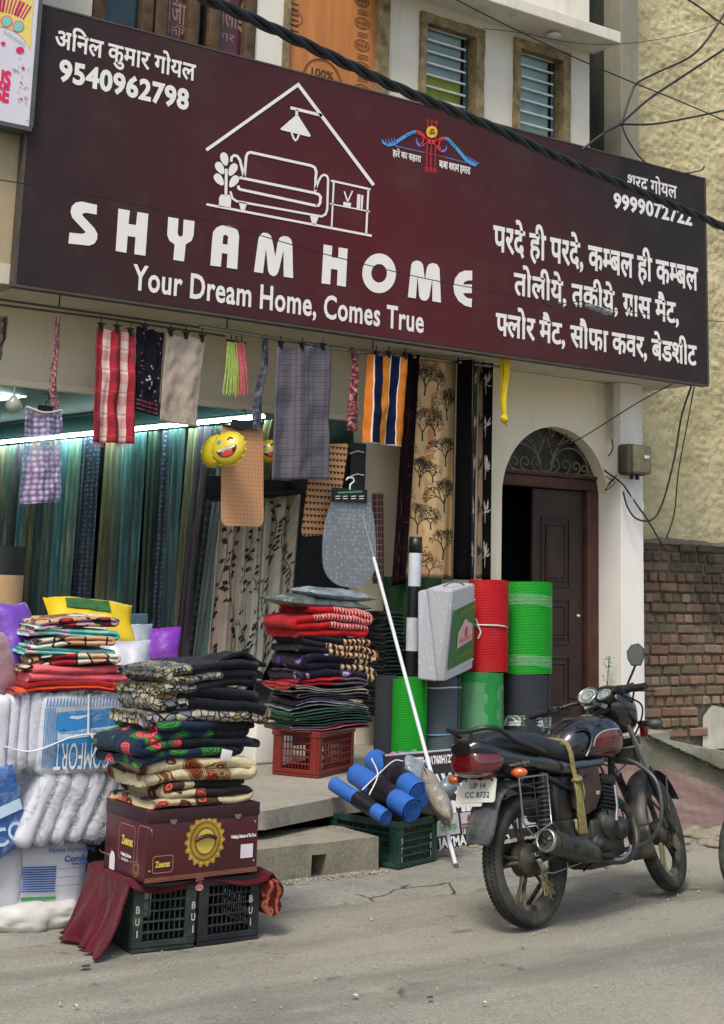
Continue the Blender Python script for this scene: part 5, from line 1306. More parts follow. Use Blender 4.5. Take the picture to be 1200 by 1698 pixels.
mb = MB(); a, b = P(352, 828, 9.68), P(545, 812, 9.55); mb.tube([a, b], .02, 8); mb.bbox((P(352,800,9.68).x, 9.72, P(352,826,9.7).z), (P(545,800,9.68).x, 9.80, P(352,788,9.7).z), .01); tag(mb.build('curtain_bar', mat('black_bar', '#0d1012', .6)), 'black bar from which the leaf-print curtains hang', 'bar')
mb = MB(); a, b = P(488, 985, 9.6), P(540, 880, 9.6); mb.bbox((a.x, 9.62, FZ+.002), (b.x+.22, 9.9, P(540,735,9.6).z), .02); tag(mb.build('dark_cabinet', mat('black_cabinet', '#11171a', .6, var=.4)), 'dark cabinet behind the grey shower mat', 'cabinet')
# ================================================================ goods: helpers
def pxm(p): return CAM_F/((Vector(p)-Vector((0, 0, CAM_H))).dot(_d))
class Frame:
    """upright local frame from a front-left corner, the front edge direction and a floor height"""
    def __init__(s, A, B): s.o = Vector(A); s.ex = (Vector(B)-s.o); s.ex.z = 0; s.W = s.ex.length; s.ex.normalize(); s.ey = Vector((-s.ex.y, s.ex.x, 0))
    def __call__(s, x, y, z): return s.o+s.ex*x+s.ey*y+Vector((0, 0, z))
    def M(s): return Matrix.Translation(s.o) @ Matrix((s.ex, s.ey, Vector((0, 0, 1)))).transposed().to_4x4()
def serp(W, H, n, seed, first=-1, wob=.006, lean=0, under=.15):
    """centre line of a folded cloth: n layers joined by round bends, points and layer thickness"""
    t = H/n; pts = []; r = t/2; rn = random.Random(seed)
    for i in range(n):
        z = t*(i+.5); d = first if i % 2 == 0 else -first
        inL = rn.uniform(0, under)*W*.35; a, b = -W/2+r+(inL if i else 0), W/2-r-rn.uniform(0, under)*W*.4
        xs = np.linspace(a, b, 14)
        if d > 0: xs = xs[::-1]
        for x in xs: pts.append((x, z+wob*sin(x*9+seed+i*.4)+lean*x))
        if i < n-1:
            ex_ = pts[-1][0]; sg = 1 if d < 0 else -1
            for k in range(1, 6):
                a_ = -pi/2+pi*k/6; pts.append((ex_+sg*r*cos(a_), pts[-1][1]*0+z+r+r*sin(a_)+wob*sin(ex_*9+seed+i*.4)+lean*ex_))
    return pts, t
def folded(fr, cx, cy, z, W, D, H, n, outer, inner, seed=0, first=-1, wob=.006, lean=0, under=.15, fill_=.9, puff=1.0, name='blanket', rz=0, split=None, soft=1.0):
    pts, t = serp(W, H, n, seed, first, wob, lean, under); m = len(pts); hw = t/2*fill_
    nr = []
    for i in range(m):
        a = Vector(pts[max(i-1, 0)]); b = Vector(pts[min(i+1, m-1)]); d = (b-a).normalized(); nr.append(Vector((-d.y, d.x)))
    sl = [(-D/2, .15), (-D/2+.006, .6), (-D/2+.018, .92), (-D/2+.04, 1)]+[(lerp(-D/2+.07, D/2-.04, k/7), 1) for k in range(8)]+[(D/2-.01, .85), (D/2, .2)]
    V = []; U = []; S = len(sl); L = [0]
    for i in range(1, m): L.append(L[-1]+(Vector(pts[i])-Vector(pts[i-1])).length)
    ca, sa = cos(rz), sin(rz)
    for side in (1, -1):
        for (y, f) in sl:
            for i in range(m):
                xr = pts[i][0]/(W/2); nn = nz((pts[i][0]*3, y*3, seed), 1.3)*.010*soft+nz((pts[i][0]*9, y*9, seed+2+pts[i][1]*20), 1)*.006*soft+nz((pts[i][0]*22, y*22, seed+pts[i][1]*30), 1)*.0035*soft-.018*soft*max(0, abs(xr)-.55)**1.5*2
                dy = .022*nz((pts[i][0]*2, pts[i][1]*14, seed), 1.1)
                x = pts[i][0]+nr[i].x*hw*f*side; zz = pts[i][1]+nr[i].y*hw*f*side+nn; yy = y+dy
                V.append(fr(cx+x*ca-yy*sa, cy+x*sa+yy*ca, z+zz)); U.append((L[i], y))
    F = []; MI = []
    for s_ in range(2):
        for j in range(S-1):
            for i in range(m-1):
                a = s_*S*m+j*m+i; q = (a, a+1, a+m+1, a+m); F.append(q if s_ else q[::-1]); MI.append(0 if s_ == (0 if first < 0 else 1) else 1)
    o = S*m
    for j in (0, S-1):
        for i in range(m-1): F.append((j*m+i, j*m+i+1, o+j*m+i+1, o+j*m+i)); MI.append(1)
    for i in (0, m-1):
        for j in range(S-1): F.append((j*m+i, (j+1)*m+i, o+(j+1)*m+i, o+j*m+i)); MI.append(1)
    mb = MB(); 
    if split is not None:
        SM = S*m
        for q_, f in enumerate(F):
            i0 = f[0] % m; x_ = pts[i0][0]/W+.5; lay = int(pts[i0][1]/t)
            MI[q_] = 0 if x_ < split+.16*sin(lay*2.3+seed) else 1
            if lay == 0 and seed % 2: MI[q_] = 0
    mb.v = [tuple(p) for p in V]; mb.f = F; mb.mi = MI; mb.sm = [True]*len(F); mb.uv = [[U[k] for k in f] for f in F]
    return mb.build(name, [outer, inner])
# blanket prints
def plush(g, c):
    g.b.inputs['Sheen Weight'].default_value = .10; g.b.inputs['Sheen Roughness'].default_value = .5
    g.bump(g.math('ADD', g.noise(g.ob(), 110, 3, .75), g.math('MULTIPLY', g.noise(g.ob(), 22, 3, .6), 1.6)), .85, .007)
    return g.out(g.mix(.25, c, g.ramp(g.noise(g.ob(), 120, 3, .7), [(.3, (.02,.02,.02)), (.7, (.7,.7,.7))]), 'OVERLAY'))
def p_scales(name, cols, sc, line='#14161c'):
    g = G(name, .95, .1); v1 = g.voro(g.ob(), sc, 'DISTANCE_TO_EDGE', 'Distance'); cc = g.voro(g.ob(), sc, 'F1', 'Color'); s_ = g.sep(cc)[0]
    n = g.noise(g.ob(), 5, 2); f = g.math('ADD', g.math('MULTIPLY', s_, .35), g.math('MULTIPLY', n, .9))
    c = g.ramp(f, [(.3+.5*i/(len(cols)-1), x) for i, x in enumerate(cols)]); e = g.math('LESS_THAN', v1, .07)
    return plush(g, g.mix(e, c, line))
def p_flower(name, base, flower, leaf, sc=7, th=(.30, .46), swirl=12):
    """large blooms: concentric wavy petals round scattered centres"""
    g = G(name, .95, .1); w_ = g.node('ShaderNodeTexNoise', 1, Vector=g.ob(), Scale=6.0)
    n = g.nt.nodes.new('ShaderNodeVectorMath'); n.operation = 'MULTIPLY_ADD'; g.put(n.inputs[0], w_); n.inputs[1].default_value = (.12, .12, .12); g.put(n.inputs[2], g.ob()); v = n.outputs[0]
    d = g.voro(v, sc, 'F1', 'Distance'); pet = g.math('SINE', g.math('MULTIPLY', d, swirl*4)); pick = g.sep(g.voro(v, sc, 'F1', 'Color'))
    f1 = g.mix(g.ramp(pet, [(.3, (0,0,0)), (.6, (1,1,1))]), flower[0], flower[1]); l1 = g.mix(g.ramp(pet, [(.4, (0,0,0)), (.6, (1,1,1))]), leaf[0], leaf[1])
    isf = g.math('LESS_THAN', d, th[0]); isl = g.math('LESS_THAN', d, th[1])
    lf_ = g.mix(g.math('MULTIPLY', isl, g.math('GREATER_THAN', pick[1], .35)), base, l1)
    return plush(g, g.mix(g.math('MULTIPLY', isf, g.math('GREATER_THAN', pick[0], .3)), lf_, f1))
def p_patch(name, cols, sc=9, line=None):
    g = G(name, .95, .1); w_ = g.voro(g.ob(), sc, 'F1', 'Color'); s_ = g.sep(w_)[0]; c = g.ramp(s_, [(i/len(cols), x) for i, x in enumerate(cols)], True)
    if line: c = g.mix(g.math('LESS_THAN', g.voro(g.ob(), sc, 'DISTANCE_TO_EDGE', 'Distance'), .05), c, line)
    return plush(g, c)
def p_wave(name, a, b, sc, dist, c3=None, th=.5):
    g = G(name, .95, .1); wv = g.node('ShaderNodeTexWave', 1, Vector=g.ob(), Scale=sc, Distortion=dist); n = g.nt.nodes[-1]; n.inputs['Detail Scale'].default_value = 2.0
    stops = [(.25, a), (.5, b)]+([(.75, c3)] if c3 else []); return plush(g, g.ramp(wv, stops))
def plain(name, c): 
    g = G(name, .95, .1); return plush(g, g.ramp(g.noise(g.ob(), 8, 4), [(.3, c), (.7, tuple(min(1, v*1.5+.004) for v in col(c)[:3]))]))
NVY = plain('navy_plush', '#0b0e18'); BLP = plain('black_plush', '#0a0a0c'); BRN = plain('dark_brown_plush', '#171010'); DBL = plain('deep_blue_plush', '#10223f')
MAROON = plain('maroon_velvet', '#4a0b18')
def crate(name, A, B, D, H, m, label, letters=None, group=None, rows=4, parts_mat=None, lm=None):
    lm = mat('worn_white_stencil', '#a9aaa4', .7, var=.3, vs=60)
    """plastic crate: rim, corner posts, base band and separate slats on each side"""
    fr = Frame(A, B); W = fr.W; t = empty(name, tuple(fr.o), label, 'crate', group, rz=atan2(fr.ex.y, fr.ex.x)); L = []; M = fr.M()
    def add(nm, boxes, bev=.003, k=None):
        mb = MB(); 
        for a, b in boxes: mb.box(a, b, M=M)
        L.append(mb.build(nm, m, bev=bev, kind=k))
    th = .014
    add('rim', [((-.008, -.008, H-.035), (W+.008, th, H)), ((-.008, D-th, H-.035), (W+.008, D+.008, H)), ((-.008, th, H-.035), (th, D-th, H)), ((W-th, th, H-.035), (W+.008, D-th, H))])
    add('base', [((0, 0, 0), (W, D, .018)), ((0, -.004, .02), (W, th, .045)), ((0, D-th, .02), (W, D, .045)), ((-.004, th, .02), (th, D-th, .045)), ((W-th, th, .02), (W, D-th, .045))])
    pw = .05
    for x0, x1, y0, y1 in ((0, pw, -.003, th), (W-pw, W, -.003, th), (0, pw, D-th, D), (W-pw, W, D-th, D)): add('post', [((x0, y0, .045), (x1, y1, H-.036))])
    for y0 in (th, D-th-pw):
        add('post', [((-.003, y0, .045), (th, y0+pw, H-.036))]); add('post', [((W-th, y0, .045), (W+.003, y0+pw, H-.036))])
    for i in range(rows):
        z = .075+i*(H-.035-.075)/rows; hh = .010
        add('slat', [((pw, .001, z), (W-pw, th-.002, z+hh))]); add('slat', [((.001, th+pw, z), (th-.002, D-th-pw, z+hh))])
        add('slat', [((W-th+.002, th+pw, z), (W-.001, D-th-pw, z+hh))])
    nb_ = max(3, int((W-2*pw)/.022)); add('rib', [((pw+i*(W-2*pw)/nb_, .004, .05), (pw+i*(W-2*pw)/nb_+.005, th-.003, H-.036)) for i in range(1, nb_)], 0, 'stuff')
    nb_ = max(3, int((D-2*pw)/.022)); add('rib', [((.004, pw+i*(D-2*pw)/nb_, .05), (th-.003, pw+i*(D-2*pw)/nb_+.005, H-.036)) for i in range(1, nb_)]+[((W-th+.003, pw+i*(D-2*pw)/nb_, .05), (W-.004, pw+i*(D-2*pw)/nb_+.005, H-.036)) for i in range(1, nb_)], 0, 'stuff')
    if letters:
        for side, x, txt in letters:
            mb = MB()
            for k, ch in enumerate(txt):
                z0 = H-.07-(k+1)*.05
                if side == 'f': pl = Plane2D(fr(x, -.003, 0), fr.ex, (0, 0, 1), .003); pl.text(mb, ch, 0 if ch != 'I' else .008, z0, .019 if ch != 'I' else .006, .030, .02)
                else: pl = Plane2D(fr(-.003, x, 0), -fr.ey, (0, 0, 1), .003); pl.text(mb, ch, 0 if ch != 'I' else .008, z0, .019 if ch != 'I' else .006, .030, .02)
            L.append(mb.build('lettering', lm, kind='stuff'))
    keep(t, L); return fr
GCR = mat('black_green_crate_plastic', '#1b2b27', .5, var=.2, dirt='#4a4f45', ds=9); BCR = mat('black_crate_plastic', '#14181f', .5, var=.2, dirt='#3a3c3e', ds=9)
GRC = mat('green_crate_plastic', '#12352c', .45, var=.2, dirt='#3c4f48', ds=10); RDC = mat('red_crate_plastic', '#7a241d', .5, var=.2, dirt='#5a2a22', ds=8)

# ================================================================ front left: two crates, cloth, carton, blankets
A = PZ(216, 1582); B = PZ(321, 1571); crate('plastic_crate', A, B, .42, .285, GCR, 'dark green-black crate under the maroon cloth, the left one', [('f', .012, 'BUI'), ('f', .275, 'BUI')])
A2 = PZ(326, 1570); B2 = PZ(427, 1557); f2 = crate('plastic_crate', A2, B2, .42, .285, BCR, 'black crate under the maroon cloth, the right one with worn white letters', [('f', .255, 'BUI')])
# maroon cloth draped over both
bo = PZ(239, 1466, .30); br_ = PZ(425, 1445, .30); bfr = Frame(bo, br_); BW = bfr.W; BD = .40
cl = MB(); cfr = Frame(A, B2); x0c, x1c = -.015, cfr.W+.02
def drape(u, v):
    # u across, v from the left hem over the top to the right hem
    s_ = v*1.75; zt = .297; y = lerp(-.025, .47, u); fl = nz((u*3, v*4, 0), 1.2)+.6*nz((u*9, v*11, 0), 1.1)
    if s_ < .42:
        k = 1-s_/.42; x = x0c-.02-.10*k*k-.05*k*abs(sin(u*5+1)); z = max(.015, zt-.30*k+.02*nz((u*5, 0, 0), 1)*k); y += -.05*k+.03*sin(u*9)*k; x -= .022*sin(u*26+1)*k*k+.02*nz((u*7, v*9, 2), 1)*k
    elif s_ < .42+(x1c-x0c): 
        x = x0c+(s_-.42); z = zt+.006*abs(fl)
    else:
        k = min(1, (s_-.42-(x1c-x0c))/.2); x = x1c+.02+.06*sin(k*2.5); z = zt-.17*k
    if u < .12 and .42 <= s_ <= .42+(x1c-x0c): z -= (.12-u)/.12*(.035+.02*sin(v*25)); y -= .008
    return cfr(x+.01*fl, y, z)
cl.grid(drape, 60, 120, uvs=(1, 1)); 
t = empty('maroon_cloth', tuple(cfr(-.05, .1, 0)), 'maroon velvet cloth draped over the two crates and hanging down their left side', 'cloth'); L = [cl.build('cloth', MAROON, solid=.006)]
mb = MB(); roll_c = catm([cfr(x1c+.035, -.03, .20), cfr(x1c+.045, .03, .21), cfr(x1c+.05, .3, .2)], 6); mb.tube(roll_c, [.035]+[.052]*(len(roll_c)-2)+[.04], 16); mb.tube([cfr(x1c+.04, -.028, .14), cfr(x1c+.045, .2, .13)], .042, 14); L.append(mb.build('bunched_end', p_wave('red_velvet_print', '#4a0f18', '#7a1c26', 8, 9, '#a05a3c')))
mb = MB(); dcp = Plane2D(cfr((A2-A).length-.012, -.028, 0), cfr.ex, (0, 0, 1), .004)
for z in (.288, .255): dcp.stroke(mb, arc(0, z-.0, .016, .011, 0, 345, 16), .006, closed=True); dcp.stroke(mb, arc(0, z, .006, .004, 0, 345, 10), .004, closed=True)
L.append(mb.build('woven_mark', mat('pale_pink_print', '#c98a8a', .6), kind='stuff')); keep(t, L)
# carton
bt = empty('carton', tuple(bo), 'maroon gift carton printed with a golden rosette on the draped crates', 'box'); L = []; BH = .305; M = bfr.M()
g = G('maroon_carton', .32, .5); x, y, z_ = g.sep(g.ob()); c = g.ramp(g.noise(g.ob(), 3, 3), [(.3, '#3c161c'), (.7, '#541c22')]); CART = g.out(c)
mb = MB(); mb.bbox((0, 0, 0), (BW, BD, BH-.055), .004, M=M); L.append(mb.build('body', CART))
mb = MB(); mb.bbox((-.004, -.004, BH-.057), (BW+.004, BD+.004, BH), .004, M=M); L.append(mb.build('lid', mat('dark_maroon_lid', '#33171d', .35)))
GOLD = mat('gold_print', '#b8913a', .4, metal=.3, var=.15); GOLDL = mat('pale_gold_print', '#c9b84a', .4, var=.1)
fp = Plane2D(bfr(0, 0, 0), bfr.ex, (0, 0, 1), .0025); lp = Plane2D(bfr(0, BD, 0), -bfr.ey, (0, 0, 1), .0025)
mb = MB(); gx, gz_ = BW*.51, .155
fp.fill(mb, [(gx+(.098+.008*cos(18*a))*cos(a), gz_+(.105+.008*cos(18*a))*sin(a)) for a in [i*2*pi/108 for i in range(108)]], 0, 1)
fp.fill(mb, arc(gx, gz_, .078, .084, 0, 355, 50), 1, 1.6); fp.fill(mb, arc(gx, gz_, .07, .076, 0, 355, 50), 0, 2.2); fp.fill(mb, arc(gx, gz_, .056, .061, 0, 355, 40), 1, 2.8); fp.fill(mb, arc(gx, gz_, .047, .052, 0, 355, 40), 2, 3.4)
for i in range(18): a = i*2*pi/18; fp.fill(mb, arc(gx+.088*cos(a), gz_+.094*sin(a), .005, .005, 0, 330, 8), 2, 1.8)
L.append(mb.build('rosette', [GOLD, mat('brown_gold_print', '#7a5a22', .5), GOLDL]))
mb = MB(); mb.tube(catm([fp.m((gx-.055, gz_+.008), 5), fp.m((gx-.03, gz_+.02), 8), fp.m((gx, gz_+.026), 9), fp.m((gx+.03, gz_+.02), 8), fp.m((gx+.05, gz_+.012), 5)], 5), .009, 8); L.append(mb.build('handle', mat('brown_leatherette', '#3a1f1d', .5)))
def rrect(cx, cz, w_, h_, r): 
    o = []
    for sx_, sz_, a0 in ((1, 1, 0), (-1, 1, 90), (-1, -1, 180), (1, -1, 270)): o += arc(cx+sx_*(w_/2-r), cz+sz_*(h_/2-r), r, r, a0, a0+90, 4)
    return o
mb = MB(); fp.stroke(mb, rrect(.085, .075, .10, .07, .012), .0035, closed=True); L.append(mb.build('label_frame', mat('copper_print', '#a5705a', .5)))
mb = MB(); fp.text(mb, 'Zeenat', .047, .064, .075, .024, .05); lp.text(mb, 'Zeenat', BD*.42, .135, .11, .035, .05); L.append(mb.build('lettering', GOLDL))
mb = MB(); fp.text(mb, 'Wedding Collection of The Town', BW*.745, .155, BW*.235, .014, .05); lp.text(mb, 'Wedding Collection', BD*.42, .085, .1, .013, .05); lp.text(mb, 'For U & Us', BD*.45, .065, .06, .011, .05); L.append(mb.build('small_lettering', WHITE))
mb = MB(); fp.fill(mb, [(BW*.84, .065), (BW*.955, .065), (BW*.955, .125), (BW*.84, .125)]); L.append(mb.build('white_sticker', mat('white_sticker', '#cfcbd2', .5)))
mb = MB(); lp.stroke(mb, rrect(BD*.55, .145, .15, .15, .02), .0035, closed=True); lp.stroke(mb, rrect(BD*.97, .15, .13, .17, .03)[:14], .0035); lp.stroke(mb, rrect(BD*.03, .15, .13, .17, .03)[12:], .0035)
hx = [(BD*.80+.03*cos(radians(a)), .05+.035*sin(radians(a))) for a in range(30, 390, 60)]; lp.stroke(mb, hx, .004, closed=True); lp.stroke(mb, [(BD*.80+.6*(p[0]-BD*.80), .05+.6*(p[1]-.05)) for p in hx], .004, closed=True)
for i in range(44): fp.stroke(mb, [(i*BW/44, .008), ((i+.5)*BW/44, .016), ((i+1)*BW/44, .008)], .0025)
for i in range(2): fp.stroke(mb, [(0, .004+i*.016), (BW, .004+i*.016)], .002)
L.append(mb.build('border_print', mat('copper_print', '#a5705a', .5)))
mb = MB(); lp.fill(mb, arc(BD*.22, .035, .026, .03, 0, 180, 14)+[(BD*.22-.026, .0), (BD*.22+.026, .0)] if 0 else [(BD*.22-.026, .008)]+[(BD*.22+.026*cos(radians(a)), .055+.032*sin(radians(a))) for a in range(180, -1, -15)]+[(BD*.22+.026, .008)]); L.append(mb.build('white_seal', mat('white_sticker', '#cfcbd2', .5)))
mb = MB(); 
for x, z in ((.02, .22), (.02, .05), (BW-.02, .22), (BW-.02, .05)): mb.lathe([(0, 0), (.006, 0), (.005, -.004), (0, -.005)], 10, M=Matrix.Translation(fp.m((x, z), 1)) @ Matrix.Rotation(pi/2, 4, 'X').inverted())
for x in (BW*.22, BW*.80): 
    for k in range(4): fp.fill(mb, arc(x, BH-.045, .018, .022, 180, 360, 8), 0, 1+k*.5)
L.append(mb.build('rivet', mat('nickel', '#9a9690', .3, metal=.8), kind='stuff')); keep(bt, L)
# blankets on the carton: from the bottom up
SC1 = p_scales('koi_scale_plush', ['#3c434c', '#59616c', '#7e8488', '#8f8250', '#a9a48e'], 30)
SC2 = p_scales('grey_cream_scale_plush', ['#4c525c', '#767b84', '#b5ae98', '#8a7040'], 26)
ROSE = p_flower('rose_garden_plush', '#14263c', ('#b0202c', '#d8707c'), ('#1c5a2c', '#4a8c3c'), 9, (.36, .55))
CRM = p_flower('cream_rose_plush', '#c9bd98', ('#5a2418', '#9a4a28'), ('#6a4a2c', '#b89a6c'), 10, (.34, .5)); BRD = p_flower('brown_red_plush', '#bfb08c', ('#9a2a24', '#c26a50'), ('#3a241c', '#5a3a28'), 11, (.33, .5))
pb = bfr; z = BH+.004; cx = BW*.50; cyb = BD*.5
BL = [('blanket', .105, 3, BRD, BRN, 'dark brown folded blanket with cream and red print, lowest on the carton', .62, .02, 5, .36),
      ('blanket', .105, 2, CRM, CRM, 'cream blanket with brown roses, second from the bottom on the carton', .62, -.01, 9, 2),
      ('blanket', .16, 4, ROSE, NVY, 'navy folded blanket with red roses and green leaves, middle of the carton stack', .68, -.035, 2, .5),
      ('blanket', .15, 3, SC2, NVY, 'folded dark navy blanket with grey and cream scales, second from the top', .66, .0, 7, .36),
      ('blanket', .12, 3, SC1, NVY, 'topmost blanket on the carton, grey fish-scale print with dark navy folds', .62, .01, 12, .42)]
zz = .30+z
for i, (nm, h_, n_, om, im, lab, w_, dx, sd_, sp_t) in enumerate(BL):
    o = folded(bfr, cx+dx+.0, cyb, z, w_, BD*1.02, h_, n_, om, im, seed=sd_, wob=.009, lean=[-.03, .02, .03, -.04, .03][i], under=.5, rz=[.06, -.03, .07, -.04, .03][i], fill_=1.0, split=sp_t, soft=1.5); tag(o, lab, 'blanket', 'blankets stacked on the carton'); z += h_*.97
mb = MB(); q = bfr(cx+.05, -.03, BH+.205); mb.bbox((0, 0, 0), (.055, .004, .045), .001, M=Matrix.Translation(q) @ Matrix.Rotation(.2, 4, 'Y')); tag(mb.build('paper_tag', mat('white_sticker', '#cfcbd2', .5)), 'small white paper tag sticking out of the rose blanket', 'tag')
# loose corner fold on top
mb = MB()
def _lf(u, v):
    p = bfr(cx+.05+.26*u, .02+.2*v, z-.01+.055*sin(pi*min(1, u*1.15))*(1-.3*v)+.01*nz((u*4, v*4, 0), 1)); return p
mb.grid(_lf, 20, 12); tag(mb.build('blanket_corner', NVY, solid=.02), 'turned-up dark navy corner lying on the topmost blanket', 'blanket')

# ================================================================ far left: pillow packs and plush blankets
PLW = film('pillow_film', '#d0d8e2', .13); PLT = film('thin_clear_film', '#d0d8e2', .06); WHP = mat('white_pillow_fabric', '#c6c9d2', .8, var=.08, vs=5); BLUEP = mat('cyan_blue_print', '#2f7fbd', .45, var=.12); BLUED = mat('deep_blue_print', '#1d5a9e', .45, var=.15)
def lump(a, b, m_, name, seed=0, r=.05, rough_=.02, M=None, cuts=10):
    bm = bmesh.new(); bmesh.ops.create_cube(bm, size=1); bmesh.ops.subdivide_edges(bm, edges=bm.edges[:], cuts=cuts, use_grid_fill=True)
    h_ = Vector([(b[i]-a[i])/2 for i in range(3)]); c_ = Vector([(a[i]+b[i])/2 for i in range(3)]); rr_ = min(r, min(h_)*.98)
    for v in bm.verts:
        q = Vector([v.co[i]*2*h_[i] for i in range(3)]); inn = Vector([max(-(h_[i]-rr_), min(h_[i]-rr_, q[i])) for i in range(3)]); d = q-inn
        q = inn+d.normalized()*rr_ if d.length > 1e-6 else q
        k = nz(q, 4, seed)*rough_+nz(q, 13, seed)*rough_*.4+nz(q, 30, seed)*rough_*.15
        k -= .006*max(0, 1-abs(nz(q, 9, seed+3))*7)*(rough_/.02); nn = q.normalized(); q += nn*k; v.co = q+c_
    mb = MB(); mb.frombm(bm, M=M, smooth=True); return mb.build(name, m_)
LY = 6.5
pa = PZ(8, 1545); pb_ = PZ(150, 1530); lfr = Frame((pa.x-.12, 6.52, 0), (pa.x+.6, 6.44, 0))
def LX(x, y=1300): return (P(x, y, 6.45)-lfr.o).dot(lfr.ex)
def LZ(y, x=80): return P(x, y, 6.45).z
t = empty('pillow_sack', tuple(lfr(.3, .1, 0)), 'bottom white plastic pillow sack on the ground with blue stripes and text', 'pillow pack'); L = []
M = lfr.M(); L.append(lump((LX(-90), .05, .02), (LX(166), .45, LZ(1402)), WHP, 'sack', 1, .07, .02, M)); L.append(lump((LX(-88), .0, .0), (LX(155), .5, LZ(1500)), mat('white_woven_plastic', '#c4c4c0', .5, var=.1, bump=.3), 'white_wrap', 5, .05, .06, M, 22))
L.append(lump((LX(-40), .03, .07), (LX(62), .3, LZ(1405)), mat('translucent_pack', '#c3c6ce', .3, var=.06), 'inner_pillow', 8, .06, .02, M))
fpl = Plane2D(lfr(0, .035, 0), lfr.ex, (0, 0, 1), .002); mb = MB()
for i in range(11): fpl.stroke(mb, [(LX(56), LZ(1444+i*4, 56)+.0), (LX(110), LZ(1441+i*4, 110))], .006)
fpl.text(mb, 'Home Furnishing', LX(97), LZ(1418, 100), .22, .022, .01); L.append(mb.build('stripe_print', BLUED)); mb = MB(); fpl.text(mb, 'Comfe', LX(122), LZ(1428, 130)-.01, .11, .026, .03); fpl.text(mb, 'FEATURE', LX(134), LZ(1436, 130)-.005, .08, .010, .03)
for k in range(3): fpl.stroke(mb, [(LX(112), LZ(1444+k*14, 120)), (LX(150), LZ(1441+k*14, 150))], .002)
L.append(mb.build('pack_lettering', BLUED, kind='stuff'))
mb = MB(); fpl.fill(mb, [(LX(56), LZ(1500,56)), (LX(112), LZ(1495,112)), (LX(112), LZ(1490,112)), (LX(56), LZ(1493,56))]); L.append(mb.build('green_stripe', mat('green_print', '#3f8f55', .5))); keep(t, L)
# five leaning pillows
for i in range(6):
    x_t, x_b = [(86, 33), (112, 60), (140, 88), (168, 118), (196, 148), (215, 176)][i]; a = P(x_b, 1405-i*3, 6.47+.0*i); b = P(x_t, 1283-i*2, 6.47)
    ln = (b-a).length; zax = (b-a).normalized(); xax = zax.cross(Vector((0, 1, 0))).normalized(); yax = zax.cross(xax)
    Mx = Matrix.Translation((a+b)/2+Vector((0, .17, 0))) @ Matrix((xax, yax, zax)).transposed().to_4x4()
    o = lump((-.052, -.2, -ln/2), (.046, .2, ln/2), WHP, 'pillow', i+3, .045, .014, Mx, 12)
    od = ['first', 'second', 'third', 'fourth', 'fifth', 'sixth'][i]
    t = empty('wrapped_pillow', tuple(a), 'white pillow in film leaning between the blue packs, %s from the left' % od, 'pillow', 'leaning wrapped pillows')
    keep(t, [o, lump((-.058, -.21, -ln/2-.01), (.052, .2, ln/2+.012), PLW, 'film', i+13, .03, .02, Mx, 10)])
t = empty('blue_pack', tuple(P(15, 1400, 6.5)), 'blue and white pillow pack lying tilted at the left edge', 'pillow pack'); Mx = Matrix.Translation(P(8, 1340, 6.52)) @ Matrix.Rotation(-.35, 4, 'Y')
L = [lump((-.3, -.04, -.19), (.08, .1, .19), BLUED, 'pack', 2, .02, .01, Mx), lump((-.31, -.05, -.2), (.095, .1, .2), PLT, 'film', 21, .02, .02, Mx)]
pl = Plane2D(Mx @ Vector((-.2, -.052, -.19)), (Mx.to_3x3() @ Vector((1, 0, 0))), (Mx.to_3x3() @ Vector((0, 0, 1))), .002); mb = MB(); pl.text(mb, 'CO', .1, .05, .14, .08, .02); pl.fill(mb, [(.05, .17), (.26, .17), (.26, .22), (.05, .22)]); L.append(mb.build('lettering', mat('pale_blue_print', '#b6d0e4', .5))); keep(t, L)
# blue comfort pack
t = empty('comfort_pack', tuple(P(100, 1280, 6.4)), 'large blue striped pillow pack tied with white string, upside-down lettering', 'pillow pack'); L = []
zb, ztp = LZ(1283, 100), LZ(1152, 100)
for k, (a, b) in enumerate(((-20, 12), (12, 28), (28, 44), (44, 66))): L.append(lump((LX(a), -.02, zb+.01*k), (LX(b)+.01, .36, ztp-.005+.004*k), WHP, 'pillow', k+40, .03, .012, M, 8))
L.append(lump((LX(60), -.035, zb-.005), (LX(196), .36, ztp), mat('white_pack_plastic', '#c9ced6', .3, var=.06), 'pack', 47, .03, .010, M, 12))
xa_, xb_ = LX(62), LX(194); hh = ztp-zb; cp = Plane2D(lfr(0, -.042, zb), lfr.ex, (0, 0, 1), .002); mb = MB()
def bulge(p): return p
cp.fill(mb, [(xa_+.07, .02), (xb_-.01, .03), (xb_-.01, hh-.06), (xa_+.07, hh-.08)]); L.append(mb.build('blue_panel', BLUEP))
mb = MB(); n_ = 24
for i in range(n_): x = lerp(xa_+.02, xb_-.01, i/(n_-1)); cp.stroke(mb, [(x, hh-.055), (x+.003, hh-.015)], .006, k=2)
for i in range(7): cp.stroke(mb, [(xa_+.015+i*.008, .03), (xa_+.015+i*.008, hh-.06)], .004, k=2)
L.append(mb.build('stripe_print', BLUEP, kind='stuff')); mb = MB()
cp.fill(mb, [(xa_+.08, hh*.42), (xb_-.02, hh*.50), (xb_-.02, hh*.60), (xa_+.08, hh*.52)], 0, 2); cp.fill(mb, [(xa_+.13, hh*.70), (xa_+.17, hh*.68), (xa_+.22, hh*.72), (xa_+.25, hh*.76), (xa_+.19, hh*.73), (xa_+.14, hh*.73)], 0, 2)
L.append(mb.build('white_band', mat('pale_blue_print', '#b6d0e4', .5))); mb = MB()
def flip_text(t_, x, z, w_, h_, off): # upside-down lettering
    pl = Plane2D(cp.m((x+w_, z+h_), 1), -cp.ex, -cp.ey, .001); pl.n = cp.n; pl.text(mb, t_, 0, 0, w_, h_, off, k=4)
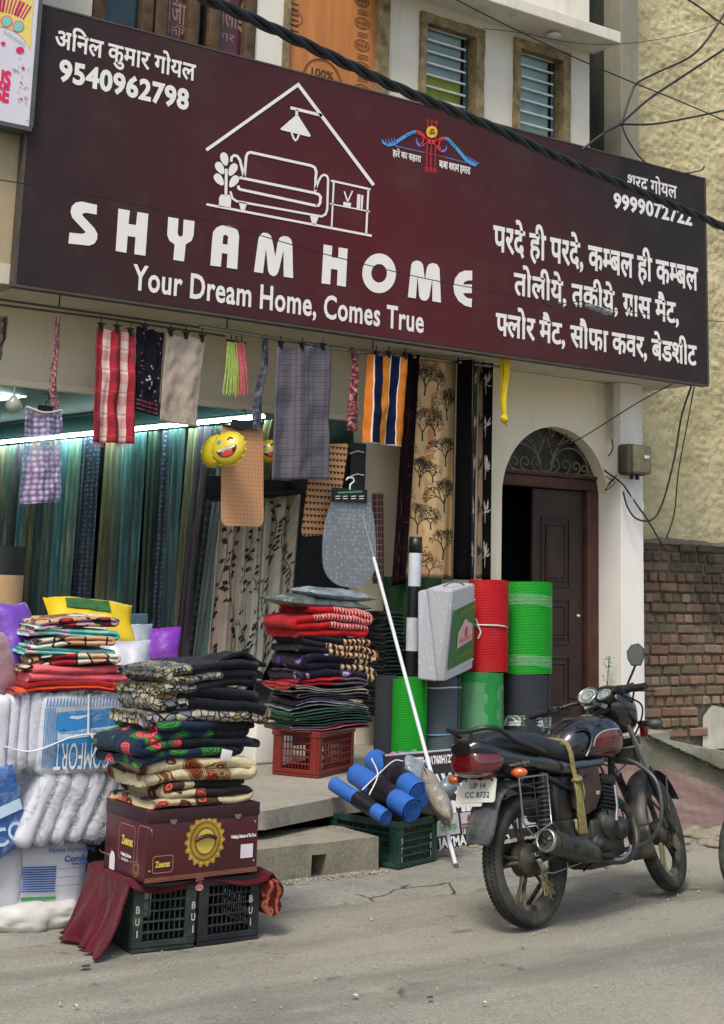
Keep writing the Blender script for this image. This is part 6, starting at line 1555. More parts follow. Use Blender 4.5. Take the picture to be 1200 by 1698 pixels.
flip_text('COMFORT', xa_+.07, .015, .27, hh*.34, .0); L.append(mb.build('lettering', mat('white_print', '#d9d6d2'))); mb = MB(); flip_text('Home Furnishings', xa_+.09, hh*.48, .24, .024, .0); L.append(mb.build('script_lettering', BLUED))
L.append(lump((LX(10), -.05, zb-.012), (LX(200), .37, ztp+.012), PLT, 'film', 49, .02, .022, M, 14))
mb = MB(); STR = mat('white_string', '#c9cbd0', .6); mb.tube(catm([lfr(LX(5), -.03, zb+hh*.36), lfr(LX(50), -.055, zb+hh*.30), lfr(LX(110), -.075, zb+hh*.47), lfr(LX(150), -.075, zb+hh*.5), lfr(LX(198), -.05, zb+hh*.48)], 8), .010, 8, flat=.4); mb.tube([lfr(LX(136), -.07, zb+hh*.5), lfr(LX(134), -.06, zb+hh*1.0)], .006, 6); mb.tube(catm([lfr(LX(140), -.08, zb+hh*.5), lfr(LX(148), -.1, zb+hh*.35), lfr(LX(144), -.09, zb+hh*.22)], 5), .014, 8, flat=.4); L.append(mb.build('string', STR)); keep(t, L)
# plush throws on top
zc = ztp+.01
MINT = p_patch('mint_cartoon_plush', ['#5fb8b2', '#7accc4', '#7accc4', '#d9d2c4', '#c8b8d0'], 11, None); PEACH = p_patch('peach_cartoon_plush', ['#bf8f68', '#c9a17c', '#cfc6b8', '#a3222e', '#8a5a3a'], 11, '#2c1c18'); REDP = p_patch('red_lilac_plush', ['#a01c30', '#b08cb0', '#c9a080', '#17161a', '#b02a38'], 9); PNK = plain('coral_pink_plush', '#c85a62'); ORN = plain('orange_red_plush', '#c84a22'); CRP_ = plain('crimson_plush', '#8c1226')
for i, (h_, n_, om, im, w_, dx, lab) in enumerate([(.05, 2, ORN, CRP_, .53, -.01, 'orange and crimson plush throw, lowest of the plush pile on the blue pack'), (.075, 2, PNK, PNK, .50, .02, 'coral pink thick plush throw folded under the patterned throws'),
     (.05, 2, PEACH, PEACH, .47, -.01, 'peach and white patterned plush throw directly on the coral pink one'), (.04, 2, MINT, MINT, .46, -.02, 'mint and white plush throw, lower of the two mint ones'), (.045, 2, PEACH, PEACH, .45, .0, 'peach, red and white plush throw between the two mint ones'), (.045, 2, MINT, MINT, .46, .0, 'mint green and white plush throw, upper of the two mint ones'), (.045, 2, REDP, PEACH, .45, .01, 'red, lilac and black patterned plush throw on top of the plush pile')]):
    o = folded(lfr, (LX(12)+LX(200))/2+dx, .13, zc, w_*1.03, .36, h_, n_, om, im, seed=i*3+1, wob=.008, lean=[-.02, .0, .05, -.03, .03, -.02, -.02][i], under=.3, fill_=1.05, rz=[.0, .03, -.05, .04, -.03, .02, .05][i]); tag(o, lab, 'throw', 'plush throws piled on the blue pillow pack'); zc += h_*.97
# yellow pillow pack, purple packs
def pillow_pack(name, c_, w_, h_, d_, m_, lab, rx=0, rz=0, ry=0, extra=None, cat='pillow pack', pinch=1.5):
    Mx = Matrix.Translation(c_) @ Matrix.Rotation(rz, 4, 'Z') @ Matrix.Rotation(ry, 4, 'Y') @ Matrix.Rotation(rx, 4, 'X'); t = empty(name, tuple(c_), lab, cat)
    mb = MB()
    def f(u, v):
        a, b = u*2-1, v*2-1; k = (1-abs(a)**3)*(1-abs(b)**3); k = max(k, 0)**.6; pn = 1-.10*(1-abs(a)**pinch)*abs(b)**4; pm = 1-.10*(1-abs(b)**pinch)*abs(a)**4
        return a*w_/2*pm, b*h_/2*pn, k
    def top(u, v): a, b, k = f(u, v); return Mx @ Vector((a, b, d_/2*k+.008*nz((a*8, b*8, 1), 1.5)*1))
    def bot(u, v): a, b, k = f(u, v); return Mx @ Vector((a, b, -d_/2*k))
    mb.grid(top, 26, 22); mb.grid(bot, 26, 22, flip=True); L = [mb.build('pillow', m_)]
    if extra: L += extra(Mx, top)
    keep(t, L)
YPL = mat('yellow_pack_print', '#c9ad14', .3, var=.15, spec=.6)
def ylab(Mx, top):
    out = []
    for nm, m_, u0, u1, v0, v1, k in (('cream_label', mat('cream_label', '#bfb48a', .4), .12, .62, .10, .42, .006), ('green_label', mat('green_leaf_label', '#2c5a2c', .4, var=.4, vs=30), .2, .68, .48, .78, .008)):
        mb = MB(); mb.grid(lambda u, v: top(lerp(u0, u1, u), lerp(v0+.08*(1-u), v1-.1*u*(1-v), v))+Vector((0, -.004, k)), 16, 10); out.append(mb.build(nm, m_))
    return out
# low counter behind the plush pile carrying packs
ctr_ = empty('display_counter', tuple(P(120, 1120, 7.6)), 'dark low counter behind the plush pile', 'counter'); a = P(-60, 1040, 7.7); b = P(300, 1118, 7.7)
mb = MB(); mb.bbox((a.x, 7.55, FZ+.002), (b.x, 8.3, P(150, 1095, 7.6).z), .01); keep(ctr_, [mb.build('body', mat('dark_counter_board', '#1b2226', .6))])
cz_t = P(150, 1095, 7.6).z
pillow_pack('yellow_pillow', P(150, 1033, 7.3), .50, .36, .16, YPL, 'bright yellow printed pillow pack with green label behind the plush throws', rx=radians(38), rz=radians(-12), ry=radians(4), extra=ylab)
pillow_pack('purple_pack', P(256, 1082, 7.5), .30, .30, .12, mat('violet_plastic_pack', '#7424a0', .3, var=.25, vs=6, spec=.6, bump=.6, bs=12, bd=.02), 'square violet plastic pack right of the yellow pillow', rx=radians(75), rz=radians(-20), pinch=.8)
pillow_pack('purple_bag', P(28, 1058, 6.75), .24, .36, .14, mat('lilac_plastic_bag', '#6d43a8', .3, var=.3, vs=8, spec=.6, bump=.6, bs=14, bd=.02), 'shiny lilac plastic bag at the left behind the plush throws', rx=radians(70), rz=radians(30), pinch=.9)
pillow_pack('clear_pack', P(205, 1070, 7.2), .30, .28, .10, mat('clear_grey_pack', '#8f95a0', .2, var=.3, vs=9, spec=.7), 'clear plastic pack with grey contents beside the violet pack', rx=radians(55), rz=radians(-25))
pillow_pack('clear_pack', P(205, 1104, 6.8), .26, .30, .10, mat('pale_dotted_pack', '#a8adb8', .3, var=.2, vs=12, spec=.6), 'pale dotted pillow pack tucked beside the pink throws', rx=radians(60), rz=radians(-25))
pillow_pack('pink_bag', P(2, 1100, 6.7), .3, .34, .14, mat('pale_pink_film', '#a08088', .25, var=.3, vs=8, spec=.7), 'pale pinkish clear bag at the left edge under the lilac bag', rx=radians(75), rz=radians(20))
t = empty('teal_frame', tuple(P(200, 1040, 8.5)), 'grey-teal picture-like board behind the yellow pillow', 'board'); mb = MB(); a, b = P(138, 1110, 8.4), P(246, 1018, 8.4); mb.bbox((a.x, 8.4, cz_t+.002), (b.x, 8.44, b.z), .006); keep(t, [mb.build('board', mat('slate_teal_board', '#3e5560', .5))])
t = empty('black_fabric_roll', tuple(P(8, 1050, 7.9)), 'thick black upright roll with a beige paper band at the left edge', 'roll'); c0, c1 = P(-4, 1060, 7.9), P(-2, 905, 7.9); mb = MB(); mb.tube([Vector((c0.x, 7.9, cz_t+.003)), Vector((c0.x, 7.9, c1.z))], .115, 28); L = [mb.build('roll', mat('black_satin_roll', '#0f1316', .5))]
mb = MB(); mb.lathe([(.1175, P(0, 1002, 7.9).z), (.118, P(0, 953, 7.9).z)], 32, M=Matrix.Translation((c0.x, 7.9, 0))); L.append(mb.build('band', mat('beige_paper', '#b3926a', .7))); keep(t, L)
t = empty('clear_bowl_pack', tuple(P(45, 1010, 7.9)), 'crumpled clear grey packet on the counter beside the black roll', 'packet'); L = [lump((-.09, -.06, 0), (.09, .06, .15), mat('clear_grey_pack', '#8f95a0'), 'packet', 61, .05, .05, Matrix.Translation((P(48, 1000, 7.9).x, 7.9, cz_t)))]; keep(t, L)
mb = MB(); bm = bmesh.new(); bmesh.ops.create_uvsphere(bm, u_segments=20, v_segments=12, radius=.035); mb.frombm(bm, smooth=True); mb.tube([(0, 0, -.16), (0, 0, -.03)], [.055, .05], 14)
tag(mb.build('milky_jar', mat('milky_jar', '#a9a698', .3), loc=P(4, 1108, 6.75)), 'milky jar with a round white lid at the left edge', 'jar')
# ================================================================ goods on the platform
M_ = PZ(527, 1291, FZ+.003); Lc = PZ(461, 1276, FZ+.003); Rc = PZ(612, 1270, FZ+.003)
# crate axes: front edge runs from the left corner to the middle corner
v1_ = (M_-Lc); v2_ = (Rc-M_); v1_.z = v2_.z = 0
ex_ = v2_.normalized(); wX = .52; dY = .34
rfr = crate('plastic_crate', M_, M_+ex_*wX, dY, .285, RDC, 'red plastic crate on the platform under the tall blanket pile', [('f', .035, 'BUI')])
eyl = Vector((-ex_.y, ex_.x, 0))
bf = Frame(P(458, 1215, 7.95)*1, P(458, 1215, 7.95)+Vector((1, -.12, 0))); 
cc_ = rfr(wX*.46, dY*.42, 0); bf.o = Vector((cc_.x, cc_.y, FZ+.29)); 
SHINY = lambda n, c: mat(n, c, .35, var=.4, vs=14, spec=.6, bump=.3, bs=40)
pk_cols = [('#20262e', 'black'), ('#1d3a30', 'dark green'), ('#2c4a3c', 'green'), ('#3a3f48', 'grey'), ('#2a2030', 'plum black'), ('#262c3a', 'navy')]
z = 0; labs = ['wrinkled dark packet with a pink corner, lowest on the red crate', 'dark green wrapped packet, second from the bottom on the red crate', 'green wrapped packet in the middle of the thin packets', 'grey silvery wrapped packet among the thin dark packets', 'plum-black wrapped packet with a red lining, near the top of the thin packets', 'navy packet with pale edge, just below the velvet blankets']
for i in range(6):
    m1 = SHINY('packet_%s' % pk_cols[i][1].replace(' ', '_'), pk_cols[i][0]); m2 = SHINY('packet_edge_%s' % ['rose', 'silver', 'silver', 'white', 'red', 'cream'][i], ['#8c4a58', '#5f6e68', '#7a8480', '#8a8f98', '#7a1420', '#a09a88'][i])
    o = folded(bf, .0+.01*sin(i*2), .0, z, .60, .44, .05, 3, m1, m2 if i in (0, 3, 5) else m1, seed=i+30, wob=.012, lean=[.03, -.02, .01, -.02, .02, .0][i], under=.2, fill_=.85, soft=1.2); tag(o, labs[i], 'packet', 'thin wrapped packets on the red crate'); z += .049
REDV = plain('bright_red_plush', '#a01018'); PURP = p_flower('purple_orchid_plush', '#1a1226', ('#8c7ca0', '#d0c4d4'), ('#3a1c5a', '#5a2c8c'), 10, (.24, .36)); TIG = p_wave('tiger_plush', '#2a1512', '#8a3a22', 9, 7, '#c9b088'); RDZ = p_wave('red_zigzag_plush', '#a01420', '#c02a34', 14, 4, '#d8a8a0'); TANB = p_wave('tan_stripe_plush', '#2a1c14', '#a08258', 7, 3, '#c9b48a'); DKP2 = plain('black_purple_plush', '#15101c')
for h_, n_, om, im, w_, dx, lab, sp_t, ln, sd_ in ((.045, 2, REDV, SHINY('packet_edge_grey', '#4a4650'), .66, -.02, 'bright red velvet fold peeking between packets and purple blanket', .55, .02, 50),
       (.15, 3, PURP, TANB, .66, .01, 'dark purple blanket with white orchids and a tan striped end', .68, -.03, 52),
       (.13, 3, DKP2, TIG, .68, .03, 'brown tiger-striped folded blanket under the red blanket', .42, -.10, 54),
       (.19, 4, REDV, RDZ, .66, -.01, 'red folded blanket with zigzag and cream border in the platform pile', .38, -.05, 57)):
    o = folded(bf, dx, 0, z, w_*.91, .46, h_, n_, om, im, seed=sd_, wob=.010, lean=ln, under=.4, fill_=1.0, split=sp_t, soft=1.7, rz=.05*sin(sd_)); tag(o, lab, 'blanket', 'velvet blankets stacked on the platform'); z += h_*.95
SILV = mat('silvery_clear_pack', '#7f8a92', .18, var=.45, vs=10, spec=.8, bump=.7, bs=14, bd=.02)
top_z = bf.o.z+z
pillow_pack('cushion_pack', Vector((bf.o.x-.05, bf.o.y, top_z+.035)), .66, .44, .10, mat('grey_green_pack', '#525c5a', .2, var=.5, vs=12, spec=.8, bump=.6, bs=16, bd=.02), 'flat grey-green plastic cushion pack on the red blanket', rx=.05, ry=.05)
pillow_pack('cushion_pack', Vector((bf.o.x+.07, bf.o.y-.03, top_z+.095)), .52, .36, .08, SILV, 'silvery plastic cushion pack, topmost on the platform pile', rx=.06, ry=.06)
# whitewashed low block left of the crate, dark packs behind
t = empty('whitewashed_block', tuple(P(442, 1275, 8.6)), 'low whitewashed block behind the carton blankets', 'block'); a = P(420, 1278, 8.75); b = P(468, 1180, 8.75); mb = MB(); mb.bbox((a.x, 8.75, FZ+.002), (b.x+.1, 9.1, b.z+.02), .02); keep(t, [mb.build('block', PILLAR)])
mb = MB(); a, b = P(436, 1190, 8.9), P(470, 1130, 8.9); mb.bbox((a.x, 8.8, a.z), (b.x, 9.05, b.z), .02); tag(mb.build('black_box', mat('black_card', '#121416')), 'small black box on the whitewashed block', 'box')
# second dark pile right behind the blankets
t = empty('dark_folded_pile', tuple(P(655, 1100, 9.2)), 'shadowy pile of dark green and black folded cloths behind the leaning pole', 'cloth pile'); L = []
a = P(628, 1120, 9.15); b = P(662, 1025, 9.15); fr3 = Frame((a.x-.02, 9.02, FZ), (b.x, 9.02, FZ)); z = a.z-FZ-.3
while z < b.z-FZ: o = folded(fr3, fr3.W/2, .2, z, fr3.W*1.0, .3, .06, 2, SHINY('packet_dark_green', '#1d3a30'), BLP, seed=int(z*100), wob=.004); L.append(o); z += .06
keep(t, L)
# grass mats rolled behind
GRS = mat('dark_artificial_grass', '#14401c', .95, var=.4, vs=40, bump=1, bs=160, bd=.02)
def roll_spiral(name, x0, x1, ytop, ybot, Y, m, label, zbase=None, top_m=None, extra=None, group=None, sq=.85, n=40, cat='roll'):
    """upright rolled mat between picture columns x0..x1"""
    c_ = P((x0+x1)/2, ybot, Y); r_ = (P(x1, ybot, Y).x-P(x0, ybot, Y).x)/2*.83; z0 = c_.z if zbase is None else zbase; z1 = P((x0+x1)/2, ytop, Y).z
    c_.y = Y+r_*.5; base = Vector((c_.x, c_.y, z0)); t = empty(name, tuple(base), label, cat, group); L = []
    def rr(a): return r_*(1+.03*sin(2*a+1+x0)+.02*sin(3*a+x0*2))
    mb = MB()
    def side(u, v): a = 2*pi*u; return Vector((c_.x+rr(a)*cos(a), c_.y+rr(a)*sq*sin(a), lerp(z0, z1, v)+.004*sin(a*3+v)))
    mb.grid(side, 48, 12, uvs=(2*pi*r_, z1-z0)); 
    # overlapping outer end of the roll
    a0 = -pi*.35; mb.add([side((a0/(2*pi)) % 1, 0)+Vector((0, -.012, 0)), side((a0/(2*pi)) % 1, 1)+Vector((0, -.012, 0)), side(((a0+.5)/(2*pi)) % 1, 1)+Vector((.004, -.002, 0)), side(((a0+.5)/(2*pi)) % 1, 0)+Vector((.004, -.002, 0))], [(0, 1, 2, 3)])
    mb.add([side(((a0)/(2*pi)) % 1, 0)+Vector((0, -.012, 0)), side((a0/(2*pi)) % 1, 1)+Vector((0, -.012, 0)), side((a0/(2*pi)) % 1, 1), side((a0/(2*pi)) % 1, 0)], [(0, 1, 2, 3)])
    L.append(mb.build('mat', m)); mb = MB(); turns = 6; pts = []
    N = turns*24
    for i in range(N+1): 
        a = i*2*pi/24; k = 1-.93*i/N; pts.append((c_.x+r_*k*cos(a), c_.y+r_*k*sq*sin(a)))
    th = r_*.93/turns*.42
    V = []; F = []
    for i, (x, y) in enumerate(pts):
        d = Vector((x-c_.x, y-c_.y)); d = d.normalized() if d.length > 1e-6 else Vector((1, 0))
        V += [(x+d.x*th*.2, y+d.y*th*.2, z1), (x-d.x*th*1.6, y-d.y*th*1.6, z1), (x-d.x*th*1.6, y-d.y*th*1.6, z1-.03)]
        if i: o = 3*i; F += [(o-3, o, o+1, o-2), (o-2, o+1, o+2, o-1)]
    mb.add(V, F); mb.poly([(c_.x+rr(a)*cos(a)*.98, c_.y+rr(a)*sq*sin(a)*.98, z1-.03) for a in [i*2*pi/30 for i in range(30)]]); L.append(mb.build('coil', top_m or m))
    if extra: L += extra(c_, r_, z0, z1, sq)
    keep(t, L); return c_, r_, z0, z1

def ribmat(n, c0, c1):
    g = G(n, .7, .3); zz_ = g.sep(g.ob())[2]; s_ = g.math('SINE', g.math('MULTIPLY', zz_, 520)); c = g.mix(g.math('MULTIPLY', g.math('ADD', s_, 1), .35), c0, c1)
    c = g.mix(g.math('MULTIPLY', g.ramp(g.noise(g.ob(), 5, 5, .6), [(.5, (0,0,0)), (.75, (1,1,1))]), .3), c, '#54604c'); g.bump(g.math('ADD', s_, g.noise(g.ob(), 9, 3)), .3, .006); return g.out(c)
BRG = ribmat('bright_green_mat', '#0e8a1c', '#16a82a'); GRY_ = mat('grey_ribbed_mat', '#3c434a', .85, var=.15, vs=9, bump=.5, bs=200); DGR = mat('dark_grey_foam', '#2a2f36', .85, var=.2, vs=20, bump=.4, bs=200)
REDM = ribmat('bright_red_mat', '#a80d18', '#c4141f')
g = G('grey_foam_rolled', .9, .2); x, y, z__ = g.sep(g.ob()); st_ = g.math('SINE', g.math('MULTIPLY', z__, 420)); c = g.mix(g.math('MULTIPLY', g.math('ADD', st_, 1), .15), '#4b555e', '#6c7780'); g.bump(st_, .25, .004); GRYL = g.out(c)
def band(zf, m, r_w=.006, tilt=.0, nm='string'):
    def f(c_, r_, z0, z1, sq):
        z = lerp(z0, z1, zf); pts = [(c_.x+r_*1.03*cos(a), c_.y+r_*1.03*sq*sin(a), z+tilt*cos(a)+.004*sin(3*a)) for a in [i*2*pi/32 for i in range(32)]]; mb = MB(); mb.tube(pts, r_w, 6, closed=True); return [mb.build(nm, m)]
    return f
WRAPF = film('stretch_film', '#cfe8d8', .34)
def wrapf(z_a, z_b, m=None):
    def f(c_, r_, z0, z1, sq):
        mb = MB(); mb.grid(lambda u, v: Vector((c_.x+(r_*1.02+.004*abs(sin(v*40+u*9)))*cos(2*pi*u), c_.y+(r_*1.02+.004*abs(sin(v*40+u*9)))*sq*sin(2*pi*u), lerp(lerp(z0, z1, z_a), lerp(z0, z1, z_b), v)+.01*sin(2*pi*u*2))), 50, 16); return [mb.build('film', m or WRAPF)]
    return f
g = G('stretch_wrapped_film', .15, .8); wv = g.noise(g.scale(g.ob(), 2, 2, 14), 3, 5, .6, .6); g.b.inputs['Alpha'].default_value = 1; nn_ = g.noise(g.ob(), 20, 4, .7); WR2 = g.out('#b9d8c4', Alpha=g.ramp(g.math('MULTIPLY', wv, nn_), [(.12, (.12,)*3), (.5, (.34,)*3)])); g.bump(wv, .4, .01)
def both(*fs):
    def f(*a): 
        out = []
        for q in fs: out += q(*a)
        return out
    return f
YR = 8.75
zf = FZ+.003
roll_spiral('mat_roll', 625, 664, 1122, 1240, YR+.12, DGR, 'dark charcoal upright roll left of the bright green roll, lower row', zf, group='rolled mats on the platform')
roll_spiral('mat_roll', 655, 714, 1125, 1240, YR, BRG, 'bright green upright roll behind the leaning pole, lower row', zf, group='rolled mats on the platform')
roll_spiral('mat_roll', 707, 772, 1122, 1240, YR+.02, GRYL, 'grey ribbed foam roll tied with string, lower row under the boxed bedsheets', zf, group='rolled mats on the platform', extra=both(band(.86, BARM), band(.25, mat('blue_string', '#6a9cc0', .6))))
r1 = roll_spiral('mat_roll', 770, 846, 1115, 1230, YR+.05, mat('deep_green_mat', '#1d8a40', .8, var=.15, bump=.8, bs=200), 'dark green roll wrapped in clear stretch film, under the red roll', zf, group='rolled mats on the platform', extra=wrapf(.02, .86, WR2))
r2 = roll_spiral('mat_roll', 846, 926, 1118, 1230, YR+.1, DGR, 'dark grey upright roll under the tall green roll', zf, group='rolled mats on the platform', extra=wrapf(.28, .42))
def redstring(c_, r_, z0, z1, sq):
    L = band(.50, BARM, .006, -.012)(c_, r_, z0, z1, sq); z = lerp(z0, z1, .5); mb = MB(); p = Vector((c_.x-r_*.95, c_.y-r_*.4, z)); mb.tube(catm([p+Vector((-.02, 0, .05)), p, p+Vector((.01, -.02, -.05)), p+Vector((-.005, -.01, -.10))], 6), .006, 6); mb.frombm(_ico(.014, p), smooth=True); return L+[mb.build('knot', BARM)]
def _ico(r, p):
    bm = bmesh.new(); bmesh.ops.create_icosphere(bm, subdivisions=2, radius=r)
    for v in bm.verts: v.co += Vector(p)
    return bm
roll_spiral('mat_roll', 787, 850, 962, 1112, YR+.05, REDM, 'bright red roll tied with white string, upper row', r1[3]+.003, group='rolled mats on the platform', extra=redstring)
roll_spiral('mat_roll', 849, 927, 965, 1116, YR+.1, BRG, 'tall bright green roll with film bands, upper row at the doorway', r2[3]+.003, group='rolled mats on the platform', extra=both(wrapf(.08, .2, WR2), wrapf(.74, .86, WR2)))
roll_spiral('grass_roll', 650, 745, 958, 1040, 9.22, GRS, 'dark green artificial grass roll behind the striped pole', P(700, 1040, 9.3).z-.25)
mb = MB(); a, b = P(640, 1240, 9.3), P(850, 1040, 9.3); mb.bbox((a.x, 9.3, zf), (b.x, 9.46, b.z), .02); tag(mb.build('dark_stack', mat('dark_stock', '#10191a', .8, var=.5)), 'dark stock bundle filling the gap behind the rolls', 'bundle')
# boxed bedsheets
GBX = None
g = G('pale_grey_floral_box', .45, .5); v1 = g.voro(g.ob(), 26, 'F1', 'Distance'); c = g.mix(g.math('LESS_THAN', v1, .2), '#b9bcc2', '#d2d4d8'); GBX = g.out(c)
c1 = P(745, 1129, 8.45)
t = empty('bedsheet_box', tuple(c1), 'pale grey bedsheet box with a green label, leaning on top of the rolls', 'box'); L = []
def quadbox(px_front, Yl, Yr, px_right, YrB, name, m):
    """box from two visible picture faces sharing the right/left edge; front quad (tl,tr,br,bl), right quad's far edge"""
    tl, tr, br, bl = px_front; A_, B_, C_, D_ = P(*tl, Yl), P(*tr, Yr), P(*br, Yr), P(*bl, Yl); E_, F_ = P(*px_right[0], YrB), P(*px_right[1], YrB); G_, H_ = A_+(E_-B_), D_+(F_-C_)
    mb = MB(); bm = bmesh.new(); vs = [bm.verts.new(p) for p in (A_, B_, C_, D_, G_, E_, F_, H_)]
    for f in ((3,2,1,0),(4,5,6,7),(0,1,5,4),(1,2,6,5),(2,3,7,6),(3,0,4,7)): bm.faces.new([vs[i] for i in f])
    bmesh.ops.recalc_face_normals(bm, faces=bm.faces); bmesh.ops.bevel(bm, geom=bm.edges[:], offset=.008, segments=2, affect='EDGES'); mb.frombm(bm); return mb.build(name, m), (B_, E_, F_, C_)
o, (q0, q1, q2, q3) = quadbox([(707,976),(749,980),(736,1130),(724,1130)], 8.62, 8.42, [(787,968),(783,1108)], 8.72, 'carton', GBX); L.append(o)
def bil(u, v, d=.004):
    n = (q1-q0).cross(q3-q0).normalized(); n = n if n.y < 0 else -n
    return q0.lerp(q1, u).lerp(q3.lerp(q2, u), v)+n*d
def fpoly(pts, m, nm, d): mb = MB(); V, F = fill([pts]); mb.add([bil(p[0], p[1], d) for p in V], F); L.append(mb.build(nm, m))
fpoly([(.1, .23), (.97, .19), (.97, .86), (.05, .88)], mat('leaf_green_card', '#1f6a34', .4), 'label', .014)
fpoly([(.28, .68), (.28, .50), (.40, .44), (.55, .36), (.70, .42), (.86, .46), (.86, .64)], mat('pale_pink_card', '#c9a6a8', .4), 'pink_panel', .020)
fpoly([(.56, .47), (.64, .46), (.64, .57), (.56, .58)], mat('red_print', '#d02f35'), 'red_mark', .024)
mb = MB(); put_text(mb, 'DREAM', bil(.3, .25, .022), bil(.9, .23, .022), bil(.3, .31, .022), .0); put_text(mb, 'COMFORT', bil(.25, .76, .022), bil(.9, .73, .022), bil(.25, .81, .022), .0); L.append(mb.build('gold_lettering', mat('olive_gold_print', '#8c8a3c', .5)))
mb = MB(); put_text(mb, 'Bedsheet', bil(.36, .58, .026), bil(.8, .56, .026), bil(.36, .62, .026), .0); L.append(mb.build('pink_lettering', mat('pink_print', '#d81f5a')))
for k in range(12):
    u = .08+k*.075; mb = MB(); mb.add([bil(u, .205-.003*k, .018), bil(u+.04, .203-.003*k, .018), bil(u+.04, .222-.003*k, .018), bil(u, .224-.003*k, .018)], [(0, 1, 2, 3)]); mb.add([bil(u, .895-.002*k, .018), bil(u+.04, .893-.002*k, .018), bil(u+.04, .912-.002*k, .018), bil(u, .914-.002*k, .018)], [(0, 1, 2, 3)])
    L.append(mb.build('border_dash', WHITE, kind='stuff'))
mb = MB(); hp = [P(735, 972, 8.6), P(748, 966, 8.6), P(762, 966, 8.65), P(770, 971, 8.65)]; mb.tube(catm(hp, 5), .007, 6); L.append(mb.build('handle', mat('grey_strap', '#6c6c72', .6))); keep(t, L)
t = empty('bedsheet_box', tuple(P(705, 1128, 8.6)), 'thin pale grey box leaning left of the green-labelled bedsheet box', 'box')
o, _q = quadbox([(693,980),(707,978),(724,1130),(693,1126)], 8.6, 8.58, [(716,976),(732,1126)], 8.8, 'carton', GBX); keep(t, [o])
# striped pole, leaning pole
t = empty('striped_pole', tuple(P(686, 1128, 8.98)), 'upright black and white banded plastic pole standing among the rolls', 'pole'); L = []
cx_ = P(687, 1000, 8.99); ys = [890, 917, 972, 1024, 1079, 1135]
for i in range(5):
    zt_, zb2 = P(687, ys[i], 8.99).z, P(685, ys[i+1], 8.99).z
    if i == 4: zb2 = FZ+.004
    mb = MB(); x_ = cx_.x-.004*i; mb.lathe([(0, zb2), (.050, zb2), (.050, zt_), (0, zt_)] if i == 0 else [(.050, zb2), (.050, zt_)], 24, M=Matrix.Translation((x_, 8.99, 0))); L.append(mb.build('band', mat('black_band', '#16181c', .4) if i % 2 == 0 else mat('white_band_plastic', '#c4c8d0', .4)))
keep(t, L)
t = empty('leaning_pole', tuple(PZ(757, 1440)), 'white metal pole leaning from the pavement up to the grey shower mat', 'pole'); L = []
pa_, pb2 = PZ(757, 1440, .01), P(601, 856, 8.75); pm_ = PP(618, 925, pa_, ((pb2-pa_).cross(Vector((0, 0, 1)))).normalized().cross(Vector((0,0,1))) if False else (0, 1, 0)); 
# point on the line seen at picture row 925
best = min((abs((lambda q: 0)(0)), 0),)
def row_of(p):
    v = p-Vector((0, 0, CAM_H)); return PY-CAM_F*v.dot(_u)/v.dot(_d)
t0 = min([i/400 for i in range(401)], key=lambda s_: abs(row_of(pa_.lerp(pb2, s_))-925)); pm_ = pa_.lerp(pb2, t0)
mb = MB(); mb.tube([pa_, pm_], .0125, 12); L.append(mb.build('lower_tube', mat('white_pole_paint', '#c9cdd0', .35, var=.06))); mb = MB(); mb.tube([pm_, pb2], .010, 12); L.append(mb.build('upper_tube', mat('dull_steel_tube', '#8d949b', .3, metal=.5)))
mb = MB(); mb.tube([pa_, pa_+(pm_-pa_).normalized()*.025], .0145, 12); L.append(mb.build('foot_cap', mat('grey_rubber', '#3c3e40', .7))); keep(t, L)
# signboard leaning against the platform
MBD = mat('dark_maroon_flex', '#2f2329', .45, var=.15); p_bl, p_br = PZ(690, 1420, .004), PZ(889, 1389, .004); exx = (p_br-p_bl); exx.normalize(); ht = .585; back = Vector((-exx.y, exx.x, 0))*.12
t = empty('leaning_signboard', tuple(p_bl), 'low maroon shop board leaning on the platform behind the motorcycle', 'signboard'); eyy = (Vector((0, 0, ht))+back).normalized(); w_b = (p_br-p_bl).length; h_b = (Vector((0, 0, ht))+back).length; sh = -.17
mb = MB(); cs_ = [p_bl+exx*sh, p_br, p_br+eyy*h_b, p_bl+exx*sh+eyy*h_b]; mb.poly(cs_, -exx.cross(eyy).normalized()*-.02 if exx.cross(eyy).y > 0 else exx.cross(eyy).normalized()*-.02); L = [mb.build('panel', MBD)]
bp = Plane2D(p_bl, exx, eyy, .003)
def bq(x, y): q = PP(x, y, p_bl, bp.n)-p_bl; return q.dot(exx), q.dot(eyy)
mb = MB(); bp.stroke(mb, [(sh, h_b-.006), (w_b, h_b-.006)], .012); 
def btext(s_, x0, y0, x1, y1, yb, off, nm='lettering', m=WHITE):
    a, b, c_ = bq(x0, y0), bq(x1, y1), bq(x0, yb); mb2 = MB(); put_text(mb2, s_, bp.m((a[0], a[1]), 2), bp.m((b[0], a[1]), 2), bp.m((a[0], c_[1]), 2), off, .03, nrm=bp.n, d=0); L.append(mb2.build(nm, m, kind='stuff'))
btext('CESH 01760H1Z8', 684, 1257, 750, 1251, 1270, .05); btext('AWAT', 712, 1287, 790, 1276, 1318, .07); btext('AMIN', 722, 1332, 800, 1322, 1350, .07); btext('JAYMANDI, AGRA', 724, 1391, 842, 1375, 1407, .05)
for x0, x1 in ((712, 758), (762, 806), (810, 850), (853, 884)):
    a, b, c_ = bq(x0, 1352-(x0-724)*.1), bq(x1, 1350-(x1-724)*.1), bq(x0, 1388-(x0-724)*.1); bp.fill(mb, [(a[0], c_[1]), (b[0], c_[1]), (b[0], a[1]), (a[0], a[1])])
L.append(mb.build('white_cell', mat('off_white_print', '#b5b2b4', .5), kind='stuff'))
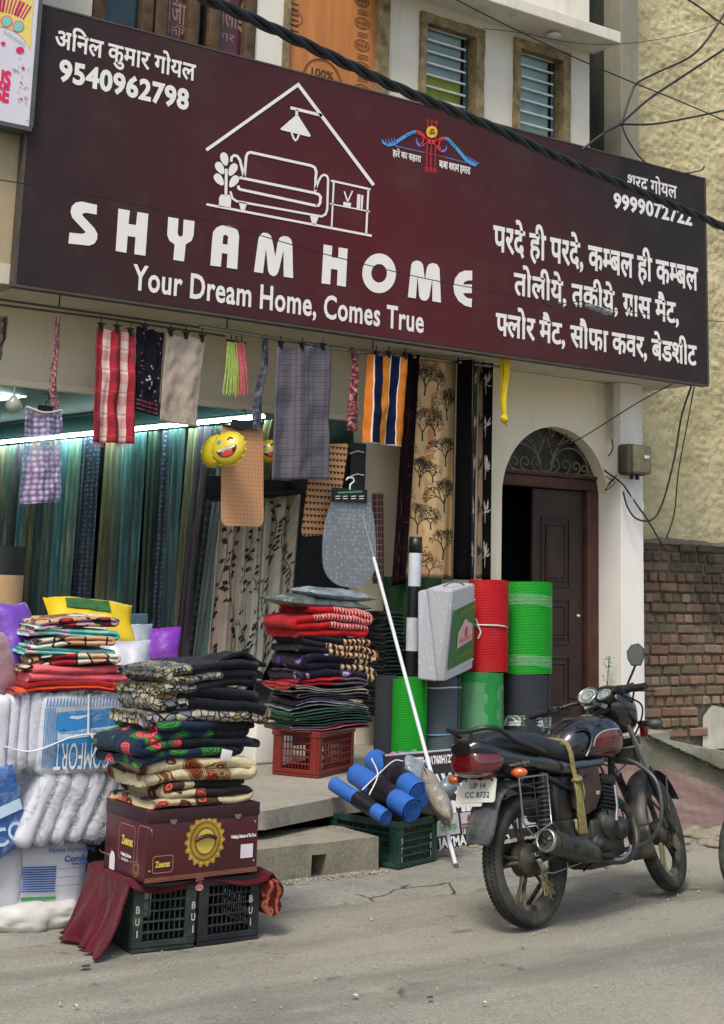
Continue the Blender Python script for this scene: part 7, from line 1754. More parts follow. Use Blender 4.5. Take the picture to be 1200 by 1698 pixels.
btext('Greenpl', 727, 1364, 755, 1361, 1378, .02, 'green_lettering', mat('green_print', '#3f8f55')); btext('FEVICOL', 765, 1366, 803, 1361, 1380, .02, 'grey_lettering', mat('dark_grey_print', '#44424a', .5))
mb = MB(); a = bq(781, 1354); bp.fill(mb, [(a[0]-.05, a[1]-.02), (a[0]-.03, a[1]+.02), (a[0]-.01, a[1]-.005), (a[0]+.02, a[1]+.02), (a[0]+.04, a[1]-.02)], 0, 2); bp.fill(mb, [(a[0]+.03+.022*cos(q), a[1]+.012+.022*sin(q)) for q in [i*.7 for i in range(9)]], 1, 2.5); L.append(mb.build('emblem', [mat('brown_red_print', '#8c3a26', .5), mat('yellow_print', '#e8b52a')])); keep(t, L)
# green crate of yoga mats
ga, gb, gc_ = PZ(565, 1405), PZ(659, 1447), PZ(723, 1432); ey_ = (ga-gb); dd = ey_.length; 
gfr = Frame(gb, gc_); gW = gfr.W; gD = min(dd, .52)
gcr = crate('plastic_crate', gb, gb+gfr.ex*max(gW, .36), gD, .27, GRC, 'dark green crate holding blue yoga mats beside the concrete step', [('f', .02, 'STI'), ('f', .30, 'SSI')])
MATB = mat('blue_foam_mat', '#2a5fae', .6, var=.12, vs=9, bump=.3, bs=180); SLV = mat('black_printed_sleeve', '#17161f', .35, var=.3, vs=12, spec=.6)
def yoga(a, b, r_, label, sl=(.38, .72), m=MATB, flat_=1.0):
    d = (b-a).normalized(); t = empty('yoga_mat', tuple(a), label, 'mat', 'rolled yoga mats in the green crate'); mb = MB(); x_ = d.orthogonal().normalized(); y_ = d.cross(x_); n = 28; N = 120
    mb.tube([a.lerp(b, k/8) for k in range(9)], r_, 28, cap=False); L = []
    for end, sg in ((b, 1), (a, -1)):
        V = []; F = []
        for i in range(N+1):
            an = i*2*pi*5/N; k = 1-.9*i/N; th_ = r_*.9/5*.45; dv = x_*cos(an)+y_*sin(an); V += [end+dv*r_*k, end+dv*(r_*k-th_*1.3), end+dv*(r_*k-th_*1.3)-d*sg*.03]
            if i: o = 3*i; F += [(o-3, o, o+1, o-2), (o-2, o+1, o+2, o-1)]
        mb.add(V, F); mb.add([end-d*sg*.028+(x_*cos(q)+y_*sin(q))*r_*.98 for q in [i*2*pi/24 for i in range(24)]], [tuple(range(24))])
    L.append(mb.build('mat', m)); mb = MB()
    if sl: mb.tube([a.lerp(b, sl[0]), a.lerp(b, (sl[0]+sl[1])/2), a.lerp(b, sl[1])], r_*1.03, 28, cap=False); L.append(mb.build('sleeve', SLV))
    keep(t, L)
zt_ = .27
yoga(P(622, 1262, 7.62), P(697, 1318, 6.95), .074, 'blue rolled yoga mat with black sleeve, topmost at the back of the green crate')
yoga(P(590, 1284, 7.45), P(683, 1344, 6.85), .066, 'blue rolled yoga mat with black sleeve, middle of the green crate')
yoga(P(553, 1300, 7.3), P(640, 1356, 6.82), .043, 'slimmer pale-wrapped blue yoga mat at the left of the green crate', (.45, .8))
yoga(P(652, 1256, 7.75), P(672, 1268, 7.5), .036, 'small pink foam roll behind the blue yoga mats', None, mat('pink_foam', '#b5608c', .7))
t = empty('tie_string', tuple(P(620, 1320, 7.0)), 'white string crossing over the blue yoga mats', 'string'); mb = MB(); mb.tube(catm([P(600, 1310, 6.95), P(626, 1285, 7.0), P(652, 1262, 7.15), P(668, 1262, 7.15)], 6), .004, 5); mb.tube(catm([P(616, 1258, 7.2), P(626, 1285, 6.98), P(612, 1318, 6.9)], 6), .004, 5); keep(t, [mb.build('string', BARM)])
pillow_pack('clear_bag', P(724, 1322, 6.95), .24, .34, .12, mat('clear_brown_bag', '#8a8478', .2, var=.35, vs=10, spec=.8, bump=.8, bs=18, bd=.02), 'crumpled clear bag with beige contents leaning out of the green crate', rx=radians(60), rz=radians(50), ry=radians(20))
pillow_pack('clear_bag', P(686, 1272, 7.3), .20, .22, .08, mat('clear_grey_bag', '#7f8a90', .15, var=.4, vs=14, spec=.8, bump=.8, bs=18, bd=.02), 'grey clear plastic bag beside the pink foam roll', rx=radians(60), rz=radians(20))
mb = MB(); c_ = P(744, 1303, 6.95); mb.lathe([(.0, 0), (.045, .0), (.05, .03), (.05, .10), (.042, .115), (0, .118)], 20, M=Matrix.Translation(c_) @ Matrix.Rotation(1.0, 4, 'Y') @ Matrix.Translation((0, 0, -.06))); tag(mb.build('clear_jar', mat('clear_bluish_jar', '#6f7e8c', .15, var=.3, spec=.8)), 'bluish clear plastic jar lying on the bag by the tail lamp', 'jar')
# litter on the ground
for x, y, s_, nm, c_, lb in ((588, 1650, .02, 'paper_scrap', '#bdb9ac', 'tiny white paper scrap in the middle of the road'), (803, 1662, .012, 'paper_scrap', '#bdb9ac', 'tiny paper scrap on the road below the rear wheel'), (125, 1667, .012, 'paper_scrap', '#bdb9ac', 'tiny paper scrap on the road at lower left'), (583, 1472, .022, 'paper_scrap', '#c4c2bc', 'flat white scrap on the pavement before the step'), (1105, 1312, .05, 'dry_leaf', '#a8884c', 'dry yellow leaf on the pink sloped paving'), (712, 1654, .02, 'twig', '#3a352c', 'short dark twig on the road'), (140, 1602, .03, 'twig', '#3a352c', 'dark twig on the pavement left of the crates'), (866, 1569, .012, 'pebble', '#8a8472', 'pale pebble on the road near the rear tyre')):
    p = PZ(x, y, .012 if nm != 'dry_leaf' else .17); mb = MB(); mb.add([Vector((s_*cos(a)*random.uniform(.6, 1.2), s_*.7*sin(a)*random.uniform(.6, 1.2), .004*sin(a*2))) for a in [i*pi/4 for i in range(8)]], [tuple(range(8))]); tag(mb.build(nm, mat(nm+'_mat', c_, .8), loc=p), lb, nm.replace('_', ' '))
# grime flakes and pebbles too small to count
mb = MB(); rn = random.Random(11)
for i in range(900):
    x, y = rn.uniform(1.5, 9), rn.uniform(3.6, 7.0); s_ = rn.uniform(.002, .007)*(1.6 if rn.random() < .08 else 1); mb.add([(x+s_, y, .004), (x, y+s_, .004), (x-s_, y, .003), (x, y-s_, .004), (x, y, .004+s_)], [(0, 1, 4), (1, 2, 4), (2, 3, 4), (3, 0, 4)])
for i in range(1500):
    t_ = rn.random(); q_ = O0.lerp(STEP_B, t_) if rn.random() < .6 else p_bl.lerp(p_br, t_); d_ = abs(rn.gauss(0, .05)); s_ = rn.uniform(.002, .008); x, y = q_.x+rn.uniform(-.02, .02), q_.y-d_-.01; z_g = .022; mb.add([(x+s_, y, z_g), (x, y+s_, z_g), (x-s_, y, z_g), (x, y-s_, z_g), (x, y, z_g+s_)], [(0, 1, 4), (1, 2, 4), (2, 3, 4), (3, 0, 4)])
mb.build('gravel', mat('pale_gravel', '#8f8877', .9, var=.5, vs=30), kind='stuff')
# weeds by the door and moss by the kerb
mb = MB(); wc = P(1003, 1112, 9.4)
for i in range(46):
    z = rn.uniform(-.18, .12); a = rn.uniform(0, 6.28); p = wc+Vector((rn.uniform(-.03, .06), rn.uniform(-.06, .02), z)); d = Vector((cos(a)*.03, -abs(sin(a))*.02, rn.uniform(-.01, .03))); n_ = Vector((-d.y, d.x, .01)).normalized()*.007; mb.add([p, p+d*.5+n_, p+d, p+d*.5-n_], [(0, 1, 2, 3)])
for k in range(5): mb.tube([wc+Vector((rn.uniform(-.02, .02), -.01, -.2)), wc+Vector((rn.uniform(-.02, .05), -.03, 0)), wc+Vector((rn.uniform(-.02, .06), -.03, .13))], .002, 4)
tag(mb.build('wall_weed', mat('weed_leaf', '#3f6a2c', .7, var=.3, vs=20)), 'small green weed growing in the corner of the door frame', 'plant')
mb = MB()
for i in range(1600):
    u = rn.random(); e_ = kb0.lerp(kb1, u); q = k0.lerp(k1, u); zz_ = rp_z = lerp(.36, .14, u)-rn.uniform(0, .05)*0; off_ = rn.uniform(.0, .30)*(.3+u); p = Vector((q.x-.02-off_*.35, q.y-.03-off_, 0)); 
    # height of the paving there
    tt = (p.y-6.9)/2.3; p.z = max(.02, .36*tt)+rn.uniform(0, .012); a = rn.uniform(0, 6.28); s_ = rn.uniform(.006, .02); mb.add([p+Vector((s_*cos(a), s_*sin(a), rn.uniform(0, .015))), p+Vector((-s_*sin(a), s_*cos(a), .003)), p+Vector((-s_*cos(a), -s_*sin(a), rn.uniform(0, .012)))], [(0, 1, 2)])
mb.build('moss', mat('dark_moss', '#26331e', .95, var=.5, vs=20), kind='stuff')
# ================================================================ motorcycle (local: x forward, y left, z up; rear tyre touches at the origin)
BH_, BLN, BST = 1.354, .14, .271
_fw = Vector((sin(BH_), cos(BH_), 0)); _lf = Vector((-cos(BH_), sin(BH_), 0)); _zz = Vector((0, 0, 1))
_up = _zz*cos(BLN)+_lf*sin(BLN); _le = _lf*cos(BLN)-_zz*sin(BLN)
bike = empty('motorcycle', label='dusty black and red motorcycle with plate UP 14 CC 8732 on its side stand', cat='motorcycle')
bike.matrix_basis = Matrix.Translation((4.887, 5.499, .004)) @ Matrix((_fw, _le, _up)).transposed().to_4x4()
def sq(mb):
    mb.v = [((-.1+(p[0]+.1)*.80 if p[0] < -.1 else p[0]), p[1], p[2]) for p in mb.v]; return mb
def bk(mb, name, m, parent=None, **k):
    if name in ('seat', 'tail_cowl', 'tail_lamp', 'reflector', 'grab_rail'): sq(mb)
    return mb.build(name, m, parent or bike, **k)
def dusty(name, c, rough, metal=0, spec=.5, dust='#8a8266', amt=.5, coat=0, sc=9, low=.55):
    g = G(name, rough, spec); o_ = g.ob(); z = g.sep(o_)[2]
    n = g.noise(o_, sc, 6, .65); k = g.math('MULTIPLY', g.ramp(n, [(.42, (0,0,0)), (.68, (1,1,1))]), amt)
    hgt = g.ramp(z, [(.0, (1,1,1)), (low, (.25,.25,.25)), (1.0, (.12,.12,.12))]); k = g.math('MULTIPLY', k, hgt)
    c_ = g.mix(k, c, dust); g.put(g.b.inputs['Roughness'], g.math('ADD', g.math('MULTIPLY', k, .6), rough)); g.b.inputs['Metallic'].default_value = metal
    if coat: g.b.inputs['Coat Weight'].default_value = coat; g.b.inputs['Coat Roughness'].default_value = .06
    g.bump(n, .08, .004); return g.out(c_)
BPL = dusty('black_bike_plastic', '#14171b', .38, spec=.5, amt=.5); BGL = dusty('black_bike_paint', '#0c0f16', .22, spec=.6, coat=.8, amt=.35); TYR = dusty('dusty_tyre', '#242625', .85, amt=.75, dust='#66665c', low=1.6, sc=5)
RIM = dusty('dusty_black_rim', '#24262a', .55, metal=.4, amt=1.0, dust='#8a8268', low=1.2, sc=7); ENG = dusty('dirty_engine_alloy', '#3a3d3c', .5, metal=.6, amt=.9, dust='#6e6850', sc=14); CHR = dusty('dull_chrome', '#a5a9aa', .22, metal=.9, amt=.5); PIP = dusty('grimy_exhaust', '#2c3133', .4, metal=.5, amt=.8, dust='#7d7452', sc=10)
SEATM = dusty('black_seat_leatherette', '#1c2026', .42, spec=.5, amt=.45, sc=16, dust='#6c6f70'); ROPEM = mat('yellow_straw_rope', '#7d7448', .9, var=.3, vs=40, bump=.6, bs=120)
FRM = dusty('black_frame_tube', '#15171a', .45, amt=.7)
g = G('black_red_tank_paint', .2, .6); o_ = g.ob(); X_, Y_, Z__ = g.sep(o_)
def ell(cx, cz, rx, rz, p=2):
    a = g.math('POWER', g.math('ABSOLUTE', g.math('DIVIDE', g.math('SUBTRACT', X_, cx), rx)), p); b = g.math('POWER', g.math('ABSOLUTE', g.math('DIVIDE', g.math('SUBTRACT', Z__, g.math('ADD', cz, 0)), rz)), p); return g.math('ADD', a, b)
e_ = ell(.655, .79, .155, .085, 2.6); c = g.mix(g.math('LESS_THAN', e_, 1), '#0b0e17', g.ramp(g.noise(o_, 6, 5, .6), [(.35, '#32090f'), (.6, '#6a161c'), (.75, '#8a3a2c')]))
rng = g.math('MULTIPLY', g.math('GREATER_THAN', e_, 1.0), g.math('LESS_THAN', e_, 1.14)); up_h = g.math('GREATER_THAN', Z__, .80); c = g.mix(g.math('MULTIPLY', rng, up_h), c, '#b0a8a0')
ds = g.math('MULTIPLY', g.ramp(g.noise(o_, 12, 6, .7), [(.5, (0,0,0)), (.75, (1,1,1))]), .35); c = g.mix(ds, c, '#6a6c6a'); g.put(g.b.inputs['Roughness'], g.math('ADD', g.math('MULTIPLY', ds, .8), .16)); g.b.inputs['Coat Weight'].default_value = .8; g.b.inputs['Coat Roughness'].default_value = .08; TANKM = g.out(c)
def loft(st, n=28, m_exp=2.6, cap=True, yc=0):
    """st: (x, zlow, zhigh, halfwidth[, yoff]) stations -> closed body"""
    mb = MB(); V = []; F = []
    xs = [s[0] for s in st]
    # catmull over stations
    S = []
    q = [st[0]]+list(st)+[st[-1]]
    for i in range(1, len(q)-2):
        for k in range(5):
            t = k/5; S.append([.5*((2*b)+(c_-a)*t+(2*a-5*b+4*c_-d)*t*t+(3*b-a-3*c_+d)*t**3) for a, b, c_, d in zip(q[i-1], q[i], q[i+1], q[i+2])])
    S.append(list(st[-1]))
    for s in S:
        x, zl, zh, hw = s[:4]; zc, hz_ = (zl+zh)/2, (zh-zl)/2
        for k in range(n):
            a = 2*pi*k/n; ca, sa = cos(a), sin(a); V.append((x, yc+hw*abs(ca)**(2/m_exp)*(1 if ca > 0 else -1), zc+hz_*abs(sa)**(2/m_exp)*(1 if sa > 0 else -1)))
    for i in range(len(S)-1):
        for k in range(n): F.append((i*n+k, i*n+(k+1) % n, (i+1)*n+(k+1) % n, (i+1)*n+k))
    mb.add(V, F, smooth=True)
    if cap: mb.add(V[:n], [tuple(range(n))], smooth=True); mb.add(V[-n:], [tuple(range(n))[::-1]], smooth=True)
    return mb
def wheel(ax, R, wid, M, names, drum, parent):
    w_ = empty(names[0]); w_.parent = parent; L = []
    prof = [(R-.075, -.5*wid*.62), (R-.062, -.5*wid*.85), (R-.04, -.5*wid), (R-.018, -.5*wid*.86), (R-.004, -.5*wid*.5), (R, 0), (R-.004, .5*wid*.5), (R-.018, .5*wid*.86), (R-.04, .5*wid), (R-.062, .5*wid*.85), (R-.075, .5*wid*.62)]
    mb = MB(); mb.lathe(prof, 72, M=M, axis='Y')
    for i in range(90):   # tread blocks
        a = 2*pi*i/90
        for s_ in (-1, 1):
            a2 = a+s_*.02; p0 = Vector(((R+.0005)*cos(a2), s_*wid*.10, (R+.0005)*sin(a2))); p1 = Vector(((R-.012)*cos(a2+.05), s_*wid*.40, (R-.012)*sin(a2+.05))); d_ = Vector((-sin(a2), 0, cos(a2)))*.006; o_ = Vector((cos(a2), 0, sin(a2)))*.0012
            q = [p0-d_, p0+d_, p1+d_, p1-d_]; mb.add([M @ (v+o_) for v in q], [(0, 1, 2, 3), (3, 2, 1, 0)])
    mb.build('tyre', TYR, w_)
    r0 = R-.078; mb = MB(); mb.lathe([(r0, -.5*wid*.6), (r0+.012, -.5*wid*.68), (r0+.012, -.5*wid*.5), (r0-.012, -.5*wid*.38), (r0-.016, 0), (r0-.012, .5*wid*.38), (r0+.012, .5*wid*.5), (r0+.012, .5*wid*.68), (r0, .5*wid*.6), (r0-.020, .5*wid*.34), (r0-.024, 0), (r0-.020, -.5*wid*.34), (r0, -.5*wid*.6)], 64, M=M, axis='Y'); mb.build('rim', RIM, w_)
    for i in range(5):
        a = 2*pi*i/5+.55; 
        def pt(r, da, y): return Vector((r*cos(a+da), y, r*sin(a+da)))
        mb = MB(); 
        for s_ in (-1, 1):
            q = [M @ pt(.045, s_*.25, 0), M @ pt((r0)*.55, s_*.10, 0), M @ pt(r0-.012, s_*.16, 0)]; mb.tube(catm(q, 4), [.014]*4+[.011]*4+[.013], 8, flat=.7)
        mb.build('spoke', RIM, w_)
    mb = MB(); mb.lathe([(0, -.062), (.018, -.062), (.02, -.045), (drum, -.04), (drum+.004, -.02), (drum+.004, .02), (drum, .04), (.03, .045), (.02, .06), (0, .06)], 36, M=M, axis='Y'); mb.build('hub', ENG, w_)
    mb = MB()
    for s_ in (-1, 1): mb.lathe([(0, s_*.10), (.014, s_*.10), (.014, s_*.06)], 6, M=M, axis='Y')
    mb.build('axle_nut', CHR, w_, kind='stuff'); return w_
wheel(None, .305, .098, Matrix.Translation((0, 0, .305)), ('rear_wheel',), .075, bike)
# steering rotation about the fork axis
axd = Vector((-.41, 0, .675)).normalized(); piv = Vector((1.24, 0, .305))
MS = Matrix.Translation(piv) @ Matrix.Rotation(BST, 4, axd) @ Matrix.Translation(-piv)
wheel(None, .305, .080, MS @ Matrix.Translation((1.24, 0, .305)), ('front_wheel',), .06, bike)
def ms(x, y, z): return MS @ Vector((x, y, z))
for s_ in (-1, 1):
    y = s_*.088; top = Vector((.835, y, .99)); bot = Vector((1.225, y, .315)); mid = top.lerp(bot, .52)
    f_ = empty('fork_leg'); f_.parent = bike
    mb = MB(); mb.tube([MS @ top, MS @ mid], .0155, 14); mb.build('stanchion', CHR, f_); mb = MB(); mb.tube([MS @ mid, MS @ mid.lerp(bot, .08), MS @ bot], [.026, .022, .021], 14); mb.tube([MS @ bot, MS @ (bot+Vector((.02, -s_*.02, -.02)))], .02, 8); mb.build('slider', BPL, f_)
mb = MB(); mb.tube([ms(.90, -.105, .93), ms(.90, .105, .93)], .02, 8); mb.tube([ms(.975, -.105, .79), ms(.975, .105, .79)], .022, 8); mb.tube([ms(.89, 0, .94), ms(.97, 0, .79)], .028, 10); bk(mb, 'fork_clamp', BPL)
# front mudguard
mb = MB()
def _fd(u, v):
    a = radians(lerp(28, 172, v)); r_ = .335+.006*sin(v*pi); s_ = (u-.5)*2; hw = .062*(1-.25*abs(v-.5)*0)
    return ms(1.24+(r_-.022*s_*s_)*cos(a), hw*s_, .305+(r_-.022*s_*s_)*sin(a))
mb.grid(_fd, 12, 36); mb.grid(lambda u, v: ms(1.24-.338+.01*v, (u-.5)*.13, .36-.16*v), 6, 5); bk(mb, 'front_mudguard', BPL, solid=.004)
mb = MB()
for s_ in (-1, 1): mb.tube(catm([ms(1.24+.33*cos(radians(140)), s_*.06, .305+.33*sin(radians(140))), ms(1.12, s_*.072, .42), ms(1.22, s_*.08, .33)], 5), .006, 6); mb.tube(catm([ms(1.24+.33*cos(radians(60)), s_*.06, .305+.33*sin(radians(60))), ms(1.3, s_*.07, .45), ms(1.24, s_*.08, .33)], 5), .006, 6)
bk(mb, 'mudguard_stay', FRM, kind='stuff')
# tank, seat, tail
tank = bk(loft([(.325, .745, .83, .05), (.38, .735, .895, .10), (.47, .728, .94, .132), (.58, .722, .962, .156), (.70, .724, .958, .160), (.79, .742, .92, .128), (.845, .78, .86, .06)], 36, 2.5), 'tank', TANKM)
mb = MB(); mb.lathe([(0, .014), (.03, .012), (.034, 0), (.034, -.01)], 20, M=Matrix.Translation((.63, 0, .945)) @ Matrix.Rotation(.05, 4, 'Y')); mb.build('fuel_cap', CHR, tank)
# knee recess panel of the tank (a bluish highlight edge in the photograph is a moulded step)
mb = MB(); 
for s_ in (-1, 1): mb.tube(catm([(.40, s_*.112, .90), (.455, s_*.134, .89), (.475, s_*.142, .84), (.455, s_*.136, .79), (.43, s_*.126, .755)], 5), .008, 6)
mb.build('moulded_edge', BGL, tank)
bk(loft([(-.41, .845, .885, .07), (-.32, .825, .915, .112), (-.15, .81, .92, .128), (.0, .785, .91, .136), (.12, .76, .885, .140), (.24, .738, .845, .136), (.34, .736, .815, .12), (.41, .755, .79, .07)], 32, 2.8), 'seat', SEATM)
bk(loft([(-.505, .825, .875, .06), (-.46, .81, .895, .09), (-.38, .78, .89, .11), (-.28, .74, .865, .118), (-.10, .72, .83, .12), (.08, .70, .80, .122), (.22, .675, .77, .122), (.33, .65, .75, .11)], 28, 3.2), 'tail_cowl', BGL)
lamp = bk(loft([(-.498, .77, .822, .045), (-.485, .735, .842, .082), (-.42, .715, .845, .106), (-.33, .722, .84, .126), (-.29, .75, .82, .119)], 28, 3.0), 'tail_lamp', mat('red_lamp_lens', '#5a0a12', .12, var=.3, spec=.8, coat=1))
mb = MB(); mb.bbox((-.345, -.07, .70), (-.30, .07, .738), .01); bk(mb, 'reflector', mat('dull_red_reflector', '#7a2a28', .35))
mb = MB(); rail = [(.06, -.135, .80), (-.08, -.15, .84), (-.22, -.15, .875), (-.34, -.145, .925), (-.43, -.12, .94), (-.485, -.05, .932), (-.485, .05, .932), (-.43, .12, .94), (-.34, .145, .925), (-.22, .15, .875), (-.08, .15, .84), (.06, .135, .80)]
mb.tube(catm(rail, 6), .0125, 10); 
mb.tube([(-.478, -.05, .932), (-.47, -.05, .86)], .009, 6); mb.tube([(-.478, .05, .932), (-.47, .05, .86)], .009, 6); bk(mb, 'grab_rail', BPL)
mb = MB(); sp2 = Plane2D((-.22, -.1235, .752), (1, 0, .06), (0, 0, 1), .003); sp2.text(mb, 'PASSION', 0, .0, .09, .012, .0); sp2.text(mb, 'Xpro', .1, -.002, .06, .018, .0); bk(mb, 'badge_lettering', mat('silver_print', '#9a9a92', .4), kind='stuff')
# rear mudguard and plate
mb = MB(); gp = catm([(.16, 0, .60), (.05, 0, .655), (-.08, 0, .68), (-.20, 0, .67), (-.27, 0, .625), (-.32, 0, .55), (-.365, 0, .47), (-.39, 0, .42)], 5)
def _rg(u, v):
    i = v*(len(gp)-1); k = min(int(i), len(gp)-2); p = gp[k].lerp(gp[k+1], i-k); s_ = (u-.5)*2; hw = lerp(.075, .088, v)*(1-.25*max(0, v-.85)/.15); return Vector((p.x+.03*s_*s_*v, hw*s_, p.z-.03*s_*s_*(1-v*.5)))
mb.grid(_rg, 14, 40); bk(mb, 'rear_mudguard', dusty('grey_dusty_plastic', '#262a2d', .6, amt=.9, dust='#7b7d78', low=1.2), solid=.005)
pn = Vector((-.95, 0, .05)); pt = empty('number_plate'); pt.parent = bike
pc_ = Vector((-.305, .012, .655)); exp_ = Vector((0, -1, 0)); eyp = Vector((.30, 0, .95)).normalized()
pl = Plane2D(pc_+Vector((0, .105, 0))-eyp*.055, exp_, eyp, .0015)
mb = MB(); V = [pl.m(p, 1) for p in rrect(.105, .055, .21, .115, .012)]; nV = len(V); back_ = -pl.n*.004; mb.poly(V, back_)
mb.build('plate', mat('white_number_plate', '#c6c8c0', .45, var=.06), pt); mb = MB(); V = [pl.m(p, -1) for p in rrect(.05, .03, .16, .10, .006)]; mb.poly(V, back_); mb.build('backing_plate', mat('white_number_plate', '#c6c8c0'), pt)
mb = MB(); pl.text(mb, 'UP 14', .055, .062, .095, .026, .015, k=3, track=.03); pl.text(mb, 'CC 8732', .028, .02, .15, .026, .015, k=3, track=.03); mb.build('plate_lettering', mat('dark_grey_print', '#44424a'), pt)
mb = MB()
for x in (.025, .185): mb.lathe([(0, .004), (.005, .003), (.006, 0)], 8, M=Matrix.Translation(pl.m((x, .10), 1)) @ pl.n.to_track_quat('Z', 'Y').to_matrix().to_4x4())
mb.build('screw', FRM, pt, kind='stuff')
ORL = mat('orange_lens', '#b8500c', .15, var=.25, vs=20, spec=.8, coat=1)
def indicator(p, s_, m, nm='indicator'):
    i_ = empty(nm); i_.parent = bike; p = Vector(p); bm = bmesh.new(); bmesh.ops.create_uvsphere(bm, u_segments=20, v_segments=12, radius=1)
    for v in bm.verts: k = max(0, -v.co.y*s_); v.co = Vector((v.co.x*.028+.012*k, -abs(0)+v.co.y*.042, v.co.z*.024*(1-.3*max(0, -s_*-v.co.y)))) + p
    mb = MB(); mb.frombm(bm, smooth=True); mb.build('lens', m, i_); mb = MB(); mb.tube([p+Vector((.006, s_*.10, .008)), p+Vector((.004, s_*.03, .002))], [.012, .018], 10); mb.build('stalk', BPL, i_)
indicator((-.235, -.185, .725), 1, ORL); indicator((-.285, .175, .705), -1, ORL)
GREYL = dusty('grey_indicator_body', '#3a4240', .5, amt=.6)
indicator((.965, -.22, .885), 1, GREYL); indicator((.90, .20, .86), -1, ORL)
# headlamp cowl, gauges, bars, mirror
cowl = bk(loft([(.80, .955, 1.04, .07), (.85, .89, 1.09, .115), (.92, .85, 1.10, .125), (.98, .84, 1.06, .115), (1.02, .86, .99, .08), (1.035, .90, .95, .04)], 28, 2.4), 'headlamp_cowl', BGL)
mb = MB(); mb.lathe([(0, 1.045), (.06, 1.04), (.08, 1.02)], 24, M=Matrix.Translation((0, 0, .94)), axis='X'); mb.build('headlamp', mat('lamp_glass', '#9aa4a8', .1, spec=.9), cowl)
mb = MB(); mb.bbox((1.0, -.14, .82), (1.03, -.10, .90), .008); mb.build('red_cowl_patch', mat('dark_red_paint', '#6a161c', .3), cowl)
DIAL = mat('gauge_dial', '#8d9894', .25, var=.3, vs=30)
for y, r_ in ((-.055, .043), (.055, .052)):
    ga_ = empty('gauge'); ga_.parent = bike; Mg = Matrix.Translation((.775, y, 1.05)) @ Vector((-.70, 0, .72)).to_track_quat('Z', 'Y').to_matrix().to_4x4()
    mb = MB(); mb.lathe([(0, -.05), (r_*.8, -.045), (r_*1.12, -.01), (r_*1.15, .012), (r_*1.02, .016), (r_, .006)], 28, M=Mg); mb.build('housing', CHR if y > 0 else BPL, ga_); mb = MB(); mb.lathe([(0, .006), (r_, .006)], 28, M=Mg); mb.build('dial', DIAL, ga_)
    mb = MB(); mb.add([Mg @ Vector(p) for p in ((-.003, 0, .008), (.003, 0, .008), (r_*.5, r_*.6, .008))], [(0, 1, 2)]); mb.lathe([(r_*.62, .0075), (r_*.70, .0075)], 28, M=Mg); mb.build('needle', BLACKIRON, ga_)
rg0, rg1 = Vector((.745, -.20, 1.072)), Vector((.728, -.345, 1.080)); lg0, lg1 = Vector((.665, .22, .990)), Vector((.648, .362, .968))
mb = MB(); mb.tube(catm([rg1, rg0, (.80, -.10, 1.06), (.85, -.03, 1.005), (.85, .03, 1.0), (.77, .12, 1.02), lg0, lg1], 7), .0115, 10); bk(mb, 'handlebar', BPL)
for a, b, s_ in ((rg0, rg1, -1), (lg0, lg1, 1)):
    mb = MB(); d_ = (b-a); pts = [a.lerp(b, .08+k*.92/14) for k in range(15)]; mb.tube(pts, [.0175+.0015*(k % 2) for k in range(15)], 12); bk(mb, 'grip', mat('black_rubber_grip', '#141516', .8))
    mb = MB(); mb.bbox((-.028, -.03, -.024), (.028, .03, .024), .008, M=Matrix.Translation(a+Vector((0, -s_*.01, 0)))); bk(mb, 'switch_cluster', BPL)
    mb = MB(); mb.tube(catm([a+Vector((.045, -s_*.02, -.005)), a+Vector((.065, s_*.05, -.012)), b+Vector((.06, s_*.02, -.03))], 6), [.009]*6+[.006]*7, 8, flat=.6); bk(mb, 'lever', BPL)
mb = MB()
for pts in ([(.77, -.17, 1.06), (.84, -.20, 1.10), (.93, -.12, 1.0), (.92, -.04, .86)], [(.68, .17, 1.0), (.80, .20, 1.05), (.92, .10, .98), (.90, .03, .85)], [(.76, -.16, 1.05), (.90, -.2, .98), (.96, -.1, .84), (.86, -.05, .78)]): mb.tube(catm(pts, 7), .005, 6)
bk(mb, 'control_cable', BLACKIRON, kind='stuff')
mb = MB(); mb.tube([(.755, -.06, 1.0), (.79, -.0, 1.01), (.755, .07, .99)], .018, 8); bk(mb, 'bar_clamp', CHR)
mr = empty('mirror'); mr.parent = bike; mb = MB(); mb.tube(catm([(.755, -.215, 1.085), (.758, -.225, 1.11), (.765, -.255, 1.16), (.768, -.275, 1.195)], 5), .0065, 8); mb.build('stem', BPL, mr)
mn = Vector((-.88, -.46, .06)).normalized(); mq = mn.to_track_quat('Z', 'Y').to_matrix().to_4x4(); mc = Vector((.768, -.283, 1.245))
zz_l = Vector((0, 0, 1)); exm = mn.cross(zz_l).normalized()*-1; plm = Plane2D(mc, zz_l.cross(mn), zz_l, 0)
hexp = [(-.046, -.02), (-.03, -.055), (.02, -.058), (.046, -.01), (.046, .03), (.022, .058), (-.018, .052), (-.046, .02)]
V = [plm.m(p) for p in hexp]; V2 = [plm.m((p[0]*.9, p[1]*.9)) for p in hexp]
mb = MB(); bk_ = -plm.n*.022; mb.poly(V, bk_); mb.build('shell', BPL, mr, bev=.004)
mb = MB(); mb.poly([p+plm.n*.003 for p in V2]); mb.build('glass', (lambda g: (g.b.inputs.__getitem__('Metallic').__setattr__('default_value', 1), g.out('#5f6666'))[1])(G('mirror_glass', .12, .8)), mr)
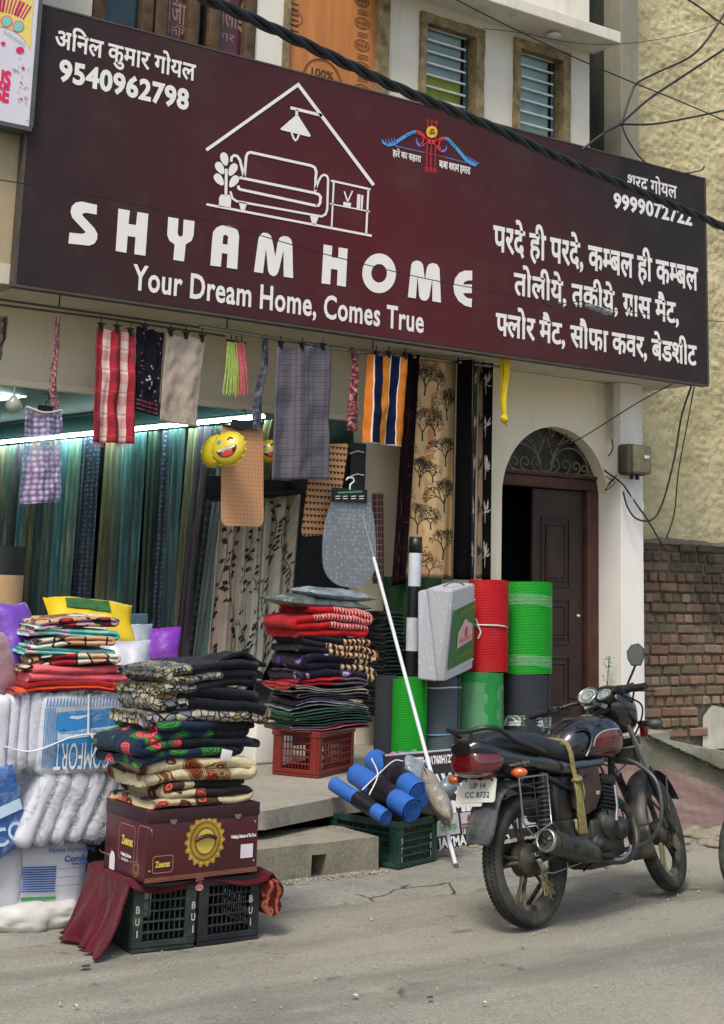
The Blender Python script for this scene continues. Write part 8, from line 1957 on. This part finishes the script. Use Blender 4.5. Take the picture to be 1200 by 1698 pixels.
# frame, engine and lower parts
mb = MB(); mb.tube([(.88, 0, .90), (.83, 0, .62), (.80, 0, .36), (.70, 0, .24)], .02, 10); mb.tube([(.87, 0, .86), (.60, 0, .76), (.30, 0, .70), (-.3, 0, .72)], .022, 10)
for s_ in (-1, 1): mb.tube(catm([(.30, s_*.08, .70), (.32, s_*.10, .50), (.36, s_*.10, .32), (.50, s_*.08, .24)], 5), .014, 8); mb.tube([(.36, s_*.105, .36), (.0, s_*.105, .315)], [.02, .018], 10); mb.tube([(.30, s_*.1, .60), (.05, s_*.11, .70)], .012, 8)
bk(mb, 'frame', FRM)
eng = empty('engine'); eng.parent = bike
mb = MB(); mb.bbox((.38, -.105, .245), (.74, .12, .43), .03); mb.bbox((.42, -.12, .28), (.60, -.09, .45), .02); mb.bbox((.44, -.08, .205), (.70, .08, .26), .025); mb.build('crankcase', ENG, eng)
for (x, z, r_, d_) in ((.565, .415, .072, .145), (.675, .385, .058, .138), (.47, .33, .05, .13)): mb = MB(); mb.lathe([(0, -d_-.012), (r_*.5, -d_-.01), (r_*.55, -d_), (r_*.9, -d_+.002), (r_, -d_+.02), (r_, -.08)], 28, M=Matrix.Translation((x, 0, z)), axis='Y'); mb.build('round_cover', ENG, eng)
Mc = Matrix.Translation((.665, 0, .43)) @ Matrix.Rotation(.18, 4, 'Y')
for i in range(9): mb = MB(); k = 1-.03*abs(i-4); mb.bbox((-.075*k, -.085*k, .0+i*.019), (.075*k, .085*k, .006+i*.019), .002, M=Mc); mb.build('fin', ENG, eng)
mb = MB(); mb.bbox((-.05, -.06, -.01), (.05, .06, .17), .01, M=Mc); mb.bbox((-.062, -.07, .17), (.062, .07, .225), .018, M=Mc); mb.build('cylinder', ENG, eng)
mb = MB(); mb.bbox((.50, -.05, .50), (.60, .05, .60), .02); mb.tube(catm([(.55, 0, .56), (.47, -.02, .60), (.42, -.03, .62)], 4), .03, 12); mb.build('carburettor', BPL, eng)
mb = MB(); 
for k in range(26): 
    p = Vector((rnd.uniform(.40, .80), rnd.uniform(-.12, -.02), rnd.uniform(.30, .72))); q = p+Vector((rnd.uniform(-.12, .12), rnd.uniform(-.03, .03), rnd.uniform(-.12, .10))); mb.tube(catm([p, (p+q)/2+Vector((rnd.uniform(-.03, .03), -.02, rnd.uniform(-.03, .03))), q], 4), rnd.choice([.003, .004, .006]), 5)
mb.build('hose', BLACKIRON, eng, kind='stuff')
mb = MB(); mb.tube([(.615, -.155, .60), (.60, -.165, .50), (.585, -.16, .43)], [.009, .008, .012], 8); bk(mb, 'kick_lever', CHR)
mb = MB(); mb.tube([(.39, -.10, .275), (.39, -.25, .28)], [.014, .017], 10); bk(mb, 'footrest', mat('black_rubber_grip', '#141516')); mb = MB(); mb.tube([(.17, -.10, .40), (.12, -.21, .41)], [.012, .016], 10); bk(mb, 'footrest', mat('black_rubber_grip', '#141516'))
mb = MB(); mb.tube(catm([(.42, -.19, .27), (.52, -.20, .25), (.62, -.19, .27), (.66, -.18, .30)], 5), .008, 8); bk(mb, 'brake_pedal', CHR)
# exhaust
ex_ = empty('exhaust'); ex_.parent = bike
ma = Vector((-.085, -.195, .405)); mb_ = Vector((.40, -.155, .275))
mb = MB(); mb.tube([ma, ma.lerp(mb_, .03), ma.lerp(mb_, .2), ma.lerp(mb_, .75), ma.lerp(mb_, .92), mb_], [.049, .054, .056, .050, .034, .024], 28, cap=False); mb.build('silencer', PIP, ex_)
dm = (ma-mb_).normalized(); Me = Matrix.Translation(ma) @ dm.to_track_quat('Z', 'Y').to_matrix().to_4x4(); mb = MB(); mb.lathe([(.054, -.012), (.055, .006), (.047, .010), (.043, .004)], 30, M=Me); mb.build('end_ring', CHR, ex_); mb = MB(); mb.lathe([(.044, .003), (.016, -.002), (.014, .010), (.0, -.03)], 30, M=Me)
for i in range(6): a = i*pi/3; mb.tube([Me @ Vector((.016*cos(a), .016*sin(a), .002)), Me @ Vector((.042*cos(a), .042*sin(a), .004))], .003, 5)
mb.build('end_cap', PIP, ex_)
mb = MB(); mb.tube(catm([mb_, (.52, -.145, .245), (.66, -.14, .235), (.775, -.13, .265), (.835, -.11, .35), (.835, -.08, .44), (.79, -.05, .505), (.715, -.02, .53)], 7), .021, 14); mb.build('header_pipe', PIP, ex_)
mb = MB(); n0 = Vector((0, -.012, .03)); mb.grid(lambda u, v: ma.lerp(mb_, lerp(.12, .85, v))+Vector((0, -.062*cos(lerp(-.5, 1.3, u)), .062*sin(lerp(-.5, 1.3, u)))), 8, 16); mb.build('heat_shield', dusty('dark_heat_shield', '#1d2124', .4, metal=.3, amt=.6), ex_, solid=.004)
# shocks with coil springs, both sides
for s_ in (-1, 1):
    sh_ = empty('shock_absorber'); sh_.parent = bike; a, b = Vector((.03, s_*.135, .705)), Vector((-.01, s_*.135, .335)); mb = MB(); mb.tube([a, b], .014, 10); mb.tube([a, a.lerp(b, .18)], .024, 12); mb.build('damper', BPL, sh_)
    mb = MB(); d_ = (b-a).normalized(); x_ = d_.orthogonal().normalized(); y_ = d_.cross(x_); n_ = 12*16; mb.tube([a.lerp(b, .12+.7*i/n_)+(x_*cos(2*pi*12*i/n_)+y_*sin(2*pi*12*i/n_))*.028 for i in range(n_+1)], .0055, 6); mb.build('spring', dusty('dusty_black_spring', '#2c2f2e', .5, amt=.9, low=1.4), sh_)
# guard grid on the near side
gg = empty('wire_guard'); gg.parent = bike; mb = MB(); yg = -.185
def gpnt(x, z): return Vector((x, yg, z))
cg = [(-.235, .70), (-.235, .50), (-.17, .435), (-.01, .475), (-.01, .70)]
mb.tube([gpnt(*p) for p in cg]+[gpnt(*cg[0])], .0055, 6); mb.tube([gpnt(-.235, .70), (-.16, -.12, .735)], .006, 6); mb.tube([gpnt(-.01, .475), (.1, -.14, .43)], .006, 6); mb.build('outer_wire', CHR, gg)
mb = MB()
for i in range(1, 7): z = .70-i*.036; mb.tube([gpnt(-.235 if z > .5 else -.235+(.5-z), z), gpnt(-.12, z+.004*sin(i*2)), gpnt(-.01, z)], .0028, 5)
mb.tube([gpnt(-.12, .70), gpnt(-.12, .445)], .0032, 5); mb.build('grid_wire', FRM, gg, kind='stuff')
# crash guard
mb = MB(); cgp = [(.83, -.03, .72), (.84, -.14, .70), (.83, -.26, .62), (.82, -.295, .52), (.81, -.28, .40), (.80, -.20, .305), (.76, -.05, .265), (.76, .05, .265), (.80, .20, .305), (.81, .28, .40), (.82, .295, .52), (.83, .26, .62), (.84, .14, .70), (.83, .03, .72)]
mb.tube(catm(cgp, 5), .0115, 10); bk(mb, 'crash_guard', dusty('grimy_chrome_guard', '#4c5254', .4, metal=.6, amt=.8))
# side panels
for s_ in (-1, 1):
    mb = MB(); pn_ = [(.27, .52), (.30, .66), (.36, .70), (.52, .70), (.53, .58), (.46, .50), (.33, .47)]
    mb.poly([(x, s_*.118, z) for x, z in pn_], (0, s_*.012, 0)); bk(mb, 'side_panel', dusty('dark_red_side_panel', '#2a0d12', .35, amt=.5, coat=.4), bev=.005)
mb = MB(); mb.bbox((.28, -.125, .70), (.60, .125, .735), .012); bk(mb, 'tank_rail_cover', dusty('bluish_dusty_plastic', '#39454e', .4, amt=.6, dust='#7e8c92'))
mb = MB(); mb.bbox((.475, -.134, .565), (.505, -.131, .583), .001); bk(mb, 'sticker', mat('pale_red_sticker', '#b58a84', .5))
mb = MB(); mb.bbox((.02, -.10, .34), (.30, -.085, .47), .01); mb.bbox((.16, -.10, .46), (.34, .10, .68), .02); bk(mb, 'air_box', BPL)
mb = MB(); mb.bbox((-.08, .095, .27), (.40, .125, .38), .02); bk(mb, 'chain_case', BPL)
# straw rope tied round seat and frame
rp = empty('rope'); rp.parent = bike
mb = MB()
for k in range(2): o2 = .014*(k-.5); mb.tube(catm([(.275+o2, .13, .80), (.27+o2, .06, .85), (.265+o2, -.03, .855), (.262+o2, -.12, .835), (.26+o2, -.152, .775), (.262+o2, -.155, .70), (.268+o2, -.165, .65)], 6), .0085, 7)
for k in range(4): o2 = .012*(k-1.5); mb.tube(catm([(.268+o2*.4, -.168, .655), (.262+o2*.9, -.175, .58), (.264+o2*1.3, -.175, .50), (.275+o2*1.5, -.165, .40)], 6), .0062, 7)
mb.tube(catm([(.24, -.17, .64), (.235, -.18, .58), (.238, -.17, .48)], 5), .006, 6); mb.build('strand', ROPEM, rp, kind='stuff')
mb = MB(); mb.tube(catm([(.235, -.165, .655), (.265, -.185, .652), (.30, -.165, .66), (.275, -.155, .665), (.24, -.16, .65)], 5), .010, 7); mb.tube(catm([(.29, -.175, .655), (.30, -.18, .60), (.305, -.17, .56)], 5), .006, 6); mb.tube(catm([(.215, -.17, .47), (.20, -.18, .43), (.22, -.17, .41)], 5), .008, 6); mb.build('knot', ROPEM, rp, kind='stuff')
# brake rod arm, straw caught in the hub, side stand
mb = MB(); mb.tube([(.40, -.12, .27), (.06, -.11, .24), (.01, -.10, .25)], .005, 6); mb.tube([(.0, -.075, .305), (.03, -.085, .23)], [.014, .009], 8); mb.bbox((-.05, -.10, .325), (.03, -.07, .345), .005); bk(mb, 'brake_arm', CHR)
mb = MB()
for k in range(16): p = Vector((rnd.uniform(-.02, .05), -.09, rnd.uniform(.19, .24))); mb.tube([p+Vector((rnd.uniform(-.01, .03), .0, .05)), p, p+Vector((rnd.uniform(-.06, .05), -.01, -rnd.uniform(.02, .09)))], .002, 4)
bk(mb, 'caught_straw', mat('dry_straw', '#8a7d54', .9), kind='stuff')
zg = -.30*math.tan(BLN)*-1
mb = MB(); foot = Vector((.33, .27, 0)); foot.z = foot.y*math.tan(BLN)+.008; mb.tube([(.38, .10, .26), foot], [.013, .011], 8); mb.lathe([(0, 0), (.03, 0), (.03, .006), (0, .006)], 14, M=Matrix.Translation(foot)); bk(mb, 'side_stand', FRM)

# the edge of another two-wheeler at the right border
ot = empty('parked_wheel', tuple(PZ(1212, 1474)), 'sliver of a dark tyre of another two-wheeler at the right edge', 'wheel'); c_ = PZ(1226, 1478, 0); Mo = Matrix.Translation((c_.x, c_.y, .305)) @ Matrix.Rotation(BH_-.2, 4, 'Z')
mb = MB(); Mo = Matrix.Translation((c_.x+.0, c_.y, .22)) @ Matrix.Rotation(.35, 4, 'Z'); mb.lathe([(.15, -.03), (.185, -.045), (.21, -.03), (.22, 0), (.21, .03), (.185, .045), (.15, .03)], 40, M=Mo, axis='Y'); L = [mb.build('tyre', TYR)]; mb = MB(); mb.lathe([(0, -.03), (.05, -.03), (.15, -.02), (.15, .02), (.05, .03), (0, .03)], 32, M=Mo, axis='Y'); L.append(mb.build('rim', RIM)); keep(ot, L)
